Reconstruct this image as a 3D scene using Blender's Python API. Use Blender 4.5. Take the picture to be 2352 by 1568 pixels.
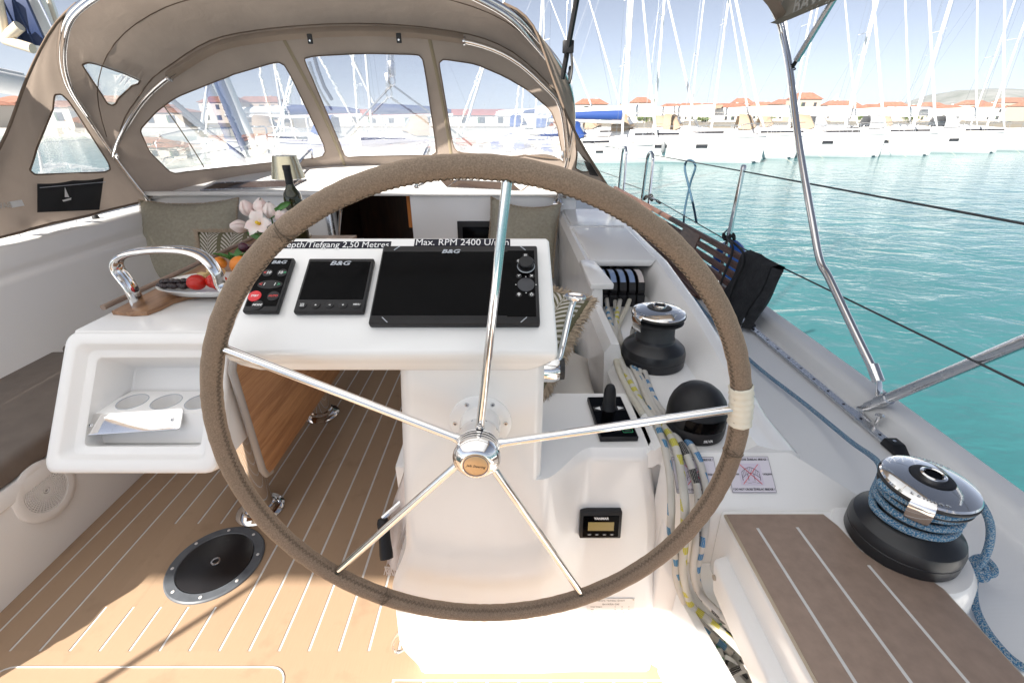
import bpy, bmesh, math, random
from mathutils import Vector, Matrix
from mathutils.geometry import delaunay_2d_cdt
for o in list(bpy.data.objects): bpy.data.objects.remove(o)
S = bpy.context.scene
COL = S.collection
R = math.radians
rnd = random.Random(11)
# ---------------------------------------------------------------- camera
EYE = 1.40
FPX, PITCH = 1045.0, R(26.2)          # focal length in pixels of a 2352 px wide picture
cam = bpy.data.cameras.new('camera'); cam.sensor_width = 36; cam.lens = FPX/2352*36
cam.clip_start = .02; cam.clip_end = 9000
camo = bpy.data.objects.new('camera', cam); COL.objects.link(camo)
camo.location = (0, 0, EYE); camo.rotation_euler = (R(90)-PITCH, 0, 0)
S.camera = camo
# ---------------------------------------------------------------- sky and sun
SUN_EL, SUN_AZ = R(35), R(38)         # from astern, 38 degrees to port
sun_vec = Vector((-math.sin(SUN_AZ)*math.cos(SUN_EL), -math.cos(SUN_AZ)*math.cos(SUN_EL), math.sin(SUN_EL)))
W = bpy.data.worlds.new('World'); S.world = W; W.use_nodes = True
nt = W.node_tree; bg = nt.nodes['Background']; sky = nt.nodes.new('ShaderNodeTexSky')
sky.sky_type = 'NISHITA'; sky.sun_disc = False; sky.sun_elevation = SUN_EL
sky.sun_rotation = math.atan2(sun_vec.x, sun_vec.y)
sky.air_density = .5; sky.dust_density = .3; sky.ozone_density = 3.0
hs = nt.nodes.new('ShaderNodeHueSaturation'); hs.inputs['Saturation'].default_value = .56
nt.links.new(sky.outputs[0], hs.inputs['Color']); nt.links.new(hs.outputs[0], bg.inputs[0]); bg.inputs[1].default_value = .05
sl = bpy.data.lights.new('sun', 'SUN'); sl.energy = 5.0; sl.angle = R(.6); sl.color = (1, .94, .85)
so = bpy.data.objects.new('sun', sl); COL.objects.link(so)
so.rotation_euler = sun_vec.to_track_quat('Z', 'Y').to_euler()
vs = S.view_settings; vs.view_transform = 'Standard'; vs.look = 'None'; vs.exposure = 1.46; vs.gamma = 1
S.render.engine = 'CYCLES'
cy = S.cycles; cy.use_denoising = True; cy.max_bounces = 10; cy.diffuse_bounces = 7; cy.glossy_bounces = 4
cy.transmission_bounces = 6; cy.transparent_max_bounces = 12; cy.sample_clamp_indirect = 12
cy.caustics_reflective = False; cy.caustics_refractive = False
try: cy.denoiser = 'OPENIMAGEDENOISE'
except Exception: pass
# ---------------------------------------------------------------- picture -> place
cp, sp = math.cos(PITCH), math.sin(PITCH)
def ray(x, y):
    v = y-784.
    return Vector((x-1176., FPX*cp-v*sp, -(FPX*sp+v*cp)))/FPX
def aZ(x, y, Z): r = ray(x, y); return Vector((0, 0, EYE))+r*((Z-EYE)/r.z)
def aY(x, y, Y): r = ray(x, y); return Vector((0, 0, EYE))+r*(Y/r.y)
def aX(x, y, X): r = ray(x, y); return Vector((0, 0, EYE))+r*(X/r.x)
def aP(x, y, o, n): r = ray(x, y); e = Vector((0, 0, EYE)); return e+r*((Vector(o)-e).dot(n)/r.dot(n))
def pix(P):
    z = P[2]-EYE; d = P[1]*cp-z*sp; u = P[1]*sp+z*cp
    return (1176+FPX*P[0]/d, 784-FPX*u/d)
# ---------------------------------------------------------------- geometry helpers
def V(*a): return Vector(a)
class G:
    """verts, faces, per-corner uv"""
    def __init__(s): s.v = []; s.f = []; s.uv = {}
    def add(s, vs, fs, uvs=None):
        b = len(s.v); s.v += [tuple(v) for v in vs]
        for k, f in enumerate(fs):
            if uvs: s.uv[len(s.f)] = uvs[k]
            s.f.append([i+b for i in f])
        return s
    def merge(s, g, M=None):
        b = len(s.v); s.v += [tuple(M @ Vector(v)) if M else v for v in g.v]
        for k, f in enumerate(g.f):
            if k in g.uv: s.uv[len(s.f)] = g.uv[k]
            s.f.append([i+b for i in f])
        return s
    def tf(s, M): s.v = [tuple(M @ Vector(v)) for v in s.v]; return s
    def box(s, c, d, bev=0, seg=2, M=None):
        c = Vector(c)
        if bev <= 0:
            vs = [c+V(i*d[0]/2, j*d[1]/2, k*d[2]/2) for i in (-1, 1) for j in (-1, 1) for k in (-1, 1)]
            g = [(0,1,3,2),(4,6,7,5),(0,4,5,1),(2,3,7,6),(0,2,6,4),(1,5,7,3)]
            if M: vs = [M @ v for v in vs]
            return s.add(vs, g)
        bm = bmesh.new(); bmesh.ops.create_cube(bm, size=1)
        for v in bm.verts: v.co = Vector((v.co.x*d[0], v.co.y*d[1], v.co.z*d[2]))
        bmesh.ops.bevel(bm, geom=bm.edges[:], offset=min(bev, min(d)*.49), segments=seg, affect='EDGES', profile=.5)
        return s.bm(bm, Matrix.Translation(c) if M is None else M @ Matrix.Translation(c))
    def bm(s, bm, M=None):
        bm.verts.index_update()
        s.add([(M @ v.co) if M else v.co for v in bm.verts], [[v.index for v in f.verts] for f in bm.faces]); bm.free(); return s
    def hull(s, pts, bev=0, seg=2):
        """convex hull of points, edges rounded"""
        bm = bmesh.new()
        for p in pts: bm.verts.new(p)
        bmesh.ops.convex_hull(bm, input=bm.verts[:]); 
        for v in [v for v in bm.verts if not v.link_faces]: bm.verts.remove(v)
        bmesh.ops.dissolve_limit(bm, angle_limit=R(1), verts=bm.verts[:], edges=bm.edges[:])
        if bev: bmesh.ops.bevel(bm, geom=bm.edges[:], offset=bev, segments=seg, affect='EDGES', profile=.5, clamp_overlap=True)
        bmesh.ops.recalc_face_normals(bm, faces=bm.faces[:])
        return s.bm(bm)
    def tube(s, pts, r, n=12, closed=False, caps=True):
        pts = [Vector(p) for p in pts]; N = len(pts)
        rr = r if isinstance(r, (list, tuple)) else [r]*N
        T = []
        for i in range(N):
            a = pts[(i-1) % N] if (closed or i > 0) else pts[i]; b = pts[(i+1) % N] if (closed or i < N-1) else pts[i]
            t = b-a; T.append(t.normalized() if t.length > 1e-9 else V(0, 0, 1))
        u = T[0].orthogonal().normalized(); vs = []; L = 0; Ls = []
        for i in range(N):
            u = (u-T[i]*u.dot(T[i])).normalized(); w = T[i].cross(u)
            if i: L += (pts[i]-pts[i-1]).length
            Ls.append(L)
            for k in range(n):
                a = 2*math.pi*k/n; vs.append(pts[i]+(u*math.cos(a)+w*math.sin(a))*rr[i])
        fs = []; uv = []
        for i in range(N if closed else N-1):
            j = (i+1) % N; l1 = Ls[j] if j else L+(pts[0]-pts[-1]).length
            for k in range(n):
                q = (k+1) % n; fs.append((i*n+k, i*n+q, j*n+q, j*n+k))
                uv.append(((Ls[i], k/n), (Ls[i], (k+1)/n), (l1, (k+1)/n), (l1, k/n)))
        if caps and not closed:
            fs.append(tuple(range(n))[::-1]); uv.append([(0, 0)]*n); fs.append(tuple((N-1)*n+k for k in range(n))); uv.append([(L, 0)]*n)
        return s.add(vs, fs, uv)
    def lathe(s, prof, M=None, n=32, ang=2*math.pi, caps=False):
        full = abs(ang-2*math.pi) < 1e-6; m = n if full else n+1; vs = []
        for (r, h) in prof:
            for k in range(m):
                a = ang*k/n; p = V(r*math.cos(a), r*math.sin(a), h); vs.append(M @ p if M else p)
        fs = []
        for i in range(len(prof)-1):
            for k in range(n):
                q = (k+1) % m if full else k+1
                fs.append((i*m+k, i*m+q, (i+1)*m+q, (i+1)*m+k))
        return s.add(vs, fs)
    def disc(s, r, M, n=24, h=0):
        return s.add([M @ V(r*math.cos(2*math.pi*k/n), r*math.sin(2*math.pi*k/n), h) for k in range(n)], [tuple(range(n))])
    def loft(s, rings, closed=False, caps=False):
        n = len(rings[0]); vs = [p for r in rings for p in r]; fs = []
        for i in range(len(rings)-1):
            for k in range(n if closed else n-1):
                q = (k+1) % n; fs.append((i*n+k, i*n+q, (i+1)*n+q, (i+1)*n+k))
        if caps: fs.append(tuple(range(n))[::-1]); fs.append(tuple((len(rings)-1)*n+k for k in range(n)))
        return s.add(vs, fs)
    def prism(s, poly, h, M=None, bev=0, h0=0):
        """2-D outline extruded from h0 to h along local z"""
        bm = bmesh.new(); vs = [bm.verts.new((x, y, h0)) for x, y in poly]; f = bm.faces.new(vs)
        if f.normal.z > 0 or True:
            f.normal_update()
            if f.normal.z < 0: f.normal_flip()
        e = bmesh.ops.extrude_face_region(bm, geom=[f]); top = [g for g in e['geom'] if isinstance(g, bmesh.types.BMVert)]
        bmesh.ops.translate(bm, verts=top, vec=(0, 0, h-h0))
        if bev:
            ed = [x for x in bm.edges if abs(x.verts[0].co.z-x.verts[1].co.z) < 1e-9 and x.verts[0].co.z > (h+h0)/2]
            bmesh.ops.bevel(bm, geom=ed, offset=bev, segments=2, affect='EDGES', profile=.5)
        bmesh.ops.recalc_face_normals(bm, faces=bm.faces[:])
        return s.bm(bm, M)
    def grid(s, fn, nu, nv):
        vs = [fn(i/nu, j/nv) for j in range(nv+1) for i in range(nu+1)]; w = nu+1
        return s.add(vs, [(j*w+i, j*w+i+1, (j+1)*w+i+1, (j+1)*w+i) for j in range(nv) for i in range(nu)],
                     [((i/nu, j/nv), ((i+1)/nu, j/nv), ((i+1)/nu, (j+1)/nv), (i/nu, (j+1)/nv)) for j in range(nv) for i in range(nu)])
def cat(pts, k=8, closed=False):
    """Catmull-Rom through points"""
    P = [Vector(p) for p in pts]; n = len(P); out = []
    for i in range(n if closed else n-1):
        p0 = P[(i-1) % n] if closed or i else P[0]*2-P[1]; p1 = P[i]; p2 = P[(i+1) % n]
        p3 = P[(i+2) % n] if closed or i < n-2 else P[-1]*2-P[-2]
        for j in range(k):
            t = j/k; out.append(.5*((2*p1)+(p2-p0)*t+(2*p0-5*p1+4*p2-p3)*t*t+(3*p1-p0-3*p2+p3)*t**3))
    if not closed: out.append(P[-1])
    return out
def rrect(w, h, r, n=5, cx=0, cy=0):
    out = []
    for (sx, sy, a0) in ((1, 1, 0), (-1, 1, 90), (-1, -1, 180), (1, -1, 270)):
        for k in range(n+1):
            a = R(a0+90*k/n); out.append((cx+sx*(w/2-r)+r*math.cos(a), cy+sy*(h/2-r)+r*math.sin(a)))
    return out
def ell(rx, ry, n=24, cx=0, cy=0): return [(cx+rx*math.cos(2*math.pi*k/n), cy+ry*math.sin(2*math.pi*k/n)) for k in range(n)]
def frame(o, x, y):
    x = Vector(x).normalized(); y = Vector(y); y = (y-x*y.dot(x)).normalized(); z = x.cross(y)
    M = Matrix.Identity(4)
    for i, a in enumerate((x, y, z)): M[0][i], M[1][i], M[2][i] = a
    M.translation = Vector(o); return M
def T(x, y, z): return Matrix.Translation((x, y, z))
def along(p, d, up=(0, 0, 1)):
    """matrix with local z along d"""
    z = Vector(d).normalized(); up = Vector(up)
    x = up.cross(z) if abs(up.dot(z)) < .98 else Vector((1, 0, 0)).cross(z)
    x.normalize(); y = z.cross(x); M = Matrix.Identity(4)
    for i, a in enumerate((x, y, z)): M[0][i], M[1][i], M[2][i] = a
    M.translation = Vector(p); return M
# ---------------------------------------------------------------- objects
def wm(o):
    m = o.matrix_basis.copy()
    while o.parent: m = o.parent.matrix_basis @ o.matrix_parent_inverse @ m if False else (o.matrix_parent_inverse @ m); o = o.parent; m = o.matrix_basis @ m
    return m
def obj(name, g, mat, parent=None, smooth=35, local=False, kind=None, label=None):
    me = bpy.data.meshes.new(name); me.from_pydata(g.v, [], g.f)
    if g.uv:
        uvl = me.uv_layers.new(name='UVMap'); li = 0
        for k, f in enumerate(g.f):
            u = g.uv.get(k)
            for j in range(len(f)):
                if u: uvl.data[li].uv = u[j]
                li += 1
    ms = mat if isinstance(mat, (list, tuple)) else [mat]
    for m in ms: me.materials.append(m)
    if smooth is not None:
        me.polygons.foreach_set('use_smooth', [True]*len(me.polygons))
        if smooth < 179: me.set_sharp_from_angle(angle=R(smooth))
    me.update()
    o = bpy.data.objects.new(name, me); COL.objects.link(o)
    if parent:
        o.parent = parent
        if not local: o.matrix_parent_inverse = wm(parent).inverted()
    if kind: o['kind'] = kind
    if label: o['label'] = label
    return o
def thing(name, label, cat_, loc=(0, 0, 0), M=None, group=None):
    o = bpy.data.objects.new(name, None); COL.objects.link(o); o.empty_display_size = .05
    o.matrix_basis = M if M is not None else Matrix.Translation(loc)
    o['label'] = label; o['category'] = cat_
    if group: o['group'] = group
    return o
def tag(o, label, cat_, group=None):
    o['label'] = label; o['category'] = cat_
    if group: o['group'] = group
    return o
def struct(name, g, mat, smooth=35, parent=None):
    o = obj(name, g, mat, parent, smooth)
    if not parent: o['kind'] = 'structure'
    return o
def copy_tree(o, parent=None):
    c = o.copy(); COL.objects.link(c); c.parent = parent
    if parent is not None: c.matrix_parent_inverse = o.matrix_parent_inverse.copy()
    for ch in list(o.children): copy_tree(ch, c)
    return c
def text(name, s, size, mat, M, parent, shear=0, bold=0, w=None, align='CENTER', depth=.0003, local=True, sy=1):
    cu = bpy.data.curves.new('t', 'FONT'); cu.body = s; cu.size = size; cu.align_x = align; cu.align_y = 'CENTER'
    cu.shear = shear; cu.offset = bold; cu.extrude = depth; cu.resolution_u = 3
    to = bpy.data.objects.new('t', cu); me = bpy.data.meshes.new_from_object(to)
    bpy.data.objects.remove(to); bpy.data.curves.remove(cu)
    g = G(); g.v = [tuple(v.co) for v in me.vertices]; g.f = [list(p.vertices) for p in me.polygons]; bpy.data.meshes.remove(me)
    if not g.v: return None
    if w:
        xs = [v[0] for v in g.v]; k = w/(max(xs)-min(xs)); g.tf(Matrix.Diagonal((k, k*sy, 1, 1)))
    g.tf(M)
    return obj(name, g, mat, parent, None, local)
# ---------------------------------------------------------------- materials
def newmat(name):
    m = bpy.data.materials.new(name); m.use_nodes = True; t = m.node_tree
    return m, t, t.nodes['Principled BSDF'], t.nodes['Material Output']
def N(t, typ, **kw):
    n = t.nodes.new(typ)
    for k, v in kw.items():
        if k in n.inputs: n.inputs[k].default_value = v
        else: setattr(n, k, v)
    return n
def L(t, a, b): t.links.new(a, b)
def mix(t, fac, a, b, blend='MIX'):
    n = t.nodes.new('ShaderNodeMix'); n.data_type = 'RGBA'; n.blend_type = blend
    for s_, v in ((0, fac), (6, a), (7, b)):
        if hasattr(v, 'is_output'): t.links.new(v, n.inputs[s_])
        else: n.inputs[s_].default_value = (*v, 1) if isinstance(v, tuple) and len(v) == 3 else v
    return n.outputs[2]
def mth(t, op, a, b=None, c=None):
    n = t.nodes.new('ShaderNodeMath'); n.operation = op
    for i, v in enumerate((a, b, c)):
        if v is None: continue
        if hasattr(v, 'is_output'): t.links.new(v, n.inputs[i])
        else: n.inputs[i].default_value = v
    return n.outputs[0]
def noise(t, scale, detail=3, vec=None, rough=.55, dist=0):
    n = N(t, 'ShaderNodeTexNoise', Scale=scale, Detail=detail, Roughness=rough, Distortion=dist)
    if vec is None:
        c = t.nodes.new('ShaderNodeTexCoord'); vec = c.outputs['Object']
    L(t, vec, n.inputs['Vector']); return n.outputs['Fac']
def ramp(t, fac, stops):
    n = t.nodes.new('ShaderNodeValToRGB'); e = n.color_ramp.elements
    while len(e) < len(stops): e.new(.5)
    for i, (p, c) in enumerate(stops): e[i].position = p; e[i].color = (*c, 1) if len(c) == 3 else c
    L(t, fac, n.inputs[0]); return n.outputs[0]
def bump(t, b, h, strength, dist=.001):
    n = N(t, 'ShaderNodeBump', Strength=strength, Distance=dist); L(t, h, n.inputs['Height']); L(t, n.outputs[0], b.inputs['Normal']); return n
def mat(name, col, rough=.5, metal=0, var=0, vs=8, bmp=0, bs=200, bd=.0005, coat=0, ior=1.5, rv=0, spec=None):
    m, t, b, o = newmat(name)
    b.inputs['Base Color'].default_value = (*col, 1); b.inputs['Roughness'].default_value = rough
    b.inputs['Metallic'].default_value = metal; b.inputs['Coat Weight'].default_value = coat; b.inputs['IOR'].default_value = ior
    if spec is not None: b.inputs['Specular IOR Level'].default_value = spec
    if var:
        f = noise(t, vs, 4); c0 = tuple(x*(1-var) for x in col); c1 = tuple(min(1, x*(1+var)) for x in col)
        L(t, ramp(t, f, ((.3, c0), (.7, c1))), b.inputs['Base Color'])
    if rv:
        f = noise(t, vs*2.3, 3); L(t, mth(t, 'MULTIPLY_ADD', f, rv, rough-rv/2), b.inputs['Roughness'])
    if bmp: bump(t, b, noise(t, bs, 3), bmp, bd)
    return m
M_ = {}
M_['gel'] = mat('gelcoat', (.83, .825, .82), .22, coat=.2)
M_['gelmat'] = mat('gelcoat_satin', (.82, .815, .81), .40)
def m_gel(name, col, rough, coat):
    m, t, b, o = newmat(name); f = noise(t, 2.0, 6); f2 = noise(t, 38, 8, None, .7)
    c = ramp(t, f, ((.35, tuple(x*.975 for x in col)), (.65, col))); c = mix(t, ramp(t, f2, ((.66, (0, 0, 0)), (.78, (.10, .10, .10)))), c, (.52, .48, .43)); L(t, c, b.inputs['Base Color'])
    L(t, mth(t, 'MULTIPLY_ADD', noise(t, 11, 5), .14, rough-.07), b.inputs['Roughness']); b.inputs['Coat Weight'].default_value = coat; b.inputs['Coat Roughness'].default_value = .08; return m
M_['gel'] = m_gel('gelcoat', (.83, .825, .82), .22, .25); M_['gelmat'] = m_gel('gelcoat_satin', (.82, .815, .81), .40, .0)
def m_screen():
    m, t, b, o = newmat('black_screen_glass'); d = noise(t, 900, 2, None, .5); f = noise(t, 30, 4); b.inputs['Specular IOR Level'].default_value = .06
    L(t, mix(t, ramp(t, d, ((.70, (0, 0, 0)), (.76, (.5, .5, .5)))), (.0015, .0015, .002), (.06, .06, .06)), b.inputs['Base Color']); L(t, mth(t, 'MULTIPLY_ADD', f, .22, .02), b.inputs['Roughness']); return m
M_['caulk'] = mat('caulking', (.60, .59, .58), .6, var=.06, vs=30)
M_['chrome'] = mat('polished_steel', (.86, .85, .84), .07, 1, rv=.05, vs=20)
M_['steel'] = mat('brushed_steel', (.62, .63, .65), .26, 1, rv=.12, vs=30)
M_['darksteel'] = mat('bronze_screw', (.45, .40, .35), .35, 1)
M_['black'] = mat('black_plastic', (.010, .010, .012), .42, spec=.35, var=.2, vs=40, bmp=.15, bs=900, bd=.0002)
M_['blackgloss'] = m_screen()
M_['blackrub'] = mat('black_rubber', (.02, .02, .022), .55, bmp=.2, bs=600, bd=.0003)
M_['drum'] = mat('winch_drum_grit', (.055, .058, .062), .55, .3, bmp=.8, bs=900, bd=.0006)
M_['winchbase'] = mat('winch_base_black', (.014, .015, .018), .33, rv=.1, vs=20)
M_['white'] = mat('white_print', (.8, .8, .8), .5)
M_['grey'] = mat('grey_print', (.42, .45, .5), .4)
M_['red'] = mat('red_button', (.65, .02, .03), .35)
M_['redp'] = mat('red_print', (.7, .06, .06), .5)
M_['green'] = mat('green_print', (.05, .4, .18), .5)
M_['amber'] = mat('display_amber', (.33, .25, .09), .25)
M_['ink'] = mat('ink', (.02, .02, .03), .6, spec=.15)
M_['plate'] = mat('plate_aluminium', (.72, .70, .69), .4, .2)
M_['ceramic'] = mat('ceramic', (.82, .82, .81), .12, coat=.3)
def m_floor():
    m, t, b, o = newmat('synthetic_teak'); co = t.nodes.new('ShaderNodeTexCoord')
    mp = N(t, 'ShaderNodeMapping'); mp.inputs['Scale'].default_value = (60, 3, 60); L(t, co.outputs['Object'], mp.inputs[0])
    g = noise(t, 6, 4, mp.outputs[0]); f = noise(t, 2.2, 5); s_ = noise(t, 9, 6)
    c = mix(t, g, (.325, .22, .14), (.39, .268, .175)); c = mix(t, ramp(t, f, ((.35, (0, 0, 0)), (.75, (.35, .35, .35)))), c, (.40, .285, .19))
    c = mix(t, ramp(t, s_, ((.58, (0, 0, 0)), (.70, (.28, .28, .28)))), c, (.2, .13, .08)); oi = t.nodes.new('ShaderNodeObjectInfo'); c = mix(t, mth(t, 'MULTIPLY', oi.outputs['Random'], .16), c, (.22, .145, .09)); L(t, c, b.inputs['Base Color'])
    b.inputs['Roughness'].default_value = .62; bump(t, b, g, .25, .0006); return m
M_['floor'] = m_floor()
M_['seatteak'] = mat('grey_teak_pad', (.29, .212, .168), .6, var=.10, vs=40, bmp=.25, bs=400, bd=.0004)
def m_wood(name, c0, c1, sc=(1, 1, 1), rough=.35, ws=5):
    m, t, b, o = newmat(name); co = t.nodes.new('ShaderNodeTexCoord')
    mp = N(t, 'ShaderNodeMapping'); mp.inputs['Scale'].default_value = sc; L(t, co.outputs['Object'], mp.inputs[0])
    n1 = noise(t, ws, 5, mp.outputs[0], .6, .6); n2 = noise(t, ws*9, 3, mp.outputs[0])
    f = mth(t, 'ADD', mth(t, 'MULTIPLY', n1, .7), mth(t, 'MULTIPLY', n2, .3))
    L(t, ramp(t, f, ((.36, c0), (.5, tuple((a+b_)/2 for a, b_ in zip(c0, c1))), (.64, c1))), b.inputs['Base Color'])
    b.inputs['Roughness'].default_value = rough; bump(t, b, f, .1, .0004); return m
M_['oak'] = m_wood('table_oak', (.24, .105, .042), (.45, .235, .105), (6, 1.2, 22), .38, 2.2)
M_['mahog'] = m_wood('gangway_mahogany', (.09, .046, .036), (.20, .108, .08), (10, 1.5, 10), .45, 6)
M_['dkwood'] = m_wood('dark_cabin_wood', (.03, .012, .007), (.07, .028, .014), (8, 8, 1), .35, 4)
def m_leather():
    m, t, b, o = newmat('suede_leather'); a = noise(t, 420, 2); f = noise(t, 7, 4)
    c = mix(t, ramp(t, a, ((.30, (0, 0, 0)), (.70, (1, 1, 1)))), (.135, .100, .073), (.27, .20, .148)); c = mix(t, ramp(t, f, ((.4, (0, 0, 0)), (.75, (.5, .5, .5)))), c, (.16, .118, .088))
    L(t, c, b.inputs['Base Color']); b.inputs['Roughness'].default_value = .85; b.inputs['Sheen Weight'].default_value = .35
    b.inputs['Sheen Tint'].default_value = (.9, .7, .5, 1); bump(t, b, a, .5, .0008); return m
M_['leather'] = m_leather()
M_['thread'] = mat('waxed_thread', (.105, .078, .054), .7)
M_['tape'] = mat('cream_tape', (.70, .66, .56), .6, bmp=.5, bs=60, bd=.001, var=.05, vs=20)
def m_canvas(name, col, trans=.25, wr=.22):
    m, t, b, o = newmat(name); t.nodes.remove(b)
    f = noise(t, 3.0, 5); w = noise(t, 900, 2); c0 = tuple(x*.88 for x in col); c1 = tuple(x*1.1 for x in col)
    c = ramp(t, f, ((.3, c0), (.7, c1))); d = N(t, 'ShaderNodeBsdfDiffuse'); tr = N(t, 'ShaderNodeBsdfTranslucent'); mx = N(t, 'ShaderNodeMixShader')
    bp = N(t, 'ShaderNodeBump', Strength=.35, Distance=.0008); L(t, w, bp.inputs['Height'])
    wn = noise(t, 9, 2, None, .5, 1.2); bp2 = N(t, 'ShaderNodeBump', Strength=wr, Distance=.012); L(t, wn, bp2.inputs['Height']); L(t, bp.outputs[0], bp2.inputs['Normal'])
    for s_ in (d, tr): L(t, c, s_.inputs[0]); L(t, bp2.outputs[0], s_.inputs['Normal'])
    mx.inputs[0].default_value = trans; L(t, d.outputs[0], mx.inputs[1]); L(t, tr.outputs[0], mx.inputs[2]); L(t, mx.outputs[0], o.inputs[0]); return m
M_['canvas'] = m_canvas('taupe_canvas', (.42, .345, .29), .34)
M_['bimini'] = m_canvas('bimini_fill_cloth', (.79, .82, .865), .60)  # pale cool light-passing cloth, made up to fill the shade below
M_['canvasd'] = m_canvas('taupe_canvas_edge', (.20, .152, .118), .1)
def m_vinyl():
    m, t, b, o = newmat('clear_vinyl'); t.nodes.remove(b); co = t.nodes.new('ShaderNodeTexCoord')
    mp = N(t, 'ShaderNodeMapping'); mp.inputs['Scale'].default_value = (1, 1, 3.2); L(t, co.outputs['Object'], mp.inputs[0])
    n1 = noise(t, 5, 3, mp.outputs[0], .5, 1.5); bp = N(t, 'ShaderNodeBump', Strength=.28, Distance=.006); L(t, n1, bp.inputs['Height'])
    rf = N(t, 'ShaderNodeBsdfRefraction', IOR=1.12, Roughness=.012); L(t, bp.outputs[0], rf.inputs['Normal'])
    tp = N(t, 'ShaderNodeBsdfTransparent'); tp.inputs[0].default_value = (.95, .96, .98, 1)
    gl = N(t, 'ShaderNodeBsdfGlossy', Roughness=.12); L(t, bp.outputs[0], gl.inputs['Normal'])
    df = N(t, 'ShaderNodeBsdfTranslucent'); df.inputs[0].default_value = (.8, .8, .82, 1)
    m1 = N(t, 'ShaderNodeMixShader'); m1.inputs[0].default_value = .5; L(t, tp.outputs[0], m1.inputs[1]); L(t, rf.outputs[0], m1.inputs[2])
    m2 = N(t, 'ShaderNodeMixShader'); m2.inputs[0].default_value = .06; L(t, m1.outputs[0], m2.inputs[1]); L(t, gl.outputs[0], m2.inputs[2])
    sc = noise(t, 26, 5, mp.outputs[0], .7, 2); m3 = N(t, 'ShaderNodeMixShader')
    L(t, ramp(t, sc, ((.5, (.015, .015, .015)), (.85, (.10, .10, .10)))), m3.inputs[0]); L(t, m2.outputs[0], m3.inputs[1]); L(t, df.outputs[0], m3.inputs[2])
    L(t, m3.outputs[0], o.inputs[0]); return m
M_['vinyl'] = m_vinyl()
def m_rope(name, base, fleck, fleck2=None, per=.05, duty=.45, wide=.42, turn=3., mottled=False):
    """braided rope; uv = (metres along, turn around)"""
    m, t, b, o = newmat(name); uvn = t.nodes.new('ShaderNodeUVMap'); sx = t.nodes.new('ShaderNodeSeparateXYZ'); L(t, uvn.outputs[0], sx.inputs[0])
    u, v = sx.outputs[0], sx.outputs[1]
    a = mth(t, 'MULTIPLY_ADD', u, 170., mth(t, 'MULTIPLY', v, 7.)); c_ = mth(t, 'SUBTRACT', mth(t, 'MULTIPLY', u, 170.), mth(t, 'MULTIPLY', v, 7.))
    sa = mth(t, 'SINE', mth(t, 'MULTIPLY', a, 6.283)); sb = mth(t, 'SINE', mth(t, 'MULTIPLY', c_, 6.283)); wv = mth(t, 'MULTIPLY', sa, sb)
    h = mth(t, 'ABSOLUTE', wv)
    if mottled:
        cv = t.nodes.new('ShaderNodeCombineXYZ'); L(t, mth(t, 'MULTIPLY', u, 330.), cv.inputs[0]); L(t, mth(t, 'MULTIPLY', v, 14.), cv.inputs[1])
        n1 = noise(t, 1.0, 1, cv.outputs[0]); col = ramp(t, n1, ((.36, fleck), (.47, fleck2), (.55, base), (.66, fleck)))
        e = col.node.color_ramp; e.interpolation = 'CONSTANT'
    else:
        ph = mth(t, 'FRACT', mth(t, 'MULTIPLY', u, 1/per)); on = mth(t, 'LESS_THAN', ph, duty)
        vv = mth(t, 'FRACT', mth(t, 'ADD', v, mth(t, 'MULTIPLY', u, turn))); band = mth(t, 'LESS_THAN', vv, wide); dot = mth(t, 'GREATER_THAN', wv, -.6)
        msk = mth(t, 'MULTIPLY', mth(t, 'MULTIPLY', on, band), dot); col = mix(t, msk, base, fleck)
        if fleck2:
            v2 = mth(t, 'FRACT', mth(t, 'ADD', vv, .5)); m2 = mth(t, 'MULTIPLY', mth(t, 'MULTIPLY', mth(t, 'GREATER_THAN', ph, 1-duty), mth(t, 'LESS_THAN', v2, wide)), dot)
            col = mix(t, m2, col, fleck2)
    dk = mix(t, mth(t, 'MULTIPLY', h, .3), col, (.25, .24, .22), 'MULTIPLY') if False else col
    L(t, dk, b.inputs['Base Color']); b.inputs['Roughness'].default_value = .75; bump(t, b, h, .7, .0012); return m
M_['rope_blue'] = m_rope('rope_blue_fleck', (.60, .57, .52), (.02, .20, .40))
M_['rope_bluex'] = m_rope('rope_blue_cross', (.58, .56, .53), (.03, .19, .42), None, .045, .5, .42, 4)
M_['rope_black'] = m_rope('rope_black_fleck', (.58, .56, .53), (.015, .015, .018), None, .065, .5, .42, 2)
M_['rope_yel'] = m_rope('rope_yellow_fleck', (.60, .58, .53), (.55, .50, .03), None, .04, .55, .42, 4)
M_['rope_cream'] = m_rope('rope_cream', (.62, .59, .50), (.58, .54, .45))
M_['rope_green'] = m_rope('rope_green_fleck', (.70, .70, .66), (.05, .28, .12), (.03, .03, .03), .03, .4, .25, 9)
M_['sheet'] = m_rope('blue_sheet_rope', (.47, .49, .50), (.035, .15, .30), (.13, .29, .43), mottled=True)
M_['blackrope'] = mat('black_cord', (.012, .012, .014), .7, bmp=.6, bs=400, bd=.001)
M_['bluecord'] = mat('blue_cord', (.03, .075, .12), .7, bmp=.6, bs=500, bd=.0008)
M_['wire'] = mat('coated_wire', (.09, .095, .10), .45, .5, bmp=.8, bs=700, bd=.0006)
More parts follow.
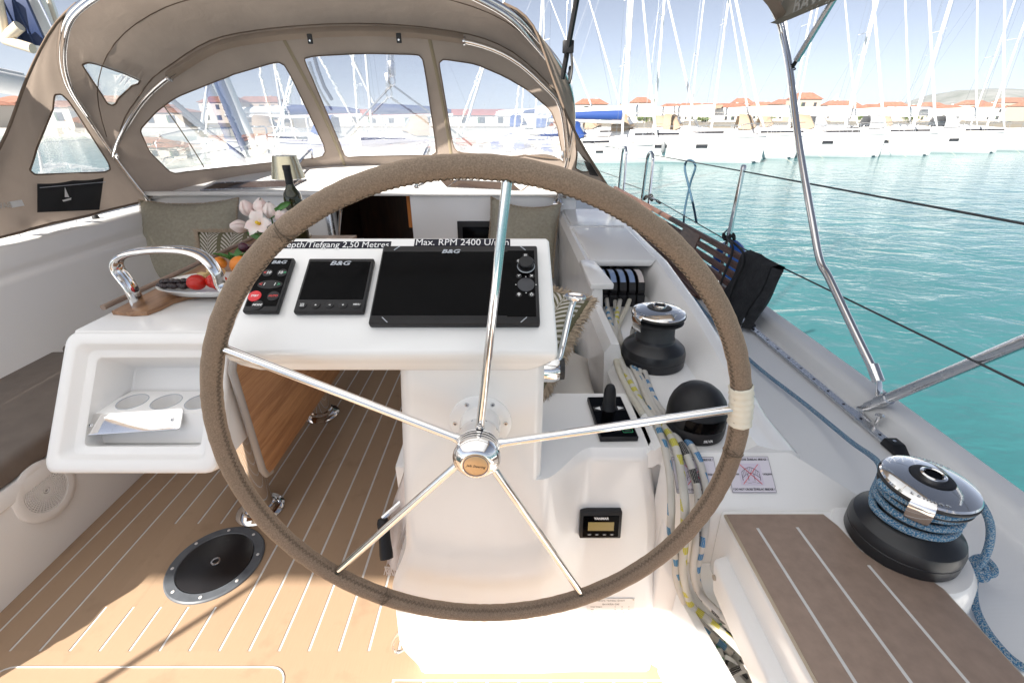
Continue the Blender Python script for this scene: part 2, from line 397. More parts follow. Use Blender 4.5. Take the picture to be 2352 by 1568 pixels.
def m_water():
    m, t, b, o = newmat('harbour_water'); co = t.nodes.new('ShaderNodeTexCoord')
    mp = N(t, 'ShaderNodeMapping'); mp.inputs['Scale'].default_value = (1, 1.7, 1); mp.inputs['Rotation'].default_value = (0, 0, R(25)); L(t, co.outputs['Object'], mp.inputs[0])
    n1 = noise(t, .8, 3, mp.outputs[0], .55, .6); n2 = noise(t, 4.2, 3, mp.outputs[0], .5, .4)
    h = mth(t, 'ADD', n1, mth(t, 'MULTIPLY', n2, .16)); bump(t, b, h, .27, .30)
    f = noise(t, .35, 3); L(t, ramp(t, f, ((.3, (.034, .138, .152)), (.7, (.050, .180, .196)))), b.inputs['Base Color'])
    b.inputs['Roughness'].default_value = .09; b.inputs['IOR'].default_value = 1.33; return m
M_['water'] = m_water()
def m_deck():
    m, t, b, o = newmat('nonskid_deck'); co = t.nodes.new('ShaderNodeTexCoord'); sx = t.nodes.new('ShaderNodeSeparateXYZ'); L(t, co.outputs['Object'], sx.inputs[0])
    k = 1100.; a = mth(t, 'SINE', mth(t, 'MULTIPLY', mth(t, 'ADD', sx.outputs[0], sx.outputs[1]), k)); c_ = mth(t, 'SINE', mth(t, 'MULTIPLY', mth(t, 'SUBTRACT', sx.outputs[0], sx.outputs[1]), k))
    b.inputs['Base Color'].default_value = (.80, .805, .81, 1); b.inputs['Roughness'].default_value = .5; bump(t, b, mth(t, 'MULTIPLY', a, c_), .3, .0006); return m
M_['deck'] = m_deck()
M_['linen'] = mat('sage_linen', (.36, .335, .265), .9, var=.12, vs=60, bmp=.6, bs=500, bd=.0012)
M_['fringe'] = mat('taupe_fringe', (.40, .32, .235), .9, var=.2, vs=120)
M_['cushion'] = mat('seat_cushion_taupe', (.15, .125, .108), .75, var=.1, vs=12, bmp=.3, bs=30, bd=.004)
# ================================================================ THE SETTING: the yacht's own shell
CX = -1.0                                  # the yacht's centre line
FL = M_['floor']
g = G().box((-.575, .35, -.0167), (2.10, 5.6, .03)); floor = struct('cockpit_floor', g, M_['caulk'])
seams = [-.858+.0876*k for k in range(-9, 16)]
def plank(x0, x1, y0, y1, z=0.0, name='plank', parent=floor, m=FL):
    return obj(name, G().box(((x0+x1)/2, (y0+y1)/2, z-.006), (x1-x0, y1-y0, .012)), m, parent, 30)
gp = .0041
for a, b in zip(seams[:-1], seams[1:]):
    if b < -1.62 or a > .45: continue
    x0 = max(a+gp, -1.62); x1 = min(b-gp, .47)
    plank(x0, x1, .795, 3.06)
plank(-1.62, .47, .7215, .795)
edge = -.33
plank(-1.62, edge-gp, .06, .7215)
for a, b in zip([edge]+[s for s in seams if s > edge+.02], [s for s in seams if s > edge+.02]):
    if a > .45: break
    plank(a+gp, min(b-gp, .47), .06, .7155)
for sx_ in seams:
    if -1.3 < sx_ < -.86: plank(sx_-gp-.0004, sx_+gp+.0004, .93, 1.26, .0002)       # plain field round the deck plate
hp = [V(x, y, .0004) for x, y in rrect(.83, .80, .05, 6, -1.045, .352)]
obj('hatch_seam', G().tube(hp, .0022, 6, True), M_['caulk'], floor)
for k in range(3): plank(-1.62+.70*k+gp, -1.62+.70*(k+1)-gp, -2.4, .054)
struct('aft_bounce_floor', G().box((-1.0, -3.1, .20), (4.2, 1.4, .42), .02), M_['gel'])  # unseen white deck astern, added to bounce sun onto the helm
struct('aft_port_bounce_wall', G().box((-2.5, -1.5, .24), (1.7, 1.9, .5), .02), M_['gel'])  # unseen white seat block, added behind the camera as a second bounce surface
# port seat: front wall, top, cushion
def extr(prof, y0, y1, m, name, smooth=40, ny=1, parent=None, cap=True):
    ys = [y0+(y1-y0)*i/ny for i in range(ny+1)]
    g = G().loft([[V(x, y, z) for x, z in prof] for y in ys], False)
    n = len(prof)
    if cap: g.add([V(x, y0, z) for x, z in prof], [tuple(range(n))]); g.add([V(x, y1, z) for x, z in prof], [tuple(range(n))[::-1]])
    return struct(name, g, m, smooth, parent)
extr([(-1.615, -.02), (-1.60, .27), (-1.603, .278), (-1.603, .286), (-1.597, .292), (-1.597, .335), (-1.605, .345), (-2.3, .345), (-2.3, -.02)], .50, 3.05, M_['gel'], 'port_seat_wall')
def arcp(pts, r=.02, n=4):
    """round the corners of an open profile"""
    out = [pts[0]]
    for i in range(1, len(pts)-1):
        p0, p1, p2 = (Vector((*q, 0)) for q in (pts[i-1], pts[i], pts[i+1])); a = (p0-p1); b = (p2-p1)
        k = min(r, a.length*.45, b.length*.45); a = p1+a.normalized()*k; b = p1+b.normalized()*k
        for j in range(n+1):
            t = j/n; q = a*(1-t)**2+p1*2*t*(1-t)+b*t*t; out.append((q.x, q.y))
    return out+[pts[-1]]
# port coaming: sloping backrest wall, moulded ledge, top, outer side and side deck
pc = arcp([(-2.10, .36), (-2.24, .74), (-2.27, .755), (-2.275, .80), (-2.315, .868), (-2.36, .88), (-2.52, .87), (-2.62, .60), (-2.72, .52), (-3.25, .50), (-3.27, .56), (-3.33, .56), (-3.36, .0), (-3.2, -1.3)], .022)
extr(pc, .06, 3.45, M_['gel'], 'port_coaming_wall', cap=False)
# starboard side deck with its raised toe rail, and the topsides
sd = arcp([(.60, .50), (1.19, .488), (1.205, .492), (1.225, .535), (1.245, .545), (1.305, .545), (1.325, .53), (1.335, .30), (1.25, -1.3)], .012)
def deckx(y, x):                           # the sheer narrows a little towards the bow
    return x-(.012*max(0, y-1)**1.5 if x > 1.1 else 0)
ys = [-.3+i*.3 for i in range(34)]
g = G().loft([[V(deckx(y, x), y, z) for x, z in sd] for y in ys]); struct('starboard_deck_floor', g, M_['deck'], 50)
# cabin: bulkhead round the companionway, roof
BY = 3.06
hx0, hx1 = aY(765, 500, BY).x, aY(945, 500, BY).x
struct('cabin_bulkhead_wall', G().box(((-2.36+hx0)/2, BY+.04, .50), (hx0+2.36, .08, .93), .008), M_['gel'])
struct('cabin_bulkhead_wall', G().box(((hx1+.42)/2, BY+.04, .50), (.42-hx1, .08, .93), .008), M_['gel'])
def roof(s, t):
    x = -2.45+2.9*s; q = (x-CX)/1.45; y = BY-.02+t*2.6
    z = .975+.16*(1-math.exp(-t*2.6/.45))+.05*(1-q*q)*min(1, t*4)-.06*abs(q)**3
    return V(x, y, z)
g = G().grid(roof, 36, 30); struct('cabin_roof', g, M_['gelmat'], 60)
struct('cabin_roof_edge_trim', G().box((CX, BY-.022, .962), (2.84, .03, .03), .01), M_['gel'])
# companionway interior
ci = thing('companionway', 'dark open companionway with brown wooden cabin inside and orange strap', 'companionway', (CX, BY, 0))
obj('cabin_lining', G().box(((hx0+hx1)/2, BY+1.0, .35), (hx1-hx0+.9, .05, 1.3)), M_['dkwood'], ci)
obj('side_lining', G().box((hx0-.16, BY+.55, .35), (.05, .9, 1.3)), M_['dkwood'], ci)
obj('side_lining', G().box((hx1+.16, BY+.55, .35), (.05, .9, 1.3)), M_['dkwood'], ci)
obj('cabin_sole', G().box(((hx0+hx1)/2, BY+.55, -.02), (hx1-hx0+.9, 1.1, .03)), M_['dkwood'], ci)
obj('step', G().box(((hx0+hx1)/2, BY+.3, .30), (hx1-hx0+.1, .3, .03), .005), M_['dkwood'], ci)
obj('handrail', G().tube(cat([aY(778, 545, BY+.05), aY(782, 490, BY+.06), aY(786, 470, BY+.06), aY(792, 462, BY+.12)]), .011, 10), M_['chrome'], ci)
mo = mat('orange_webbing', (.60, .20, .035), .6)
obj('strap', G().prism([(0, 0), (.030, 0), (.030, .30), (0, .30)], .004, frame(aY(938, 502, BY+.10)-V(.0, 0, .06), (1, 0, .0), (-.27, 0, .35))), mo, ci)
obj('frame_post', G().box((hx0-.02, BY-.012, .5), (.045, .03, .93), .008), M_['steel'], ci)
# washboard panel with a dark window standing in the opening's starboard half
wb = thing('instrument_window', 'black framed dark window in the white bulkhead behind the beige cushion', 'window', (0, BY, .7))
p = aY(1050, 508, BY-.004); q = aY(1190, 600, BY-.004); c = (p+q)/2
obj('frame', G().box((c.x, BY-.006, c.z), (abs(q.x-p.x), .02, abs(p.z-q.z)), .004), M_['black'], wb)
obj('pane', G().box((c.x, BY-.019, c.z), (abs(q.x-p.x)-.07, .006, abs(p.z-q.z)-.07), .002), M_['blackgloss'], wb)
# flush deck windows and grab rails on the cabin roof
mw = mat('tinted_deck_window', (.05, .035, .03), .12)
def roofpt(x, y, dz=.004):
    return V(x, y, roof((x+2.45)/2.9, (y-BY+.02)/2.6).z+dz)
def deckwin(x0, x1, y0, y1, lab):
    g = G().grid(lambda s, t: roofpt(x0+(x1-x0)*s+.06*t*(1 if x0 < CX else -1), y0+(y1-y0)*t, .006), 8, 2); t_ = thing('deck_window', lab, 'window', roofpt((x0+x1)/2, (y0+y1)/2))
    obj('pane', g, mw, t_, 60); e = [roofpt(x0, y0, .006), roofpt(x1, y0, .006), roofpt(x1+.06, y1, .006), roofpt(x0+.06, y1, .006)]
    obj('frame', G().tube(e, .006, 6, True), M_['steel'], t_)
deckwin(-2.02, -1.42, BY+.02, BY+.11, 'brown tinted flush window on the cabin roof beside the tulips')
deckwin(-.42, .06, BY+.02, BY+.12, 'dark flush window on the cabin roof beyond the wheel, above the beige cushion')
def rail(x, y0, y1, lab):
    a, b = roofpt(x, y0, 0), roofpt(x, y1, 0); t_ = thing('grab_rail', lab, 'rail', a)
    pth = cat([a, a+V(0, .004, .045), a+V(0, .03, .065), b+V(0, -.03, .065), b+V(0, -.004, .045), b], 5)
    obj('rail', G().tube(pth, .011, 10), M_['chrome'], t_); obj('foot', G().lathe([(0, 0), (.022, 0), (.022, .006), (.012, .012)], Matrix.Translation(a), 16), M_['chrome'], t_)
rail(-1.45, BY+.05, BY+.5, 'chrome grab rail on the cabin roof beside the wine bottle')
rail(-.62, BY+.03, BY+.6, 'short chrome grab rail on the cabin roof above the companionway')
# starboard coaming: raised forward block, clutch recess, winch shelf, inner rim, sloping face
def ctop(y):                               # outer rim height along the coaming
    for (a, za), (b, zb) in (((.845, .70), (.99, .702)), ((.99, .702), (1.2, .745)), ((1.2, .745), (1.5, .80)), ((1.5, .80), (1.93, .85)), ((1.93, .85), (3.2, .86))):
        if y <= b: return za+(zb-za)*(y-a)/(b-a)
    return .86
def csec(y, zr, xi):
    zt = ctop(y)
    p = [(xi+.03, .30), (xi, max(zr-.03, .6)), (xi+.02, zr), (.335, zr), (.348, PZ+.012), (.36, PZ), (.55, PZ), (.572, PZ+.015), (.612, max(zt-.012, PZ+.003)), (.625, zt), (.655, zt), (.675, zt-.012), (.775, .53), (.80, .485)]
    return [V(x, y, z) for x, z in p]
PZ = .70
secs = [[p+V(0, 0, -.05) for p in csec(.842, PZ, .305)]]+[csec(y, PZ, .305) for y in (.845, .92, .99, 1.05, 1.12, 1.2, 1.262)]+[csec(1.27, .765, .29)]+[csec(y, .765, .29) for y in (1.35, 1.45, 1.55, 1.6)]+[csec(1.605, .845, .30)]+[csec(y, .845, .30) for y in (1.7, 1.8, 1.93, 2.2, 2.6, 3.08)]
scw = struct('starboard_coaming_wall', G().loft(secs), M_['gel'], 32)
obj('hood', G().hull([(.335, 1.905, .822), (.335, 1.905, .852), (.62, 1.905, .852), (.60, 1.905, .822), (.335, 3.08, .822), (.335, 3.08, .86), (.64, 3.08, .86), (.64, 3.08, .822)], .008, 2), M_['gel'], scw)
obj('hood_lip', G().hull([(.29, 1.60, .826), (.29, 1.60, .850), (.378, 1.60, .850), (.378, 1.60, .826), (.29, 1.91, .826), (.29, 1.91, .8515), (.355, 1.91, .8515), (.355, 1.91, .826)], .006, 2), M_['gel'], scw)
obj('recess_back', G().box((.47, 2.55, .76), (.3, .03, .2)), M_['gelmat'], scw)
# sloping face under the compass, down to the teak-topped seat
SZ = .62
obj('sloping_face', G().hull([(.352, .850, .30), (.352, .846, .685), (.37, .852, .699), (.648, .852, .699), (.80, .85, .485), (.43, .738, SZ-.003), (.83, .738, SZ-.003), (.90, .738, .485), (.43, .738, .45), (.80, .85, .30)], .008, 2), M_['gel'], scw)
obj('seat_deck', G().hull([(.462, .745, SZ), (.462, -1.9, SZ), (.80, .745, SZ), (.80, -1.9, SZ), (.47, .745, .43), (.47, -1.9, .43), (.50, .745, .43), (.50, -1.9, .43), (.87, .745, .485), (.87, -1.9, .485)], .014, 3), M_['gel'], scw)
obj('base_filler', G().hull([(.372, .775, -.01), (.372, .775, .40), (.372, .83, .55), (.372, .83, -.01), (.425, .742, -.01), (.425, .742, .332), (.425, .80, .5), (.425, .80, -.01)], .006), M_['gel'], scw)
obj('corner_panel', G().box((.40, .885, .34), (.16, .03, .68)), M_['gelmat'], scw)
obj('bin_wall', G().hull([(.409, .745, -.02), (.433, .745, -.02), (.409, .745, .335), (.433, .745, .335), (.53, .15, -.02), (.554, .15, -.02), (.53, .15, .335), (.554, .15, .335)], .006), M_['gelmat'], scw)
obj('bin_back', G().box((.70, .25, .25), (.02, 1.2, .62)), M_['gelmat'], scw)
obj('bin_end', G().box((.57, .765, .25), (.30, .02, .55)), M_['gelmat'], scw)
obj('bin_floor', G().box((.57, .2, -.03), (.30, 1.2, .02)), M_['gelmat'], scw)
obj('rail', G().hull([(.436, .680, .540), (.436, -.5, .540), (.475, .69, .550), (.475, -.5, .550), (.438, .655, .470), (.438, -.5, .470), (.475, .64, .455), (.475, -.5, .455)], .009, 3), M_['gelmat'], scw)
for yy in (.655,): obj('screw', G().lathe([(0, .002), (.006, .002), (.006, -.004)], along((.4355, yy, .512), (-1, 0, 0)), 12), M_['darksteel'], scw)
obj('winch_pod', G().lathe([(.138, .475), (.132, .56), (.126, .605), (.115, .622), (0, .624)], T(.79, .655, 0), 40), M_['gel'], scw)
# forward cockpit seat seen in the gap behind the helm
struct('starboard_seat_wall', G().box((-.04, 2.08, .21), (.66, 1.95, .42), .012), M_['gel'])
# ---------------------------------------------------------------- teak helm seat pad
pad = thing('seat_pad', 'taupe teak-look pad with pale seams on the white helm seat beside the rope-wound winch', 'seat pad', (.6, .5, SZ))
pts = [(1668, 1180), (1893, 1181), (1922, 1205), (1976, 1263), (2030, 1300), (2085, 1322), (2142, 1334), (2165, 1350)]
pp = [aZ(x, y, SZ+.006) for x, y in pts]; pp += [V(.79, .2, 0), V(.79, -.3, 0), V(.474, -.3, 0)]
obj('pad', G().prism([(p.x, p.y) for p in pp], SZ+.006, None, .0015, SZ), M_['seatteak'], pad)
obj('edging', G().tube([V(p.x, p.y, SZ+.001) for p in pp], .0045, 6, True), mat('pad_edging', (.42, .36, .28), .6), pad)
for a, b in (((1740, 1212), (1966, 1568)), ((1831, 1210), (2094, 1568)), ((1995, 1297), (2225, 1568))):
    A, B = aZ(*a, SZ+.0065), aZ(*b, SZ+.0065); B = A+(B-A)*2
    obj('seam', G().hull([A+V(-.0028, 0, 0), A+V(.0028, 0, 0), B+V(-.0028, 0, 0), B+V(.0028, 0, 0), A+V(-.0028, 0, -.003), A+V(.0028, 0, -.003), B+V(-.0028, 0, -.003), B+V(.0028, 0, -.003)]), M_['caulk'], pad)
# ================================================================ HELM
helm = thing('helm_console', 'white moulded helm pedestal with sloping instrument head behind the wheel', 'helm console', (-.1, .85, 0))
def sstep(a, b, x): x = max(0, min(1, (x-a)/(b-a))); return x*x*(3-2*x)
def hx(z, s):                              # left and right edges of the pedestal face
    xl = -.216-.02*(.97-z)/.25 if z > .5 else (-.2536-.055*sstep(.5, .3, z) if z > .12 else -.3086+.042*sstep(.12, 0, z))
    xr = .335+.035*sstep(.7, .45, z)+.03*sstep(.4, .1, z)
    return xl, xr
def hface(s, t):
    z = .70*t; xl, xr = hx(z, s); x = xl+(xr-xl)*s
    w = sstep(.060, .19, x); y = .748*(1-w)+(.752+.088*sstep(.05, .7, z))*w
    e = .022; d = max(0, e-(x-xl))/e; y += .022*d*d; d = max(0, e-(xr-x))/e; y += .022*d*d
    d = max(0, z-.680)/.02; y += .016*d*d*w
    y -= .012*sstep(.22, .10, z)
    return V(x, y, z)
g = G().grid(hface, 60, 44)
g.loft([[hface(0, t/44) for t in range(45)], [hface(0, t/44)+V(.0, .36, 0) for t in range(45)]])
g.loft([[hface(1, t/44)+V(0, .3, 0) for t in range(45)], [hface(1, t/44) for t in range(45)]])
xs = [hface(i/60, 1) for i in range(61)]
g.loft([xs, [V(p.x, 1.09, .70) for p in xs]]); g.loft([[V(p.x, 1.09, .70) for p in xs], [V(p.x, 1.10, .3) for p in xs]])
obj('pedestal', g, M_['gel'], helm, 50)
def cface(s, t):
    z = .70+.29*t; xl, xr = hx(z, 0)[0], .062; x = xl+(xr-xl)*s; y = .748; e = .022
    d = max(0, e-(x-xl))/e; y += .022*d*d; d = max(0, .014-(xr-x))/.014; y += .014*d*d
    return V(x, y, z)
g = G().grid(cface, 30, 8)
for s0, a_ in ((0, 0), (1, 0)):
    l0 = [cface(s0, t/8) for t in range(9)]; l1 = [p+V(0, .25, 0) for p in l0]; g.loft([l0, l1] if s0 == 0 else [l1, l0])
obj('column', g, M_['gel'], helm, 50)
hl, hr = -.525, .085
g = G().hull([(hl, .727, 1.020), (hr, .727, 1.020), (hl+.006, .962, 1.171), (hr-.006, .962, 1.171), (hl+.05, .745, .971), (hr-.055, .745, .971), (hl+.004, .733, .995), (hr-.004, .733, .995),
              (hl+.02, 1.06, 1.02), (hr-.02, 1.06, 1.02), (hl+.05, 1.0, .98), (hr-.05, 1.0, .98), (hl+.01, .99, 1.155), (hr-.01, .99, 1.155)], .011, 4)
obj('instrument_head', g, M_['gel'], helm, 50)
# flange and bearing housing
FC = V(-.063, .748, .853)
Mf = along(FC, (0, -1, .03))
obj('flange', G().lathe([(.062, -.002), (.062, .004), (.058, .0065), (.040, .0075), (.039, .045), (.037, .047), (0, .047)], Mf, 40), M_['gel'], helm)
for k in range(6):
    a = R(60*k); c = Mf @ V(.0505*math.cos(a), .0505*math.sin(a), .007)
    sc = obj('screw', G().lathe([(0, .0018), (.0040, .0016), (.0046, 0), (.0046, -.002)], along(c, (0, -1, .03)), 14), M_['steel'], helm)
    obj('slot', G().box((0, 0, .0019), (.005, .0011, .0006), M=along(c, (0, -1, .03))).box((0, 0, .0019), (.0011, .005, .0006), M=along(c, (0, -1, .03))), M_['ink'], sc)
# builder's plate
def onface(x, y, off=.0):                  # picture point on the pedestal face
    for Y in (.75, .76, .77, .78, .80, .82):
        p = aY(x, y, Y)
        xl, xr = hx(max(0, min(.7, p.z)), 0); q = hface(max(0, min(1, (p.x-xl)/(xr-xl))), max(0, min(1, p.z/.7)))
        if q.y <= Y+.006: break
    p = aY(x, y, q.y); return V(p.x, q.y-off, p.z)
def faceframe(x, y):
    c = onface(x, y); a = onface(x+25, y); b = onface(x, y-25)
    return frame(c, a-c, b-c)
Mp = faceframe(1402, 1393)
pl = thing('builder_plate', 'small pale aluminium builder plate with tiny lettering low on the helm pedestal', 'plate', M=Mp)
obj('sheet', G().box((0, 0, .001), (.124, .061, .002), .0006, 1), M_['plate'], pl, local=True)
mi = mat('plate_ink', (.22, .20, .19), .5)
for s_, yy, sz in (('Bavaria Yachtbau GmbH', .024, .0072), ('BAVARIA C45', .0115, .0075), ('CE', -.0255, .008)):
    text('lettering', s_, sz, mi, T(0, yy, .0021), pl)
for s_, xx, yy in (('Design Category', -.038, .003), ('Max.', -.048, -.006), ('Max.', -.048, -.0145), ('A', .012, .003), ('B', .03, .003), ('C', .048, .003), ('12', .012, -.006), ('14', .03, -.006), ('16', .048, -.006), ('kg', .016, -.0145), ('kg', .034, -.0145), ('kg', .052, -.0145)):
    text('lettering', s_, .0045, mi, T(xx, yy, .0021), pl)
for xx, yy in ((-.058, .027), (.058, .027), (-.058, -.027), (.058, -.027)): obj('rivet', G().lathe([(0, .0012), (.0018, .001), (.002, 0)], T(xx, yy, .002), 10), M_['darksteel'], pl, local=True)
# label strips on the instrument head
PO, PV = V(0, .7706, 1.048), V(0, .842, .539).normalized()
Mpan = frame(PO, (1, 0, 0), PV)
def PL(x, y): q = Mpan.inverted() @ aP(x, y, PO, Mpan.col[2].to_3d()); return q
def panel_frame(x, y): q = PL(x, y); return Mpan @ T(q.x, q.y, 0)
for s_, (x0, y0), (x1, y1) in (('Depth/Tiefgang 2,50 Metres', (640, 563), (898, 563)), ('Max. RPM 2400 U/min', (952, 558), (1172, 557))):
    a, b = PL(x0, y0), PL(x1, y1); w = b.x-a.x; Ms = Mpan @ T((a.x+b.x)/2, (a.y+b.y)/2, .0003)
    ls = thing('label_strip', f'black tape label reading {"Depth/Tiefgang 2,50 Metres" if "Depth" in s_ else "Max. RPM 2400 U/min"} on the console', 'label', M=Ms)
    obj('tape', G().box((0, 0, .0003), (w, .0195, .0008)), M_['ink'], ls, local=True)
    text('lettering', s_, .015, M_['white'], T(0, -.0005, .0009), ls, w=w*.965, sy=1.15)
# ---------------------------------------------------------------- steering wheel
WC = V(-.063, .682, .855); Mw = frame(WC, (1, 0, 0), (0, math.sin(R(1.7)), math.cos(R(1.7))))
wheel = thing('steering_wheel', 'large yacht steering wheel with stitched brown leather rim and five chrome spokes', 'steering wheel', M=Mw)
RM, RT = .4822, .0176
def wang(x, y):
    q = Mw.inverted() @ aP(x, y, WC, Mw.col[2].to_3d()); return math.atan2(q.y, q.x)
def rimpt(a, t, r=RT):                     # a round the wheel, t round the tube: 0 = outwards, 90 = to the helmsman
    q = RM+r*math.cos(t); return V(q*math.cos(a), q*math.sin(a), r*math.sin(t))
nr = 260; g = G(); wob = [rnd.uniform(-.0005, .0005) for _ in range(nr)]
vs_ = []
for i in range(nr):
    a = 2*math.pi*i/nr
    for k in range(20): vs_.append(rimpt(a, 2*math.pi*k/20, RT+wob[i]))
g.add(vs_, [(i*20+k, ((i+1) % nr)*20+k, ((i+1) % nr)*20+(k+1) % 20, i*20+(k+1) % 20) for i in range(nr) for k in range(20)])
obj('rim', g, M_['leather'], wheel, 180, True)
def stitch(a0, a1, t0, t1, r=.0006, lift=.0007): return [rimpt(a0+(a1-a0)*j/3, t0+(t1-t0)*j/3, RT+lift+.0004*math.sin(math.pi*j/3)) for j in range(4)]
g = G(); ns = 300
for i in range(ns):
    a = 2*math.pi*i/ns; da = 2*math.pi/ns
    g.tube(stitch(a, a+da*.55, R(142), R(168)), .0007, 4)
    g.tube(stitch(a+da*.5, a+da*.95, R(168), R(148)), .0006, 4)
obj('stitching', g, M_['thread'], wheel, None, True, 'stuff')
for px, py in ((648, 522), (880, 1371), (1690, 1036)):
    a = wang(px, py); g = G()
    for q in range(5):
        g.tube(cat([rimpt(a+rnd.uniform(-.03, .03), R(60)+q*.4, RT+.001), rimpt(a+rnd.uniform(-.02, .02), R(90)+q*.3, RT+.0035), rimpt(a+rnd.uniform(-.03, .03), R(130)+q*.2, RT+.001)], 4), .0006, 5)
    g.tube([rimpt(a, R(30+12*j), RT+.0006) for j in range(20)], .0007, 5)
    obj('thread_knot', g, M_['thread'], wheel, None, True, 'stuff')
ends = [(1165, 412), (514, 800), (1676, 940), (775, 1310), (1334, 1360)]
for k, (px, py) in enumerate(ends):
    a = wang(px, py); r0, r1 = .034, RM-RT*.6
    P0 = V(r0*math.cos(a), r0*math.sin(a), .012); P1 = V(r1*math.cos(a), r1*math.sin(a), 0)
    s_ = obj('spoke', G().tube([P0, P1], .0078, 18), M_['chrome'], wheel, 60, True)
    obj('collar', G().tube([P0+(P1-P0)*.005, P0+(P1-P0)*.03], .0092, 16), M_['chrome'], s_, 40, True)
    obj('grommet', G().tube([P1-(P1-P0)*.012, P1-(P1-P0)*.001], .0105, 14), mat('verdigris_leather', (.05, .055, .04), .8), s_, 40, True)
hub = obj('hub', G().lathe([(0, -.02), (.038, -.02), (.0405, -.012), (.0405, .018), (.0395, .0195), (.0385, .020), (.0385, .0235), (.0415, .024), (.0415, .028), (.0385, .0285), (.0385, .0315), (.042, .032), (.042, .036), (.0385, .0365), (.0385, .039), (.0428, .0395), (.0435, .044), (.0425, .051), (.0385, .057), (.031, .0635), (.0265, .0668), (.0245, .0672), (.0245, .0664), (0, .0664)], None, 64), M_['chrome'], wheel, 28, True)
for h in (.0218, .030, .0378): obj('ring', G().lathe([(.0384, h-.0018), (.0409, h-.0017), (.0409, h+.0017), (.0384, h+.0018)], None, 48), M_['blackrub'], hub, 40, True)
mb = mat('brass_badge', (.62, .44, .26), .3, .7, bmp=.3, bs=500, bd=.0003)
bd = obj('badge', G().lathe([(.0232, .0664), (.0232, .0678), (.0225, .0682), (0, .0682)], None, 40), mb, hub, 30, True)
obj('badge_ring', G().lathe([(.0222, .0682), (.0222, .0686), (.0212, .0686), (.0212, .0682)], None, 40), mat('badge_blue', (.05, .06, .14), .4), hub, 30, True)
text('lettering', 'Jefa Steering', .009, mat('badge_ink', (.12, .08, .05), .4), Matrix.Rotation(R(-8), 4, 'Z') @ T(0, -.001, .0684), hub, .35, 0, .035)
# cream tape round the rim at the starboard spoke
a0, a1 = wang(1704, 884), wang(1700, 974); vs_ = []; na = 22
for i in range(na+1):
    a = a0+(a1-a0)*i/na; q = RT+.0022+.0012*math.sin(i*1.9)+.0008*rnd.random()-(0.0018 if i in (0, na) else 0)
    for k in range(20): vs_.append(rimpt(a, 2*math.pi*k/20, q+.0006*math.sin(k*2.1+i)))
g = G().add(vs_, [(i*20+k, (i+1)*20+k, (i+1)*20+(k+1) % 20, i*20+(k+1) % 20) for i in range(na) for k in range(20)])
obj('tape_wrap', g, M_['tape'], wheel, 180, True, label='cream tape wound round the rim at one spoke')
# ================================================================ instruments on the sloping head
def device(corners, name, label, cat_):
    q = [PL(*c) for c in corners]; w = ((q[1].x-q[0].x)+(q[2].x-q[3].x))/2; h = ((q[0].y-q[3].y)+(q[1].y-q[2].y))/2
    cx = sum(p.x for p in q)/4; cy = sum(p.y for p in q)/4
    return thing(name, label, cat_, M=Mpan @ T(cx, cy, .0005)), w, h
def bg_logo(par, x, y, z, w, m='grey'): text('logo', 'B&G', .01, M_[m], T(x, y, z), par, .25, .0002, w, sy=.72)
def button(par, x, y, z, rx, ry, m='black', name='button'):
    return obj(name, G().prism(ell(rx, ry, 20, x, y), z+.0014, None, .0006, z-.001), M_[m], par, 40, True)
bev_ = .002
# autopilot keypad
kp, w, h = device(((611, 602), (677, 600), (648, 722), (558, 725)), 'autopilot_keypad', 'black autopilot keypad with a red standby button on the console', 'keypad')
obj('housing', G().box((0, 0, .006), (w, h, .012), .003, 2), M_['black'], kp, 40, True)
obj('fascia', G().box((0, .004, .0122), (w-.008, h-.016, .0012), .0005, 1), M_['blackgloss'], kp, 40, True)
bg_logo(kp, .006, h*.40, .0131, w*.46)
zf = .0128
for s_, x, y, m, rx, ry in (('10', -.13, .19, 'white', .15, .075), ('10', .30, .19, 'white', .15, .075), ('', .06, -.03, None, .37, .085), ('', -.27, -.24, 'red', .19, .10), ('', .27, -.24, None, .17, .09), ('', -.1, -.40, None, .17, .085)):
    button(kp, x*w, y*h, zf, rx*w, ry*h*.95, 'red' if m == 'red' else 'black')
for s_, x, y, m, sz in (('10', -.10, .19, 'white', .0095), ('<', -.22, .19, 'redp', .0095), ('10', .25, .19, 'white', .0095), ('>', .38, .19, 'green', .0095), ('1', -.11, -.03, 'white', .0095), ('<', -.22, -.03, 'redp', .0105), ('1', .20, -.03, 'white', .0095), ('>', .31, -.03, 'green', .0105),
                        ('STBY', -.27, -.24, 'white', .0062), ('AUTO', .27, -.24, 'redp', .0062), ('MODE', -.1, -.40, 'white', .0062)):
    text('lettering', s_, sz, M_[m], T(x*w, y*h, zf+.0016), kp, .2, .00012)
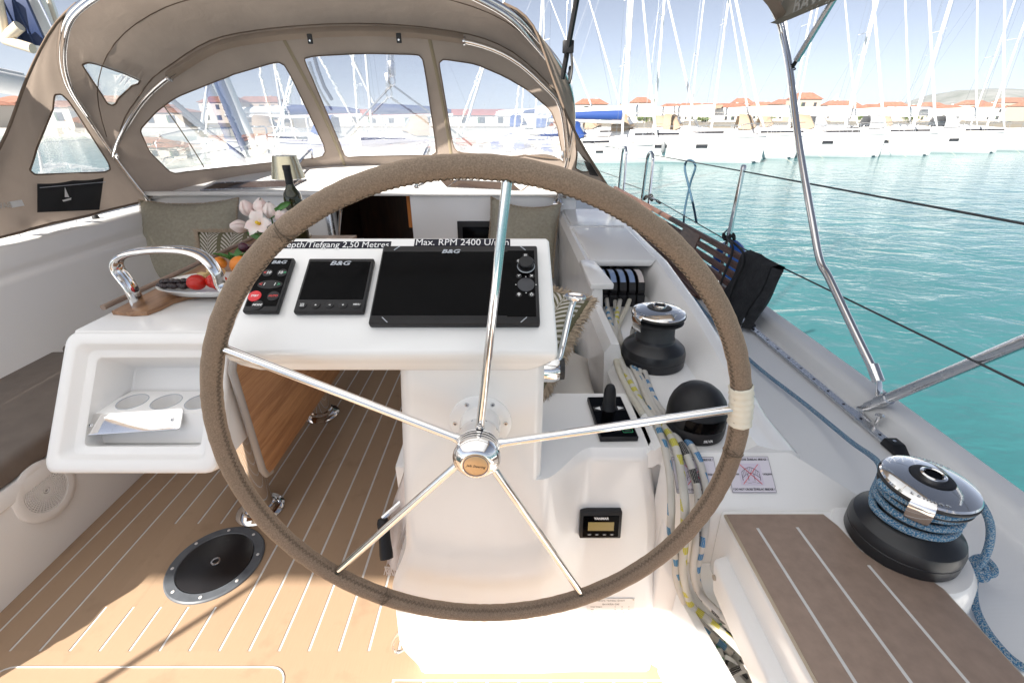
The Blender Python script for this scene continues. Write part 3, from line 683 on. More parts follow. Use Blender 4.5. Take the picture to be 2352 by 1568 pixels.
# multifunction display
ds, w, h = device(((712, 604), (862, 601), (840, 724), (681, 726)), 'multifunction_display', 'small square black display between keypad and chartplotter', 'display')
obj('housing', G().box((0, 0, .006), (w, h, .012), .003, 2), M_['black'], ds, 40, True)
obj('screen', G().box((0, .010, .0122), (w-.010, h-.038, .0014), .0004, 1), M_['blackgloss'], ds, 40, True)
bg_logo(ds, 0, h*.39, .0134, w*.31)
for k, s_ in enumerate(('', '', '', '', 'MENU')):
    x = (-.39+.195*k)*w; y = -h*.385; button(ds, x, y, .0122, .0085, .0075)
    if s_: text('lettering', s_, .0048, M_['white'], T(x, y+.001, .0137), ds, 0, .0001)
    elif k == 0:
        for i in range(3):
            for j in range(3): obj('icon_dot', G().box((x+(i-1)*.0026, y+(j-1)*.0026, .0138), (.0016, .0016, .0004)), M_['white'], ds, None, True)
    else:
        q = .0022; tri = {1: [(x-q, y-q*.5), (x+q, y-q*.5), (x, y+q*.8)], 2: [(x-q, y), (x+q, y-q*.4), (x+q, y+q*.5)], 3: [(x-q, y+q*.5), (x, y-q*.8), (x+q, y+q*.5)]}[k]
        obj('icon', G().prism(tri, .0140, None, 0, .0136), M_['white'], ds, None, True)
# chartplotter
pt, w, h = device(((883, 577), (1232, 575), (1241, 753), (851, 755)), 'chartplotter', 'large black chartplotter screen with keys and rotary knob on the console', 'chartplotter')
obj('housing', G().box((0, 0, .008), (w, h, .016), .004, 2), M_['black'], pt, 40, True)
obj('screen', G().box((-.026, 0, .0163), (w-.060, h-.036, .0014), .0004, 1), M_['blackgloss'], pt, 40, True)
obj('key_panel', G().box((w*.5-.034, 0, .0163), (.054, h-.030, .0012), .0004, 1), M_['blackgloss'], pt, 40, True)
bg_logo(pt, -w*.058, h*.405, .0175, w*.118)
kx = w*.5-.034
def keyat(px, py): q = pt.matrix_basis.inverted() @ aP(px, py, pt.matrix_basis @ V(0, 0, .017), Mpan.col[2].to_3d()); return q.x, q.y
x, y = keyat(1208, 613)
kn = obj('rotary_knob', G().lathe([(.0165, .016), (.0165, .021), (.0145, .023), (.0145, .033), (.013, .0345), (0, .034)], T(x, y, 0), 32), M_['black'], pt, 35, True)
obj('knob_ring', G().lathe([(.0166, .0215), (.0175, .0195), (.0166, .018)], T(x, y, 0), 32), M_['grey'], kn, 40, True)
x, y = keyat(1208, 654); obj('rocker_key', G().lathe([(.0165, .016), (.0165, .0182), (.012, .0190), (0, .0186)], T(x, y, 0), 32), mat('key_grey', (.03, .032, .04), .4), pt, 35, True)
for dx, dy in ((0, .0195), (0, -.0195), (.0195, 0), (-.0195, 0)):
    obj('icon', G().prism(ell(.0011, .0011, 8, x+dx, y+dy), .0176, None, 0, .0172), M_['white'], pt, None, True)
for px, py, ic in ((1207, 587, 'grid'), (1192, 600, 'o'), (1221, 600, 'bars'), (1192, 634, 'v'), (1221, 634, 'x'), (1192, 677, 'pin'), (1221, 677, 'pow')):
    x, y = keyat(px, py); button(pt, x, y, .0165, .006, .006); z = .0182
    gg = G()
    if ic == 'grid':
        for i in range(3):
            for j in range(3): gg.box((x+(i-1)*.0021, y+(j-1)*.0021, z), (.0014, .0014, .0003))
    elif ic == 'bars':
        for j in range(3): gg.box((x, y+(j-1)*.0021, z), (.006, .0012, .0003))
    elif ic == 'x': gg.box((0, 0, 0), (.0065, .0013, .0003), M=T(x, y, z) @ Matrix.Rotation(R(45), 4, 'Z')).box((0, 0, .0004), (.0065, .0013, .0003), M=T(x, y, z) @ Matrix.Rotation(R(-45), 4, 'Z'))
    elif ic == 'v': gg.box((.001, 0, 0), (.0055, .0013, .0003), M=T(x, y, z) @ Matrix.Rotation(R(45), 4, 'Z')).box((-.0018, -.0004, .0004), (.0025, .0013, .0003), M=T(x, y, z) @ Matrix.Rotation(R(-45), 4, 'Z'))
    elif ic == 'pin': gg.lathe([(.0028, 0), (.0028, .0004), (.0012, .0004), (.0012, 0)], T(x, y+.001, z), 14).box((x, y-.0026, z), (.001, .0025, .0003))
    elif ic == 'pow': gg.lathe([(.0032, 0), (.0032, .0004), (.0023, .0004), (.0023, 0)], T(x, y, z), 18).box((x, y+.0025, z+.0005), (.001, .0034, .0003))
    else: gg.lathe([(.0034, 0), (.0034, .0004), (.0025, .0004), (.0025, 0)], T(x, y, z), 18).box((x, y, z+.0004), (.004, .001, .0003))
    obj('icon', gg, M_['white'], pt, None, True, 'stuff')
for sx in (-1, 1):
    for sy in (-1, 1):
        xx = (-.026*0+sx*(w/2-.030)); obj('corner_mark', G().box((0, 0, 0), (.016, .0016, .0006), M=T(xx, sy*(h/2-.008), .0166) @ Matrix.Rotation(R(45*sx*sy*-1 if True else 0), 4, 'Z')), M_['grey'], pt, None, True)
# ---------------------------------------------------------------- thruster control on the side shelf
q = [aZ(x, y, PZ+.012) for x, y in ((1349, 912), (1424, 911), (1469, 1004), (1379, 1006))]
c = sum(q, V(0, 0, 0))/4; w = ((q[1]-q[0]).length+(q[2]-q[3]).length)/2; h = ((q[0]-q[3]).length+(q[1]-q[2]).length)/2
Mt = frame(V(c.x, c.y, PZ), q[1]-q[0]+q[2]-q[3], q[0]-q[3]+q[1]-q[2])
th = thing('thruster_control', 'black control panel with upright lever on the white shelf beside the ropes', 'control panel', M=Mt)
obj('housing', G().box((0, 0, .007), (w, h, .014), .002, 1), M_['black'], th, 40, True)
obj('fascia', G().box((0, -.001, .0143), (w-.006, h-.006, .001), .0003, 1), M_['blackgloss'], th, 40, True)
rings = []
for hh, rx, ry in ((.012, .021, .019), (.020, .019, .015), (.035, .0165, .0115), (.055, .0165, .0105), (.070, .0145, .0095), (.080, .0105, .008), (.083, .006, .005)):
    rings.append([V(rx*math.cos(2*math.pi*k/24), h*.16+ry*math.sin(2*math.pi*k/24)+hh*.12, hh) for k in range(24)])
obj('lever', G().loft(rings, True, True), M_['black'], th, 50, True)
for sx in (-1, 1):
    obj('direction_key', G().box((sx*w*.31, h*.16, .0152), (.024, .020, .003), .001, 1), M_['black'], th, 40, True)
    obj('arrow', G().prism([(sx*w*.41, h*.16), (sx*w*.25, h*.16+.008), (sx*w*.25, h*.16-.008)][::sx], .0172, None, 0, .0167), M_['white'], th, None, True)
for k in range(3): 
    obj('key', G().box(((k-1)*w*.27, -h*.36, .0153), (.018, .012, .002), .0008, 1), M_['black'], th, 40, True)
    text('lettering', ('ON', 'MODE', 'HOLD')[k], .005, M_['white'] if k < 2 else M_['green'], T((k-1)*w*.27, -h*.36, .0165), th)
obj('green_mark', G().tube([V(x, y, .0155) for x, y in rrect(.024, .018, .003, 3, w*.27, -h*.36)], .0006, 5, True), M_['green'], th, None, True)
# ---------------------------------------------------------------- engine display
Me = faceframe(1377, 1195)
ed = thing('engine_display', 'small black engine display with amber screen on the helm pedestal', 'display', M=Me)
sc_ = (onface(1424, 1195)-onface(1331, 1195)).length; hh = (onface(1377, 1166)-onface(1377, 1226)).length
obj('housing', G().box((0, 0, .008), (sc_, hh*1.02, .020), .003, 2), M_['black'], ed, 40, True)
obj('bezel', G().box((0, -.003, .0183), (sc_*.86, hh*.80, .002), .001, 1), M_['blackgloss'], ed, 40, True)
obj('screen', G().box((0, -.002, .0195), (sc_*.62, hh*.32, .001)), M_['amber'], ed, 40, True)
text('lettering', 'YANMAR', .008, M_['white'], T(0, hh*.27, .0197), ed, 0, .0003, sc_*.36)
for k in range(4): button(ed, (-.27+.18*k)*sc_, -hh*.33, .0192, .006, .0035); 
for k in range(4): obj('icon', G().box(((-.27+.18*k)*sc_, -hh*.33, .0208), (.006, .0012, .0003)), M_['white'], ed, None, True)
# ---------------------------------------------------------------- compass
cpos = aZ(1592, 985, PZ); cpos = V(cpos.x, cpos.y, PZ)
cm = thing('compass', 'domed black steering compass on the coaming beside the wheel', 'compass', cpos)
rc = .071; Mc = Matrix.Translation(cpos) @ Matrix.Rotation(R(-14), 4, 'Z')
def cring(z, r, sy=1., oy=0.): return [Mc @ V(r*math.cos(2*math.pi*k/48), oy+r*sy*math.sin(2*math.pi*k/48), z) for k in range(48)]
obj('base', G().loft([cring(0, rc*.93), cring(.004, rc*.985), cring(.012, rc), cring(.030, rc), cring(.033, rc*.985)], True, True), M_['black'], cm, 35)
prof = [(.033, .985, 0), (.050, 1.0, 0), (.070, .97, .002), (.088, .88, .005), (.103, .72, .010), (.113, .52, .014), (.119, .28, .017), (.121, .02, .018)]
obj('hood', G().loft([cring(z, rc*r, 1, o) for z, r, o in prof], True, True), M_['black'], cm, 60)
lid = [[Mc @ V(rc*r*1.012*math.sin(R(a)), -rc*r*1.012*math.cos(R(a)), z) for a in range(-28, 60, 8)] for z, r in ((.036, .985), (.050, 1.0), (.066, .978))]
obj('lens_flap', G().loft(lid), M_['blackgloss'], cm, 60)
text('lettering', 'SILVA', .012, M_['white'], Mc @ along(V(rc*1.002*math.sin(R(20)), -rc*1.002*math.cos(R(20)), .017), (math.sin(R(20)), -math.cos(R(20)), 0)), cm, 0, .0003, .023, local=False)
# ---------------------------------------------------------------- throttle lever
tl = thing('throttle_lever', 'chrome engine throttle lever with flat oval grip beside the console', 'lever', (.07, .90, .88))
b0 = aY(1266, 847, .90); k0 = aY(1321, 683, 1.0)
obj('boss', G().tube([V(.055, b0.y, b0.z), V(.095, b0.y, b0.z), V(.108, b0.y, b0.z)], [.030, .030, .024], 28), M_['chrome'], tl, 40)
obj('boss_cap', G().tube([V(.108, b0.y, b0.z), V(.118, b0.y, b0.z)], [.025, .024], 28), M_['blackrub'], tl, 40)
obj('rod', G().tube(cat([V(.098, b0.y, b0.z), V(.110, b0.y+.01, b0.z+.035), V(.135, k0.y-.02, k0.z-.03), k0], 6), .0075, 16), M_['chrome'], tl, 60)
Mk = frame(k0, (1, .0, -.08), (0, 1, .15))
obj('grip', G().loft([[Mk @ V(r*.026*math.cos(2*math.pi*k/28), r*.015*math.sin(2*math.pi*k/28), z) for k in range(28)] for z, r in ((-.011, .15), (-.009, .55), (-.003, .93), (.002, 1.0), (.005, .94), (.0056, .80), (.0035, .6), (.003, .05))], True, True), M_['chrome'], tl, 40)
# ---------------------------------------------------------------- bridge warning stickers
ms = mat('sticker_vinyl', (.66, .63, .70), .45); mp_ = mat('sticker_picture', (.60, .55, .66), .45)
fo, fn = V(.5, .745, .62), V(0, -.61, .79)
Ff = frame((0, .745+.0, .62), (1, 0, 0), (0, .104, .08))
nrm = Ff.col[2].to_3d()
def stick(c4, rows, right, left, lab):
    q = [Ff.inverted() @ aP(x, y, Ff @ V(0, 0, .004), nrm) for x, y in c4]
    w = ((q[1].x-q[0].x)+(q[2].x-q[3].x))/2; h = ((q[0].y-q[3].y)+(q[1].y-q[2].y))/2; cx = sum(p.x for p in q)/4; cy_ = sum(p.y for p in q)/4
    st = thing('warning_sticker', lab, 'sticker', M=Ff @ T(cx, cy_, .0035))
    obj('sheet', G().box((0, 0, .0003), (w, h, .0006)), ms, st, None, True); obj('picture', G().box((0, 0, .0006), (w*.52, h*.60, .0006)), mp_, st, None, True)
    obj('border', G().tube([V(x, y, .0007) for x, y in rrect(w*.985, h*.98, .0005, 1)], .0004, 4, True), M_['ink'], st, None, True)
    for s_, yy in ((rows[0], .41), (rows[1], -.41)): text('lettering', s_, .008, M_['ink'], T(0, h*yy, .0009), st, 0, .00012, w*.93, sy=1.15)
    text('lettering', right, .008, M_['ink'], T(w*.38, 0, .0009), st, 0, .00012, w*.20)
    if left: text('lettering', left, .008, M_['ink'], T(-w*.38, 0, .0009), st, 0, .00012, w*.22)
    b = G()
    for r_ in (0, .10): b.tube([V(w*(-.2+.4*i/10), h*(-.10+r_*1.6+.13*math.sin(math.pi*i/10)), .0011) for i in range(11)], .0005, 4)
    for i in range(11): b.tube([V(w*(-.2+.04*i), h*(-.10+.13*math.sin(math.pi*i/10)), .0011), V(w*(-.2+.04*i), h*(.06+.13*math.sin(math.pi*i/10)), .0011)], .0003, 4)
    for xx in (-.2, -.07, .07, .2): b.tube([V(w*xx, h*.0, .0011), V(w*xx, h*-.17, .0011)], .0006, 4)
    for k in range(4): b.tube([V(w*(-.2+.1*k), h*(-.21-.03*(k % 2)), .0011), V(w*(-.12+.1*k), h*(-.21-.03*(k % 2)), .0011)], .0003, 4)
    obj('bridge_drawing', b, M_['ink'], st, None, True, 'stuff')
    for sx in (-1, 1): obj('red_stroke', G().tube([V(-sx*w*.21, h*.27, .0016+.0004*sx), V(sx*w*.21, -h*.27, .0016+.0004*sx)], .0007, 5), M_['redp'], st, None, True)
stick(((1548, 1049), (1641, 1048), (1652, 1131), (1548, 1134)), ('! DO NOT CROSS TISNO BRIDGE !',)*2, 'TISNO', '', 'white sticker warning not to cross Tisno bridge, half behind the hanging ropes')
stick(((1678, 1048), (1768, 1047), (1780, 1130), (1670, 1132)), ('! DO NOT CROSS ŽDRELAC BRIDGE !',)*2, 'UGLJAN', 'PAŠMAN', 'white sticker warning not to cross Ždrelac bridge on the sloping white face')
# ================================================================ winches
def ring_text(par, M, s_, r, z, size, a0, m, tilt=0):
    for i, ch in enumerate(s_):
        a = a0+i*size*.95/r
        text('lettering', ch, size, m, M @ Matrix.Rotation(a, 4, 'Z') @ T(0, -r, z) @ Matrix.Rotation(tilt, 4, 'X'), par, 0, .0003, local=False)
def winch(pos, rb, h, lab, rot, gold=False):
    t = thing('winch', lab, 'winch', pos); M = Matrix.Translation(pos) @ Matrix.Rotation(rot, 4, 'Z'); b = rb; H = h
    obj('base', G().lathe([(b*.98, 0), (b, .004), (b, H*.15), (b*.99, H*.155), (b, H*.165), (b*.995, H*.22), (b*.95, H*.29), (b*.84, H*.345), (b*.70, H*.385), (b*.63, H*.42), (b*.605, H*.46), (b*.60, H*.47)], M, 56), M_['winchbase'], t, 25)
    obj('drum', G().lathe([(b*.60, H*.44), (b*.575, H*.52), (b*.565, H*.62), (b*.575, H*.70), (b*.61, H*.745)], M, 48), M_['drum'], t, 40)
    obj('lower_jaw', G().lathe([(b*.60, H*.735), (b*.75, H*.755), (b*.785, H*.77), (b*.785, H*.785), (b*.66, H*.81), (b*.62, H*.82)], M, 48), M_['blackrub'], t, 25)
    obj('upper_jaw', G().lathe([(b*.62, H*.815), (b*.68, H*.835), (b*.815, H*.86), (b*.82, H*.885), (b*.80, H*.895)], M, 48), M_['blackrub'], t, 25)
    cap = obj('top_cap', G().lathe([(b*.80, H*.893), (b*.805, H*.905), (b*.78, H*.925), (b*.68, H*.95), (b*.52, H*.972), (b*.37, H*.985), (b*.36, H*.975)], M, 64), M_['chrome'], t, 30)
    obj('socket_surround', G().lathe([(b*.36, H*.972), (b*.355, H*.99), (b*.33, H*.995), (b*.22, H*.99)], M, 40), M_['black'], t, 30)
    sk = obj('handle_socket', G().lathe([(b*.22, H*.985), (b*.215, H*1.03), (b*.18, H*1.04), (b*.155, H*1.03), (b*.15, H*.97), (0, H*.96)], M, 32), M_['chrome'], t, 30)
    obj('socket_hole', G().prism([(b*(.15 if k % 2 else .115)*math.cos(math.pi*k/8), b*(.15 if k % 2 else .115)*math.sin(math.pi*k/8)) for k in range(16)], H*1.021, M, 0, H*1.0), M_['blackgloss'], sk, None)
    # feeder arm: a hooked chrome lip hanging off the cap
    arm = [[M @ V(b*r*math.cos(R(a)), b*r*math.sin(R(a)), H*z) for r, z in ((.70, .945), (.80, .925), (.86, .87), (.86, .74), (.80, .66), (.76, .68), (.79, .76), (.79, .86), (.74, .90))] for a in (-13, -9, 0, 9, 13)]
    obj('feeder_arm', G().loft(arm, True, True), M_['chrome'], t, 40)
    ring_text(cap, M, 'LEWMAR', b*.70, H*.948, b*.11, R(-62)-rot, M_['grey'], R(-12)); ring_text(cap, M, 'LEWMAR', b*.70, H*.948, b*.11, R(118)-rot, M_['grey'], R(-12))
    return t, M
fw_pos = V(.448, 1.285, PZ)
winch(fw_pos, .099, .185, 'bare black winch with chrome top beside the rope clutches', R(205))
aw_pos = V(.790, .655, SZ+.004); AR, AH = .095, .172
winch(aw_pos, AR, AH, 'large black winch wound with blue rope beside the teak helm seat', R(225))
# blue genoa sheet: along the deck, three turns, over the feeder, knot, tail on deck
dk = [aZ(1640, 740, .515), aZ(1725, 829, .515), aZ(1850, 928, .525), aZ(1950, 1010, .56), aZ(2020, 1066, .655)]
dr, rr = AR*.60+.0068, .0070
lead = [V(deckx(5, 1.0), 6.0, .52), V(1.02, 3.2, .515)]+dk
turns = []
a_in = math.atan2(dk[-1].y-aw_pos.y, dk[-1].x-aw_pos.x)
for i in range(0, 62):
    a = R(128)+i*2*math.pi*2.7/61; turns.append(aw_pos+V(dr*math.cos(a)*(1+.04*(i < 4)), dr*math.sin(a)*(1+.04*(i < 4)), AH*(.43+.345*i/61)))
tail = [aw_pos+V(AR*.72*math.cos(a), AR*.72*math.sin(a), AH*.81) for a in (R(160), R(200), R(250), R(300), R(335))]
tail += [aZ(2248, 1150, .745), aZ(2272, 1195, .70), aZ(2274, 1240, .645), aZ(2262, 1278, .60), aZ(2243, 1303, .565)]
path = cat(lead+turns[::3]+tail, 6)
sh = thing('jib_sheet', 'blue flecked rope running along the deck onto the winch, its end knotted', 'rope', (1.0, 1.2, .5))
obj('rope', G().tube(path, rr, 12), M_['sheet'], sh, 180)
kc = aZ(2250, 1302, .545); kn = [kc+V(.022*math.cos(a)*1.1, .012*math.sin(a)+.004*math.sin(2*a), .008*math.sin(a*1.0)+.004) for a in [2*math.pi*i/14 for i in range(17)]]
kn2 = [kc+V(.010*math.sin(a)-.004, -.006+.012*math.cos(a), .012*math.cos(a*.9)) for a in [2*math.pi*i/14 for i in range(12)]]
obj('knot', G().tube(cat(kn, 3), rr*1.12, 12).tube(cat(kn2, 3), rr*1.12, 12), M_['sheet'], sh, 180)
tl2 = [kc+V(0, -.002, 0), aZ(2237, 1340, .52), aZ(2240, 1390, .512), aZ(2262, 1440, .508), aZ(2300, 1490, .506), aZ(2340, 1525, .505), aZ(2420, 1570, .505)]
obj('tail', G().tube(cat(tl2, 6), rr, 12), M_['sheet'], sh, 180)
# ---------------------------------------------------------------- rope clutches
cl_names = ('beside the inner rim', 'second from the inner rim', 'in the middle of the bank', 'fourth from the inner rim', 'nearest the outer coaming, pale label on top')
mlab = mat('clutch_label', (.20, .28, .45), .25); mlab2 = mat('clutch_label_pale', (.55, .50, .48), .3)
bank_y = 1.74
for i in range(5):
    x = .376+.0375*i; t = thing('rope_clutch', f'black rope clutch lever {cl_names[i]}', 'rope clutch', (x, bank_y, PZ), group='rope clutches in the coaming recess')
    obj('body', G().hull([(x-.0165, bank_y, PZ+.002), (x+.0165, bank_y, PZ+.002), (x-.0165, bank_y, PZ+.052), (x+.0165, bank_y, PZ+.052), (x-.0165, bank_y+.21, PZ+.002), (x+.0165, bank_y+.21, PZ+.002), (x-.0165, bank_y+.21, PZ+.06), (x+.0165, bank_y+.21, PZ+.06)], .004, 2), M_['black'], t)
    prof = [(.012, .050), (.006, .072), (.018, .098), (.045, .116), (.085, .124), (.13, .122), (.17, .110), (.19, .09), (.19, .055)]
    obj('lever', G().loft([[V(x+sx, bank_y+a, PZ+b_) for a, b_ in prof] for sx in (-.0135, .0135)], True, True).add([], []), M_['black'], t, 30)
    obj('label', G().loft([[V(x+sx, bank_y+a, PZ+b_+.0012) for a, b_ in ((.020, .0995), (.045, .116), (.085, .124), (.12, .1225))] for sx in (-.011, .011)]), mlab2 if i == 4 else mlab, t, 30)
# ---------------------------------------------------------------- control lines: from the clutches, over the shelf, hanging into the rope bin
ZR = PZ+.009
Fsl = Ff @ V(0, 0, .012)
def over(pts, Yh):
    out = []
    for (x, y, *zz) in pts:
        if zz: out.append(aZ(x, y, zz[0]))
        elif y < 1012: out.append(aZ(x, y, ZR))
        elif y < 1150: out.append(aP(x, y, Fsl, nrm))
        elif y < 1385: out.append(aY(x, y, Yh-.012*(y > 1200)))
        else: out.append(aX(x, y, .432+.125*min(1, (y-1385)/120)))
    return out
def line(name_lab, pts, m, r, Yh):
    o = obj('control_line', G().tube(cat(over(pts, Yh), 6), r, 12), M_[m], None, 180); tag(o, name_lab, 'rope', 'control lines hanging at the helm'); return o
line('white rope with blue flecks hanging innermost at the helm, beside the engine display', [(1393, 684, .735), (1399, 730, .728), (1412, 765, .722), (1434, 800), (1457, 842), (1480, 903), (1502, 952), (1516, 994), (1527, 1029), (1537, 1082), (1541, 1124), (1542, 1170), (1541, 1223), (1551, 1276), (1554, 1326), (1566, 1368), (1590, 1410), (1630, 1455), (1680, 1500)], 'rope_blue', .0085, .725)
line('white rope with yellow flecks hanging beside the pedestal', [(1424, 690, .735), (1416, 735, .725), (1416, 790, .718), (1436, 853), (1483, 941), (1525, 979), (1552, 1029), (1564, 1086), (1573, 1154), (1572, 1238), (1569, 1314), (1587, 1387), (1628, 1424), (1682, 1474), (1715, 1507)], 'rope_yel', .0095, .715)
line('white rope with black flecks hanging between the yellow and blue flecked ropes', [(1463, 735, .80), (1452, 775, .74), (1468, 846), (1495, 918), (1522, 964), (1552, 1002), (1575, 1040), (1594, 1093), (1604, 1147), (1599, 1238), (1592, 1307), (1606, 1360), (1649, 1408), (1695, 1458)], 'rope_black', .0085, .71)
line('white rope with blue chevron flecks, outermost of the ropes hanging at the helm', [(1470, 735, .80), (1462, 790, .74), (1478, 846), (1506, 922), (1545, 968), (1575, 1006), (1602, 1048), (1617, 1097), (1624, 1147), (1617, 1231), (1605, 1280), (1600, 1322), (1615, 1370), (1660, 1415), (1700, 1448)], 'rope_bluex', .0085, .715)
line('plain cream rope curving from a clutch down beside the inner rim', [(1447, 686, .73), (1437, 712, .73), (1420, 750, .715), (1412, 790, .71), (1418, 840, .71), (1445, 900, .708), (1475, 950, .708)], 'rope_cream', .009, .8)
line('short white rope with small blue flecks leaving the second clutch', [(1412, 684, .73), (1414, 720, .715), (1424, 770, .71), (1440, 815, .709), (1462, 860, .709), (1490, 915, .709)], 'rope_blue', .0078, .8)
for i in range(4):
    x = .38+.0375*i; o = obj('control_line', G().tube(cat([V(x, 1.94, PZ+.035), V(x+.004, 2.1, PZ+.06), V(x+.01*i, 2.3, PZ+.07), V(x+.012*i, 2.53, PZ+.08)], 4), .0065, 8), M_[('rope_blue', 'rope_cream', 'rope_black', 'rope_blue')[i]], None, 180)
    tag(o, ('blue flecked', 'cream', 'black flecked', 'thin blue flecked')[i]+f' rope running forward under the hood from the {("first","second","third","fourth")[i]} clutch', 'rope', 'control lines under the coaming hood')
# coil stowed in the rope bin
cl = thing('rope_coil', 'white and green flecked coil of rope stowed in the bin below the helm seat', 'rope coil', (.56, .5, .1))
c0 = aX(1690, 1530, .56)
for k in range(7):
    a0 = rnd.random()*6; rx, ry = .055+.012*rnd.random(), .10+.03*rnd.random(); o_ = V(rnd.uniform(-.02, .02), rnd.uniform(-.06, .01), -.05+.012*k)
    pts_ = [c0+o_+V(rx*math.cos(2*math.pi*i/16+a0)*.8, ry*math.sin(2*math.pi*i/16+a0)-.03, .02*math.sin(4*math.pi*i/16+k)+.02*math.cos(2*math.pi*i/16)) for i in range(16)]
    obj('turn', G().tube(cat(pts_, 3, True), .008, 10, True), M_['rope_green' if k % 3 else 'rope_black'], cl, 180)
obj('band', G().tube(cat([c0+V(.06*math.cos(a), -.05, .02+.07*math.sin(a)) for a in [2*math.pi*i/10 for i in range(10)]], 3, True), .009, 8, True), M_['rope_black'], cl, 180)
# ================================================================ SPRAYHOOD
def resample(P, n):
    P = [Vector(p) for p in P]; d = [0]
    for a, b in zip(P[:-1], P[1:]): d.append(d[-1]+(b-a).length)
    out = []; j = 0
    for i in range(n+1):
        q = d[-1]*i/n
        while j < len(P)-2 and d[j+1] < q: j += 1
        t = (q-d[j])/max(1e-9, d[j+1]-d[j]); out.append(P[j].lerp(P[j+1], min(1, max(0, t))))
    return out
def interp(P, s):
    q = max(0, min(1, s))*(len(P)-1); i = min(int(q), len(P)-2); return P[i].lerp(P[i+1], q-i)
NA = 60
pivP, pivS = V(-2.395, 2.955, 1.20), V(.335, 2.955, 1.20)
fh = [pivP]+[aY(x, y, 2.93) for x, y in ((275, 318), (302, 268), (340, 215), (400, 164), (500, 105), (600, 84), (700, 74), (800, 69), (900, 70), (1000, 78), (1100, 95), (1180, 130), (1250, 190), (1288, 240))]+[pivS]
FH = resample(cat(fh, 6), NA)
lowP = [V(-2.35, 3.04, .93), V(-2.28, 3.10, .945), V(-2.1, 3.2, .965), V(-1.8, 3.33, 1.0), V(-1.4, 3.43, 1.035), V(-1.0, 3.46, 1.05), V(-.6, 3.43, 1.035), V(-.2, 3.33, 1.0), V(.1, 3.2, .965), V(.28, 3.10, .945), V(.35, 3.04, .93)]
LOW = resample(cat(lowP, 6), NA)
ahP = [V(-2.35, 3.04, .92), V(-2.40, 2.975, 1.15), V(-2.42, 2.90, 1.38), V(-2.36, 2.76, 1.58), V(-2.2, 2.63, 1.74), V(-2.0, 2.56, 1.87), V(-1.6, 2.51, 1.98), V(-1.0, 2.49, 2.03)]
ahS = [V(CX+(CX-p.x)*.96, p.y, p.z) for p in ahP[:-1]][::-1]
AHpts = cat(ahP+ahS, 8)
i0 = min(range(len(AHpts)), key=lambda i: (AHpts[i]-pivP).length); i1 = min(range(len(AHpts)), key=lambda i: (AHpts[i]-pivS).length)
AH_ = resample(AHpts[i0:i1+1], NA)
def Sfront(s, t):
    lo = interp(LOW, s); hi = interp(FH, s); p = lo.lerp(hi, t); return p+V(0, .05*math.sin(math.pi*t)*math.sin(math.pi*s), .0)
def Sroof(s, t):                                       # t 0 = aft bow, 1 = forward bow
    a = interp(AH_, s); b = interp(FH, s); p = a.lerp(b, t)
    bulge = .05*math.sin(math.pi*t)*(.3+.7*math.sin(math.pi*s)); rip = .012*math.exp(-((s-.12)/.10)**2)*math.sin(s*190)*t
    return p+V(0, .0, bulge+rip*.6)
def invert(Sf, x, y, s=.3, t=.5):
    for _ in range(60):
        p = pix(Sf(s, t)); ex, ey = x-p[0], y-p[1]
        if abs(ex)+abs(ey) < .3: break
        h = 1e-3; a = pix(Sf(s+h, t)); b = pix(Sf(s, t+h)); J = ((a[0]-p[0])/h, (b[0]-p[0])/h, (a[1]-p[1])/h, (b[1]-p[1])/h)
        det = J[0]*J[3]-J[1]*J[2]
        if abs(det) < 1e-6: break
        ds = (J[3]*ex-J[1]*ey)/det; dt = (-J[2]*ex+J[0]*ey)/det; k = min(1, .12/max(abs(ds), abs(dt), 1e-9)); s = max(.001, min(.999, s+ds*k)); t = max(.001, min(.999, t+dt*k))
    return s, t
def round_poly(P, r=.18, n=4):
    out = []; m = len(P)
    for i in range(m):
        p0, p1, p2 = (Vector((*q, 0)) for q in (P[i-1], P[i], P[(i+1) % m])); a = p1.lerp(p0, r); b = p1.lerp(p2, r)
        for j in range(n+1): t = j/n; q = a*(1-t)**2+p1*2*t*(1-t)+b*t*t; out.append((q.x, q.y))
    return out
def inside(p, poly):
    c = False; x, y = p
    for i in range(len(poly)):
        (x1, y1), (x2, y2) = poly[i-1], poly[i]
        if (y1 > y) != (y2 > y) and x < (x2-x1)*(y-y1)/(y2-y1)+x1: c = not c
    return c
def panel(Sf, outline, holes, nu, nv):
    """cloth with window openings: returns cloth geometry and one geometry per window"""
    pts = [Vector(p) for p in outline]; edges = [(i, (i+1) % len(pts)) for i in range(len(pts))]
    for h in holes:
        b = len(pts); pts += [Vector(p) for p in h]; edges += [(b+i, b+(i+1) % len(h)) for i in range(len(h))]
    x0, x1 = min(p[0] for p in outline), max(p[0] for p in outline); y0, y1 = min(p[1] for p in outline), max(p[1] for p in outline)
    for i in range(1, nu):
        for j in range(1, nv):
            q = (x0+(x1-x0)*i/nu, y0+(y1-y0)*j/nv)
            if inside(q, outline): pts.append(Vector(q))
    vo, eo, fo_, *_r = delaunay_2d_cdt(pts, edges, [], 0, 1e-6)
    v3 = [Sf(v[0], v[1]) for v in vo]; cloth = []; wins = [[] for _ in holes]
    for f in fo_:
        c = (sum(vo[i][0] for i in f)/len(f), sum(vo[i][1] for i in f)/len(f))
        if not inside(c, outline): continue
        for k, h in enumerate(holes):
            if inside(c, h): wins[k].append(f); break
        else: cloth.append(f)
    def sub(fs):
        mp = {}; g = G(); vv = []; ff = []
        for f in fs:
            q = []
            for i in f:
                if i not in mp: mp[i] = len(vv); vv.append(v3[i])
                q.append(mp[i])
            ff.append(q)
        return g.add(vv, ff)
    return sub(cloth), [sub(w) for w in wins]
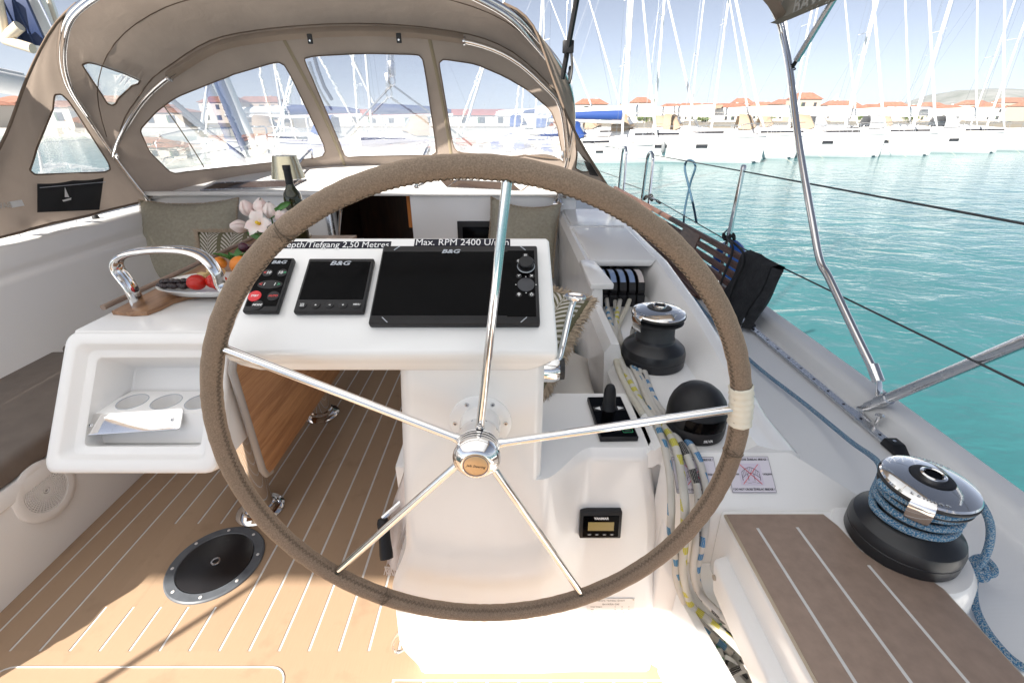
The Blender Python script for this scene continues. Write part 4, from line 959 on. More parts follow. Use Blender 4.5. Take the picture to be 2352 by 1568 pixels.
hood = thing('sprayhood', 'taupe canvas sprayhood with clear vinyl windows over the cabin entrance', 'sprayhood', (CX, 3.0, .95))
CV, CE = M_['canvas'], M_['canvasd']
w1 = [(322, 300), (360, 258), (400, 228), (520, 180), (640, 143), (656, 152), (756, 362), (560, 382), (405, 399), (390, 394), (345, 350)]
w2 = [(697, 136), (720, 130), (840, 124), (962, 127), (972, 138), (1003, 350), (990, 358), (800, 362), (790, 356)]
w3 = [(1008, 146), (1018, 137), (1090, 148), (1160, 178), (1215, 210), (1262, 252), (1282, 300), (1297, 378), (1180, 362), (1042, 352)]
holes = []
for w_, s0 in ((w1, .25), (w2, .5), (w3, .75)): holes.append(round_poly([invert(Sfront, x, y, s0, .5) for x, y in w_], .16, 3))
outl = [(i/NA, 0) for i in range(NA+1)]+[(1-i/NA, 1) for i in range(NA+1)]
outl = [(max(0, min(1, a)), b) for a, b in outl]
cl, ws = panel(Sfront, outl, holes, 70, 24)
fp = obj('front_panel', cl, CV, hood, 60)
for w_ in ws: obj('window', w_, M_['vinyl'], hood, 60)
for h_ in holes: obj('window_hem', G().tube([Sfront(*q)+V(0, -.004, 0) for q in h_], .0035, 5, True), CE, fp, 60)
tw = [(188, 148), (205, 142), (305, 176), (322, 184), (318, 192), (268, 236), (258, 241), (246, 236)]
hole = round_poly([invert(Sroof, x, y, .12, .5) for x, y in tw], .2, 3)
cl, ws = panel(Sroof, outl, [hole], 70, 20)
rp = obj('roof_panel', cl, CV, hood, 60); obj('window', ws[0], M_['vinyl'], hood, 60)
obj('window_hem', G().tube([Sroof(*q)+V(0, -.004, -.004) for q in hole], .004, 5, True), CE, rp, 60)
# a mirrored starboard roof window and seams of the canopy
obj('roof_seam', G().tube([Sroof(i/40, .42+.1*math.sin(math.pi*i/40))+V(0, 0, -.001) for i in range(1, 40)], .0022, 6), CE, rp, 60)
obj('roof_seam', G().tube([Sroof(i/40, .93)+V(0, 0, -.002) for i in range(1, 40)], .003, 6), CE, rp, 60)
# side curtains: from the aft bow back to a slanting edge
AEp = cat([V(-2.36, 1.72, .90), V(-2.35, 2.0, 1.07), V(-2.34, 2.27, 1.29), V(-2.28, 2.47, 1.57), V(-2.16, 2.55, 1.76), V(-2.0, 2.555, 1.872)], 8)
AE = resample(AEp, 40); iT = min(range(len(AHpts)), key=lambda i: (AHpts[i]-V(-2.0, 2.56, 1.87)).length); AHlow = resample(AHpts[:iT+1], 40)
AE_s = resample(cat([V(.50, 2.37, 1.06), V(.42, 2.41, 1.17), V(.342, 2.45, 1.284), V(.265, 2.50, 1.418), V(.1975, 2.53, 1.568), V(.099, 2.55, 1.78), V(-.02, 2.555, 1.872)], 8), 40)
AHs = [V(CX+(CX-p.x)*.96, p.y, max(p.z, .985)) for p in AHlow]
def Sside(sgn):
    def f(s, t):
        if sgn > 0:
            w_ = math.sin(math.pi*min(1, max(0, t))); return interp(AHs, s).lerp(interp(AE_s, s), t)+V(.006*math.sin(t*17+s*3)*w_, 0, 0)
        p = interp(AHlow, s).lerp(interp(AE, s), t); w_ = math.sin(math.pi*min(1, max(0, t)))
        p = p+V((-.05*math.sin(math.pi*s)*w_)+.011*math.sin(t*21+s*2)*w_*(1.1-s)+.006*math.sin(t*9-s*14)*w_, 0, 0)
        return p if sgn < 0 else V(CX+(CX-p.x)*.96, p.y, p.z)
    return f
side_out = [(i/20, 0) for i in range(21)]+[(1-i/20, 1) for i in range(1, 21)]+[(0, 1-i/14) for i in range(1, 14)]
Sp, Ss = Sside(-1), Sside(1)
sw = round_poly([invert(Sp, x, y, .3, .5) for x, y in [(122, 218), (140, 217), (158, 234), (247, 372), (252, 390), (238, 396), (80, 402), (67, 392), (72, 376)]], .22, 3)
sw2 = round_poly([invert(Ss, x, y, .4, .5) for x, y in ((1312, 292), (1330, 330), (1352, 372), (1362, 392), (1345, 396), (1322, 388), (1312, 340))], .2, 3)
for sgn in (-1, 1):
    Sf = Sside(sgn); sw_ = sw if sgn < 0 else sw2; cl, ws = panel(Sf, side_out, [sw_], 40, 36)
    sc = obj('side_curtain', cl, CV, hood, 60); obj('window', ws[0], M_['vinyl'], hood, 60)
    obj('hem', G().tube([Sf(*q) for q in side_out[20:]], .006, 6), CE, sc, 60)
    obj('window_hem', G().tube([Sf(*q)+V(-.004*sgn, 0, 0) for q in sw_], .004, 5, True), CE, sc, 60)
# zipped seams between the windows
for (xa, ya), (xb, yb) in (((653, 92), (797, 392)), ((985, 82), (1040, 382)), ((375, 240), (470, 385))):
    s0, t0 = invert(Sfront, xa, ya, .4, .9); s1, t1 = invert(Sfront, xb, yb, .4, .1); wd = .010 if xa > 400 else .004
    z_ = [Sfront(s0+(s1-s0)*i/16, t0+(t1-t0)*i/16)+V(0, -.004, 0) for i in range(17)]
    obj('zipper_flap', G().loft([[p+V(-wd, 0, 0) for p in z_], [p+V(0, -.006, 0) for p in z_], [p+V(wd, 0, 0) for p in z_]]), mat('zip_flap', (.30, .25, .17), .7), hood, 60)
# bow tubes
CH = M_['chrome']
for off in (0, .034):
    tp = [p+V(.012+off*.9 if p.x < CX else -.012-off*.9, -.012-off*.5, -.012-off*.3) for p in AHpts]
    if off: tp = [p for p in tp if p.z > 1.40]
    obj('aft_bow', G().tube(tp, .0125, 12), CH, hood, 60)
ft = [p+V(0, -.022, -.018) for p in FH]
n1, n2 = 13, 43
obj('forward_bow', G().tube(ft[:n1+1], .0125, 12), CH, hood, 60); obj('forward_bow', G().tube(ft[n2:], .0125, 12), CH, hood, 60)
slv = [[p+V(0, -.005, .022), p+V(0, -.040, .004), p+V(0, -.046, -.012), p+V(0, -.026, -.032), p+V(0, -.004, -.03)] for p in FH[n1-1:n2+1]]
obj('bow_sleeve', G().loft(slv), CV, hood, 60)
for i in (n1-1, n2): p = FH[i]; obj('sleeve_end', G().tube([p+V(0, -.022, -.018), p+V(.012, -.024, -.018)], .021, 12), M_['steel'], hood)
for piv in (pivP, pivS):
    obj('pivot', G().box(piv+V(.03 if piv.x < CX else -.03, -.02, .0), (.022, .03, .045), .006), CH, hood)
for b_ in (ahP[0], ahS[-1]):
    obj('foot', G().hull([b_+V(dx, dy, dz) for dx in (-.035, .035) for dy in (-.03, .03) for dz in (-.03, -.018)]+[b_+V(0, 0, .04)], .004), CH, hood)
# snap straps hanging at the forward bow
for x, y in ((712, 90), (916, 88)):
    p = aY(x, y, 2.86); st = obj('strap', G().box(p, (.026, .008, .045), .002, 1), M_['blackrub'], hood); obj('stud', G().lathe([(0, .004), (.005, .003), (.006, 0)], along(p+V(0, -.004, -.008), (0, -1, 0)), 12), CH, st)
# pocket and lettering on the port curtain
P4 = [Sp(*invert(Sp, x, y, .15, .5))+V(.012, 0, 0) for x, y in [(78, 422), (232, 408), (222, 482), (78, 488)]]
mpk = mat('black_mesh_cloth', (.012, .012, .013), .75, bmp=.4, bs=300)
def bil(P, s, t): return P[0].lerp(P[1], s).lerp(P[3].lerp(P[2], s), t)
pko = obj('pocket', G().grid(lambda s, t: bil(P4, s, t)+V(.02*math.sin(math.pi*t)*abs(math.sin(2*math.pi*s))+.004, 0, -.006*abs(math.sin(2*math.pi*s))*(1-t)), 24, 8), mpk, hood, 60)
obj('pocket_piping', G().tube([bil(P4, i/20, .14)+V(.018, 0, 0) for i in range(21)], .002, 5), M_['grey'], pko)
c_ = bil(P4, .33, .52)+V(.032, 0, 0); Mk = frame(c_, (0, 1, 0), (0, 0, 1))
lg = G().prism([(-.006, .0), (.018, -.004), (.016, .045)], .001, Mk).prism([(-.028, -.012), (.028, -.008), (.022, -.018), (-.024, -.020)], .001, Mk)
obj('emblem', lg, M_['white'], pko, None)
a_, b_ = Sp(*invert(Sp, -46, 480, .1, .8)), Sp(*invert(Sp, 20, 471, .1, .8))
text('lettering', 'BAVARIA', .06, mat('canvas_print', (.5, .49, .47), .7), frame(V(max(a_.x, b_.x)+.008, (a_.y+b_.y)/2, (a_.z+b_.z)/2), (0, -1, .0), (0, 0, 1)), hood, 0, .001, abs(a_.y-b_.y), local=False)
q_ = Sp(*invert(Sp, 34, 468, .1, .8)); obj('print_block', G().box(q_+V(.01, 0, 0), (.002, .06, .028)), M_['white'], hood)
for x, y in ((35, 525), (168, 500), (218, 505)):
    p = aX(x, y, -2.40); kb = obj('toggle', G().lathe([(0, .022), (.013, .017), (.018, 0), (.013, -.017), (0, -.022)], Matrix.Translation(p+V(.01, 0, .01)), 14), M_['blackrub'], hood)
    obj('shock_cord', G().tube([p+V(.01, 0, 0), p+V(.0, .0, -.09)], .003, 6), M_['grey'], kb)
pk2 = [Ss(*invert(Ss, x, y, .2, .5))+V(-.012, 0, 0) for x, y in ((1346, 370), (1366, 374), (1386, 405), (1360, 402))]
obj('pocket', G().grid(lambda s, t: bil(pk2, s, t)+V(-.015*math.sin(math.pi*t)*math.sin(math.pi*s), 0, 0), 10, 6), mpk, hood, 60)
# ================================================================ BIMINI over the helm
bi = thing('bimini', 'taupe-edged bimini awning with an added pale light-passing centre over the helm on a chrome tube frame', 'bimini', (1.2, 1.29, .5))
BW = 2.05
def bim(s, t):
    x = CX+(2*s-1)*(BW if s > .5 else 2.30); q = abs(2*s-1); y = -1.24+t*(3.09+.32*q**3); e = (2*t-1)
    return V(x, y+(.05*q**4 if t < .5 else -.0), 2.035-(.20 if s > .5 else .05)*q**8-.03*e*e)
# the forward starboard corner comes down to the bent tube
cor = aY(1785, 50, 2.17)
def sub(s0, s1, t0, t1): return lambda s, t: bim(s0+(s1-s0)*s, t0+(t1-t0)*t)
obj('canopy', G().grid(sub(.04, .99, .06, .88), 32, 14), M_['bimini'], bi, 60)  # unseen centre panel, added pale so sun glows through onto the helm
for q in ((0, 1, 0, .06), (0, 1, .88, 1), (0, .04, .06, .88), (.99, 1, .06, .88)): obj('canopy_border', G().grid(sub(*q), 40 if q[1]-q[0] > .5 else 6, 14 if q[3]-q[2] > .5 else 5), CV, bi, 60)
ce = [bim(i/60, 1) for i in range(61)]
obj('front_hem', G().loft([ce, [p+V(0, -.004, -.05-.02*abs(2*i/60-1)) for i, p in enumerate(ce)], [p+V(0, -.05, -.045) for i, p in enumerate(ce)]]), CV, bi, 60)
se = [bim(1, i/30) for i in range(31)]
obj('side_valance', G().loft([se, [p+V(.004, 0, -.075) for p in se], [p+V(-.03, 0, -.07) for p in se]]), CV, bi, 60)
text('lettering', 'BAVARIA', .07, mat('canvas_print2', (.5, .49, .47), .7), frame(V(BW+CX-.012, 1.88, 1.765), (0, -1, 0), (0, 0, 1)), bi, 0, .001, .34, local=False)
base = aZ(1984, 944, .52); base = V(base.x, base.y, .53)
corner = bim(1, .985)+V(-.02, 0, -.03)
mid = aX(1884, 600, 1.205); knee = aX(1815, 170, 1.16)
low = aX(2015, 868, 1.215)
obj('forward_bow', G().tube(cat([low, aX(1962, 760, 1.213), aX(1905, 640, 1.208), mid, aX(1868, 520, 1.20), aX(1835, 330, 1.18), knee, aX(1800, 90, 1.14), aX(1788, 45, 1.11), aX(1740, -60, 1.0)], 8), .0135, 14), CH, bi, 60)
sl = obj('socket', G().tube([aX(2004, 838, 1.214), aX(2018, 876, 1.216)], .018, 14), CH, bi, 60)
obj('fork', G().hull([aX(2019, 872, 1.216)+V(dx, 0, dz) for dx in (-.008, .008) for dz in (-.006, .006)]+[aX(2018, 905, 1.215)+V(dx, 0, dz) for dx in (-.012, .012) for dz in (-.008, .008)], .002), CH, bi)
ab0, ab1 = aX(1985, 937, 1.21), aX(2352, 784, 1.27)
d_ = (ab1-ab0); obj('aft_bow', G().tube([ab0+d_*.03, ab0+d_*.16, ab1, ab1+d_*1.2], .0165, 16), M_['steel'], bi, 60)
obj('clamp', G().tube([ab0+d_*.12, ab0+d_*.20], .0205, 16), M_['steel'], bi, 40); obj('end_fitting', G().tube([ab0-d_*.01, ab0+d_*.06], .0125, 14), M_['steel'], bi, 40)
obj('hinge', G().lathe([(0, -.012), (.012, -.012), (.012, .012), (0, .012)], along(ab0-d_*.02, (1, .3, 0)), 16), CH, bi, 40)
obj('deck_plate', G().box(V(ab0.x-.015, ab0.y-.02, .492), (.03, .09, .01), .003), CH, bi)
p0, p1 = aX(1818, 158, 1.165), aX(1925, -18, 1.2)
sr = obj('stay_rod', G().tube([p0+(p1-p0)*.12, p1, p1+(p1-p0)], .0125, 12), M_['steel'], bi, 60)
obj('rod_end', G().tube([p0, p0+(p1-p0)*.14], .008, 10), M_['black'], sr, 60); obj('cable_tie', G().tube([p0+V(.016*math.cos(a), .012*math.sin(a), .006*math.sin(a)) for a in [2*math.pi*i/14 for i in range(14)]], .0025, 6, True), M_['black'], sr)
# bows that hold the canopy further aft, out of view, and the backstay; all of them throw their shadows on the floor
for y in (-1.1, .05, 1.2):
    obj('bow', G().tube([V(p.x, p.y, p.z-.016) for p in [bim(i/40, (y+1.24)/3.41) for i in range(41)]], .0125, 10), CH, bi, 60)
for sx in (0, 1):
    e0 = bim(sx, .06); obj('aft_leg', G().tube([e0, V(e0.x*.98, .55, .62)], .0125, 10), CH, bi, 60)
o = obj('backstay', G().tube([V(-2.05, -.28, .0), V(CX-.95, -.55, 2.2), V(CX-.2, -.8, 9)], .011, 8), M_['wire'], None, 180); tag(o, 'thin backstay wire astern of the helm, seen by its shadow', 'stay')
# black strap stay beside the hood
st = thing('strap_stay', 'black webbing strap with buckle hanging between sprayhood and bimini', 'strap', aX(1295, 175, .5))
a0, a1 = aY(1292, 180, 2.5), aY(1330, -30, 2.3)
obj('webbing', G().tube([a0, a0.lerp(a1, .5), a1], .0125, 8), M_['blackrub'], st); 
bk = a0.lerp(a1, .38); obj('buckle', G().box(bk, (.05, .02, .05), .004), M_['black'], st); e = aY(1309, 172, 2.5)
obj('tail', G().tube(cat([bk+V(.012, 0, 0), bk+V(.022, 0, -.08), bk+V(.014, 0, -.14), e+V(0, 0, .03), e], 5), [.006]*10+[.007]*5+[.008]*4+[.011]*2, 6), M_['blackrub'], st)
# ================================================================ DECK FITTINGS, starboard
SX = 1.25
def stanchion(y, lab, zt, u=False):
    x = deckx(y, SX)-.01; t = thing('stanchion', lab, 'stanchion', (x, y, .5))
    if u:
        obj('tube', G().tube(cat([V(x, y-.16, .52), V(x, y-.10, zt-.14), V(x, y-.075, zt-.03), V(x, y, zt), V(x, y+.075, zt-.03), V(x, y+.09, zt-.14), V(x, y+.10, .52)], 7), .0135, 12), CH, t, 60)
        for dy in (-.16, .10): obj('foot', G().lathe([(.03, 0), (.03, .012), (.018, .03), (.0145, .05)], T(x, y+dy, .50), 16), CH, t)
    else:
        obj('tube', G().tube([V(x, y, .51), V(x, y, zt)], [.0155, .0125], 14), CH, t, 60); obj('cap', G().lathe([(.0145, 0), (.0145, .018), (.009, .026), (0, .027)], T(x, y, zt-.006), 14), M_['steel'], t)
        obj('foot', G().lathe([(.035, 0), (.035, .012), (.022, .05), (.0165, .06)], T(x, y, .50), 18), CH, t)
    return V(x, y, zt)
yS = 2.55; s1 = stanchion(yS, 'chrome lifeline stanchion standing by the felt-covered end of the gangway', 1.157)
s2 = stanchion(4.15, 'chrome hoop gate stanchion behind the middle of the gangway', 1.135, True); s3 = stanchion(5.0, 'chrome hoop gate stanchion at the far end of the gangway', 1.13, True)
def wire_(pts, lab, r=.0034):
    tag(obj('lifeline', G().tube(pts, r, 8), M_['wire'], None, 180), lab, 'wire', 'guard rail wires along the starboard deck')
x0 = deckx(4.15, SX)-.01
wire_([V(SX, -1.5, 1.185), V(SX-.005, .5, 1.18), V(s1.x, yS, 1.145), V(x0, 4.07, 1.12)], 'upper grey lifeline wire through the top of the stanchion')
wire_([V(SX, -1.5, .83), V(SX-.005, .9, .818), V(s1.x, yS, .775), V(x0, 4.03, .80)], 'lower grey lifeline wire crossing the stanchion above the gangway')
wire_([V(deckx(5.1, SX), 5.1, 1.1), V(deckx(9, SX)-.5, 9.5, 1.15)], 'upper lifeline wire forward of the far gate hoop', .004); wire_([V(deckx(5.1, SX), 5.1, .82), V(deckx(9, SX)-.5, 9.5, .85)], 'lower lifeline wire forward of the far gate hoop', .004)
wire_([V(x0, 4.25, .82), V(deckx(4.9, SX)-.01, 4.85, .80)], 'short gate wire between the two chrome hoops', .004)
tb = thing('turnbuckle', 'small steel wire terminal on the hoop beside the gangway', 'terminal', (x0, 4.0, .8))
obj('body', G().tube([V(x0, 4.0, .80), V(x0, 3.85, .795)], .008, 8), M_['steel'], tb); obj('sleeve', G().tube([V(x0, 3.8, .795), V(x0, 3.72, .792)], .011, 8), M_['black'], tb)
# looped blue line on the upper wire
lo = thing('blue_line', 'thin blue line looped over the upper lifeline', 'rope', aX(1580, 370, SX)); xx = 1.22
pL = [aX(x, y, xx) for x, y in ((1570, 518), (1573, 480), (1586, 420), (1597, 385), (1590, 370), (1577, 371), (1573, 388), (1580, 420), (1592, 470), (1600, 512))]
obj('loop', G().tube(cat(pL, 6), .0075, 8), M_['bluecord'], lo, 180)
# genoa track with end stop and plunger
ta, tb_ = aZ(1722, 752, .492), aZ(2052, 1032, .492)
tk = thing('genoa_track', 'grey metal sheet track with holes bolted along the toe rail', 'track', tuple(ta)); dv = (ta-tb_).normalized(); far = ta+dv*2.2
Mt_ = frame((ta+tb_)/2, tb_-ta, (0, 0, 1)); ln = (ta-tb_).length
obj('rail', G().hull([p+V(dx, 0, dz) for p in (far, tb_) for dx, dz in ((-.015, 0), (.015, 0), (-.013, .010), (.013, .010), (-.015, .006), (.015, .006))]), M_['steel'], tk)
for i in range(14):
    p = tb_+dv*(.06+.085*i); obj('bolt_hole', G().lathe([(0, .0112), (.0042, .0112), (.0042, .009)], Matrix.Translation(p), 10), M_['ink'], tk)
es = thing('track_end_stop', 'black plastic end stop on the sheet track behind the big winch', 'end stop', tuple(tb_)); p = tb_
obj('block', G().hull([p+V(dx, dy, dz) for dx, dy, dz in ((-.022, .03, 0), (.022, .03, 0), (-.022, -.045, 0), (.022, -.045, 0), (-.02, .025, .026), (.02, .025, .026), (-.02, -.01, .026), (.02, -.01, .026))], .003), M_['black'], es)
obj('screw', G().lathe([(0, .0275), (.005, .027), (.005, .025)], Matrix.Translation(p+V(0, .008, 0)), 12), M_['steel'], es)
pk_ = aZ(2012, 975, .50); pn = thing('track_plunger', 'small chrome plunger knob on the sheet track below the bimini frame', 'plunger', tuple(pk_))
obj('stem', G().tube([pk_, pk_+V(0, 0, .03)], .006, 12), CH, pn); obj('head', G().lathe([(0, .028), (.006, .028), (.013, .034), (.013, .038), (0, .039)], Matrix.Translation(pk_), 16), CH, pn)
# small black fitting at the head of the track
hb = aZ(1722, 752, .50); o = thing('track_shackle', 'small black shackle lying at the foot of the felt-covered gangway', 'shackle', tuple(hb))
obj('bow', G().tube(cat([hb+V(.02*math.cos(a), .014*math.sin(a), .012) for a in [2*math.pi*i/9 for i in range(9)]], 3, True), .006, 8, True), M_['blackrub'], o)
# ---------------------------------------------------------------- folded gangway lashed inside the rails
gw = thing('gangway', 'folded mahogany slatted gangway lashed along the guard rail, dark felt on its end', 'gangway', (1.15, 3, .5))
gx = 1.16
def gwp(t, v): # t along (0 near), v up the plank 0..1
    y = 1.985+t*2.98; z0 = .525; return V(deckx(y, 1.12)+.068*v-(.02*t), y, z0+.245*v-.02*t)
for k in range(6):
    v = .04+k*.185; a, b = gwp(.03, v), gwp(1, v); n_ = V(.02, 0, .04)
    obj('slat', G().hull([p+V(dx, 0, dz) for p in (a, b) for dx, dz in ((-.012, -.014), (.012, -.010), (-.012, .014), (.012, .018))], .004, 1), M_['mahog'], gw)
for t_ in (.30, .62, .90):
    a, b = gwp(t_-.035, 0), gwp(t_+.035, 1); obj('cross_batten', G().hull([gwp(tt, v)+V(dx, 0, 0) for tt in (t_-.045, t_+.045) for v in (0, 1) for dx in (-.020, -.006)], .003, 1), M_['mahog'], gw)
a, b = gwp(0, .96), gwp(1, .96)
mfelt = mat('charcoal_felt', (.022, .023, .026), .95, var=.35, vs=30, bmp=.9, bs=90, bd=.006)
def fel(t_, v, sd): return gwp(t_, v)+V(sd*(.030+.004*math.sin(t_*90+v*7)), .008*math.sin(v*6+1), .006*math.sin(t_*80+v*3))
fe = G().grid(lambda s, t: fel(-.010+.088*s, 1.12-1.16*t, -1), 14, 14); fe.grid(lambda s, t: fel(-.010+.088*s, 1.12-1.16*t, 1), 14, 14)
fe.loft([[fel(-.010+.088*i/14, 1.12, -1) for i in range(15)], [gwp(-.010+.088*i/14, 1.12)+V(0, 0, .016) for i in range(15)], [fel(-.010+.088*i/14, 1.12, 1) for i in range(15)]])
fe.loft([[fel(-.012, 1.12-1.16*i/14, -1) for i in range(15)], [gwp(-.02, 1.12-1.16*i/14)+V(0, -.008, 0) for i in range(15)], [fel(-.012, 1.12-1.16*i/14, 1) for i in range(15)]])
obj('felt_wrap', fe, mfelt, gw, 60)
o = thing('stepping_board', 'dark mahogany board lying on deck below the gangway', 'board', (1.0, 3, .5))
for k in range(2):
    obj('plank', G().hull([V(deckx(y, .98)+dx+.075*k, y, z) for y in (2.35, 4.9) for dx in (-.034, .034) for z in (.505, .527)], .004, 1), M_['mahog'], o)
# lashings
ls = thing('lashing', 'black cord lashing the gangway to the stanchion', 'cord', (s1.x, yS, .78)); c1 = V(s1.x, yS, .80)
obj('knot', G().tube(cat([c1+V(.03*math.cos(a), .03*math.sin(a), .012*math.sin(3*a)) for a in [2*math.pi*i/12 for i in range(26)]], 3), .008, 8), M_['blackrope'], ls, 180)
for dy in (-.02, -.06): obj('strand', G().tube(cat([c1+V(-.02, dy, 0), gwp(.13+dy, 1.0)+V(-.03, 0, .02), gwp(.115+dy, .5)+V(-.04, 0, 0), gwp(.10+dy, .0)+V(-.05, 0, 0)], 6), .0065, 8), M_['blackrope'], ls, 180)
l2 = thing('lashing', 'black cord lashing the gangway to the middle chrome hoop', 'cord', (x0, 4.0, .8)); c2 = gwp(.66, 1.0)
obj('knot', G().tube(cat([c2+V(.03+.035*math.cos(a), .04*math.sin(a), .04+.02*math.sin(2*a)) for a in [2*math.pi*i/12 for i in range(25)]], 3), .008, 8), M_['blackrope'], l2, 180)
# blue fender glimpsed between the slats
fd = thing('fender', 'bright blue fender hanging outboard, seen between the gangway slats', 'fender', (1.42, 2.75, .3))
obj('body', G().lathe([(0, 0), (.07, .02), (.10, .07), (.10, .42), (.07, .47), (.03, .50), (0, .51)], T(1.44, 2.95, .18), 24), mat('blue_fender', (.01, .10, .42), .35), fd, 40); obj('lanyard', G().tube([V(1.44, 2.95, .69), V(1.30, 2.75, .80), V(1.26, 2.7, .79)], .005, 6), M_['bluecord'], fd)
# ================================================================ COCKPIT TABLE
TZ, XL_, XR_ = .86, -1.25, -.79
tb = thing('cockpit_table', 'white cockpit table with wooden leaves and a moulded tray with cup holders', 'table', (CX, 1.6, 0))
F0, F1 = V(XL_, .930, .552), V(XL_, 1.155, .862)
Mt = frame(V((XL_+XR_)/2, (F0.y+F1.y)/2, (F0.z+F1.z)/2), (1, 0, 0), F1-F0); W_, H_ = XR_-XL_, (F1-F0).length
def ringt(ins, w_, r, dv=0): return [Mt @ V(x, y+dv, w_) for x, y in rrect(W_-2*ins, H_-2*ins, max(r, .006), 5)]
rings = [ringt(.004, -.05, .03), ringt(0, -.02, .03), ringt(0, -.008, .03), ringt(.004, -.002, .03), ringt(.012, 0, .026), ringt(.030, 0, .02), ringt(.036, -.004, .02), ringt(.046, -.028, .02), ringt(.050, -.030, .018), ringt(.062, -.031, .016), ringt(.068, -.036, .014), ringt(.078, -.155, .012, -.004), ringt(.082, -.158, .01, -.004)]
g = G().loft(rings, True); g.add(rings[-1], [tuple(range(len(rings[-1])))[::-1]])
obj('tray', g, M_['gelmat'], tb, 40)
body = G().hull([V(x, y, z) for x in (XL_+.012, XR_-.012) for y, z in ((1.36, .850), (2.27, .850), (2.27, .74), (1.50, .60), (1.34, .56))], .01)
obj('body', body, M_['gel'], tb, 40)
for x in (XL_+.003, XR_-.019): obj('side_cheek', G().prism([(.962, .545), (1.175, .835), (1.45, .835), (1.45, .60), (1.20, .54)], .016, frame(V(x, 0, 0), (0, 1, 0), (0, 0, 1))), M_['gel'], tb, 40)
obj('under_panel', G().hull([V(x, y, z) for x in (XL_+.01, XR_-.01) for y, z in ((.975, .542), (.975, .554), (1.36, .55), (1.36, .54))]), M_['gel'], tb, 40)
top = [aZ(x, y, TZ) for x, y in ((150, 752), (210, 735), (300, 736), (420, 733), (520, 725))]
obj('top_deck', G().hull([V(XL_, 1.172, TZ-.004), V(XR_, 1.172, TZ-.004), V(XL_+.01, 1.165, TZ-.02), V(XR_-.01, 1.165, TZ-.02), V(XL_, 1.55, TZ-.004), V(XR_, 1.55, TZ-.004), V(XL_, 1.55, TZ-.02), V(XR_, 1.55, TZ-.02)], .006, 3), M_['gel'], tb, 40)
wc = [aZ(x, y, TZ+.012) for x, y in ((255, 712), (300, 716), (335, 714), (365, 703), (395, 688), (430, 678), (470, 673), (520, 669))]
poly = [(p.x, p.y) for p in wc]; poly = [(max(XL_-.015, x), y) for x, y in poly]+[(XR_+.01, poly[-1][1]), (XR_+.01, 2.285), (XL_-.015, 2.285)]
obj('table_top', G().prism(poly, TZ+.010, None, .003, TZ-.003), m_wood('table_top_teak', (.20, .10, .05), (.34, .19, .10), (14, 1, 14), .35, 3), tb, 40)
obj('fiddle', G().tube([V(XL_-.012, poly[0][1]+.015, TZ+.014), V(XL_-.012, 2.27, TZ+.014)], .009, 8), M_['seatteak'], tb, 60)
for x, zb, ya in ((XR_+.012, .392, 1.085), (XL_-.012, .31, 1.20)):
    ly = [(ya, zb+.035), (ya+.01, zb+.008), (ya+.035, zb), (2.25, zb), (2.27, zb+.03), (2.27, .83), (ya+.045, .83), (ya+.003, .775)]
    lf = obj('leaf', G().prism(ly, .018, frame(V(x, 0, 0), (0, 1, 0), (0, 0, 1)), .003), M_['oak'], tb, 40)
    obj('leaf_edge', G().tube([V(x+.009, *q) for q in ((ya+.035, zb-.001), (ya+.01, zb+.006), (ya-.001, zb+.035), (ya+.001, .775), (ya+.043, .832))], .0105, 8), mat('leaf_edge_grey', (.30, .27, .25), .4), lf, 60)
for y in (1.33, 1.98):
    lg_ = obj('leg', G().lathe([(.052, .03), (.052, .72)], T(-1.0, y, 0), 32), M_['chrome'], tb, 40)
    obj('flange', G().lathe([(.088, 0), (.088, .006), (.080, .014), (.060, .020), (.058, .034), (.052, .038)], T(-1.0, y, .001), 36), M_['chrome'], lg_, 30)
    for k in range(6): obj('bolt', G().lathe([(0, .0155), (.006, .0145), (.007, .010)], T(-1.0+.072*math.cos(R(60*k+20)), y+.072*math.sin(R(60*k+20)), 0), 10), M_['steel'], lg_, 30)
# cup holder plate: three holes, and the polished cover below it
cz = .648; y0, y1, x0_, x1_ = 1.068, 1.185, -1.165, -.868
ol = [(x0_-.03, y0), (x1_+.03, y0), (x1_+.02, y1), (x0_, y1)]
hs = [ell(.040, .040, 20, x0_+.045+.100*k, (y0+y1)/2) for k in range(3)]
cl, ws = panel(lambda a, b: V(a, b, cz), ol, hs, 16, 10); cp_ = obj('cup_plate', cl, M_['gelmat'], tb, 30)
for h_ in hs: obj('cup_well', G().loft([[V(x, y, cz) for x, y in h_], [V(x, y, cz-.05) for x, y in h_]], True).add([V(x, y, cz-.05) for x, y in h_], [tuple(range(20))]), M_['gelmat'], tb, 30); obj('cup_rim', G().tube([V(x, y, cz+.0004) for x, y in h_], .0012, 5, True), M_['grey'], tb)
obj('cup_plate_front', G().hull([V(x, y, z) for x in (x0_-.03, x1_+.03) for y, z in ((y0, cz), (y0, cz-.006), (y0+.03, cz-.09), (y0-.02, cz-.09))]), M_['gelmat'], tb)
q4 = [(193, 951), (421, 936), (413, 991), (190, 998)]; Pq = V(0, 1.062, .645); nq = V(0, -.70, .71)
qq = [aP(x, y, Pq, nq) for x, y in q4]; Mq = frame(sum(qq, V(0, 0, 0))/4, qq[1]-qq[0], qq[0]-qq[3]); wq, hq = (qq[1]-qq[0]).length, (qq[0]-qq[3]).length
pc_ = obj('cover_plate', G().prism(rrect(wq, hq, .008, 4), .004, Mq, .001), M_['chrome'], tb, 30)
for sx in (-1, 1): obj('screw', G().lathe([(0, .0062), (.005, .0058), (.006, .004)], Mq @ T(sx*wq*.41, -.002, 0), 14), M_['steel'], pc_, 30); obj('screw_hole', G().lathe([(0, .0066), (.0022, .0065)], Mq @ T(sx*wq*.41, -.002, 0), 8), M_['ink'], pc_, 30)
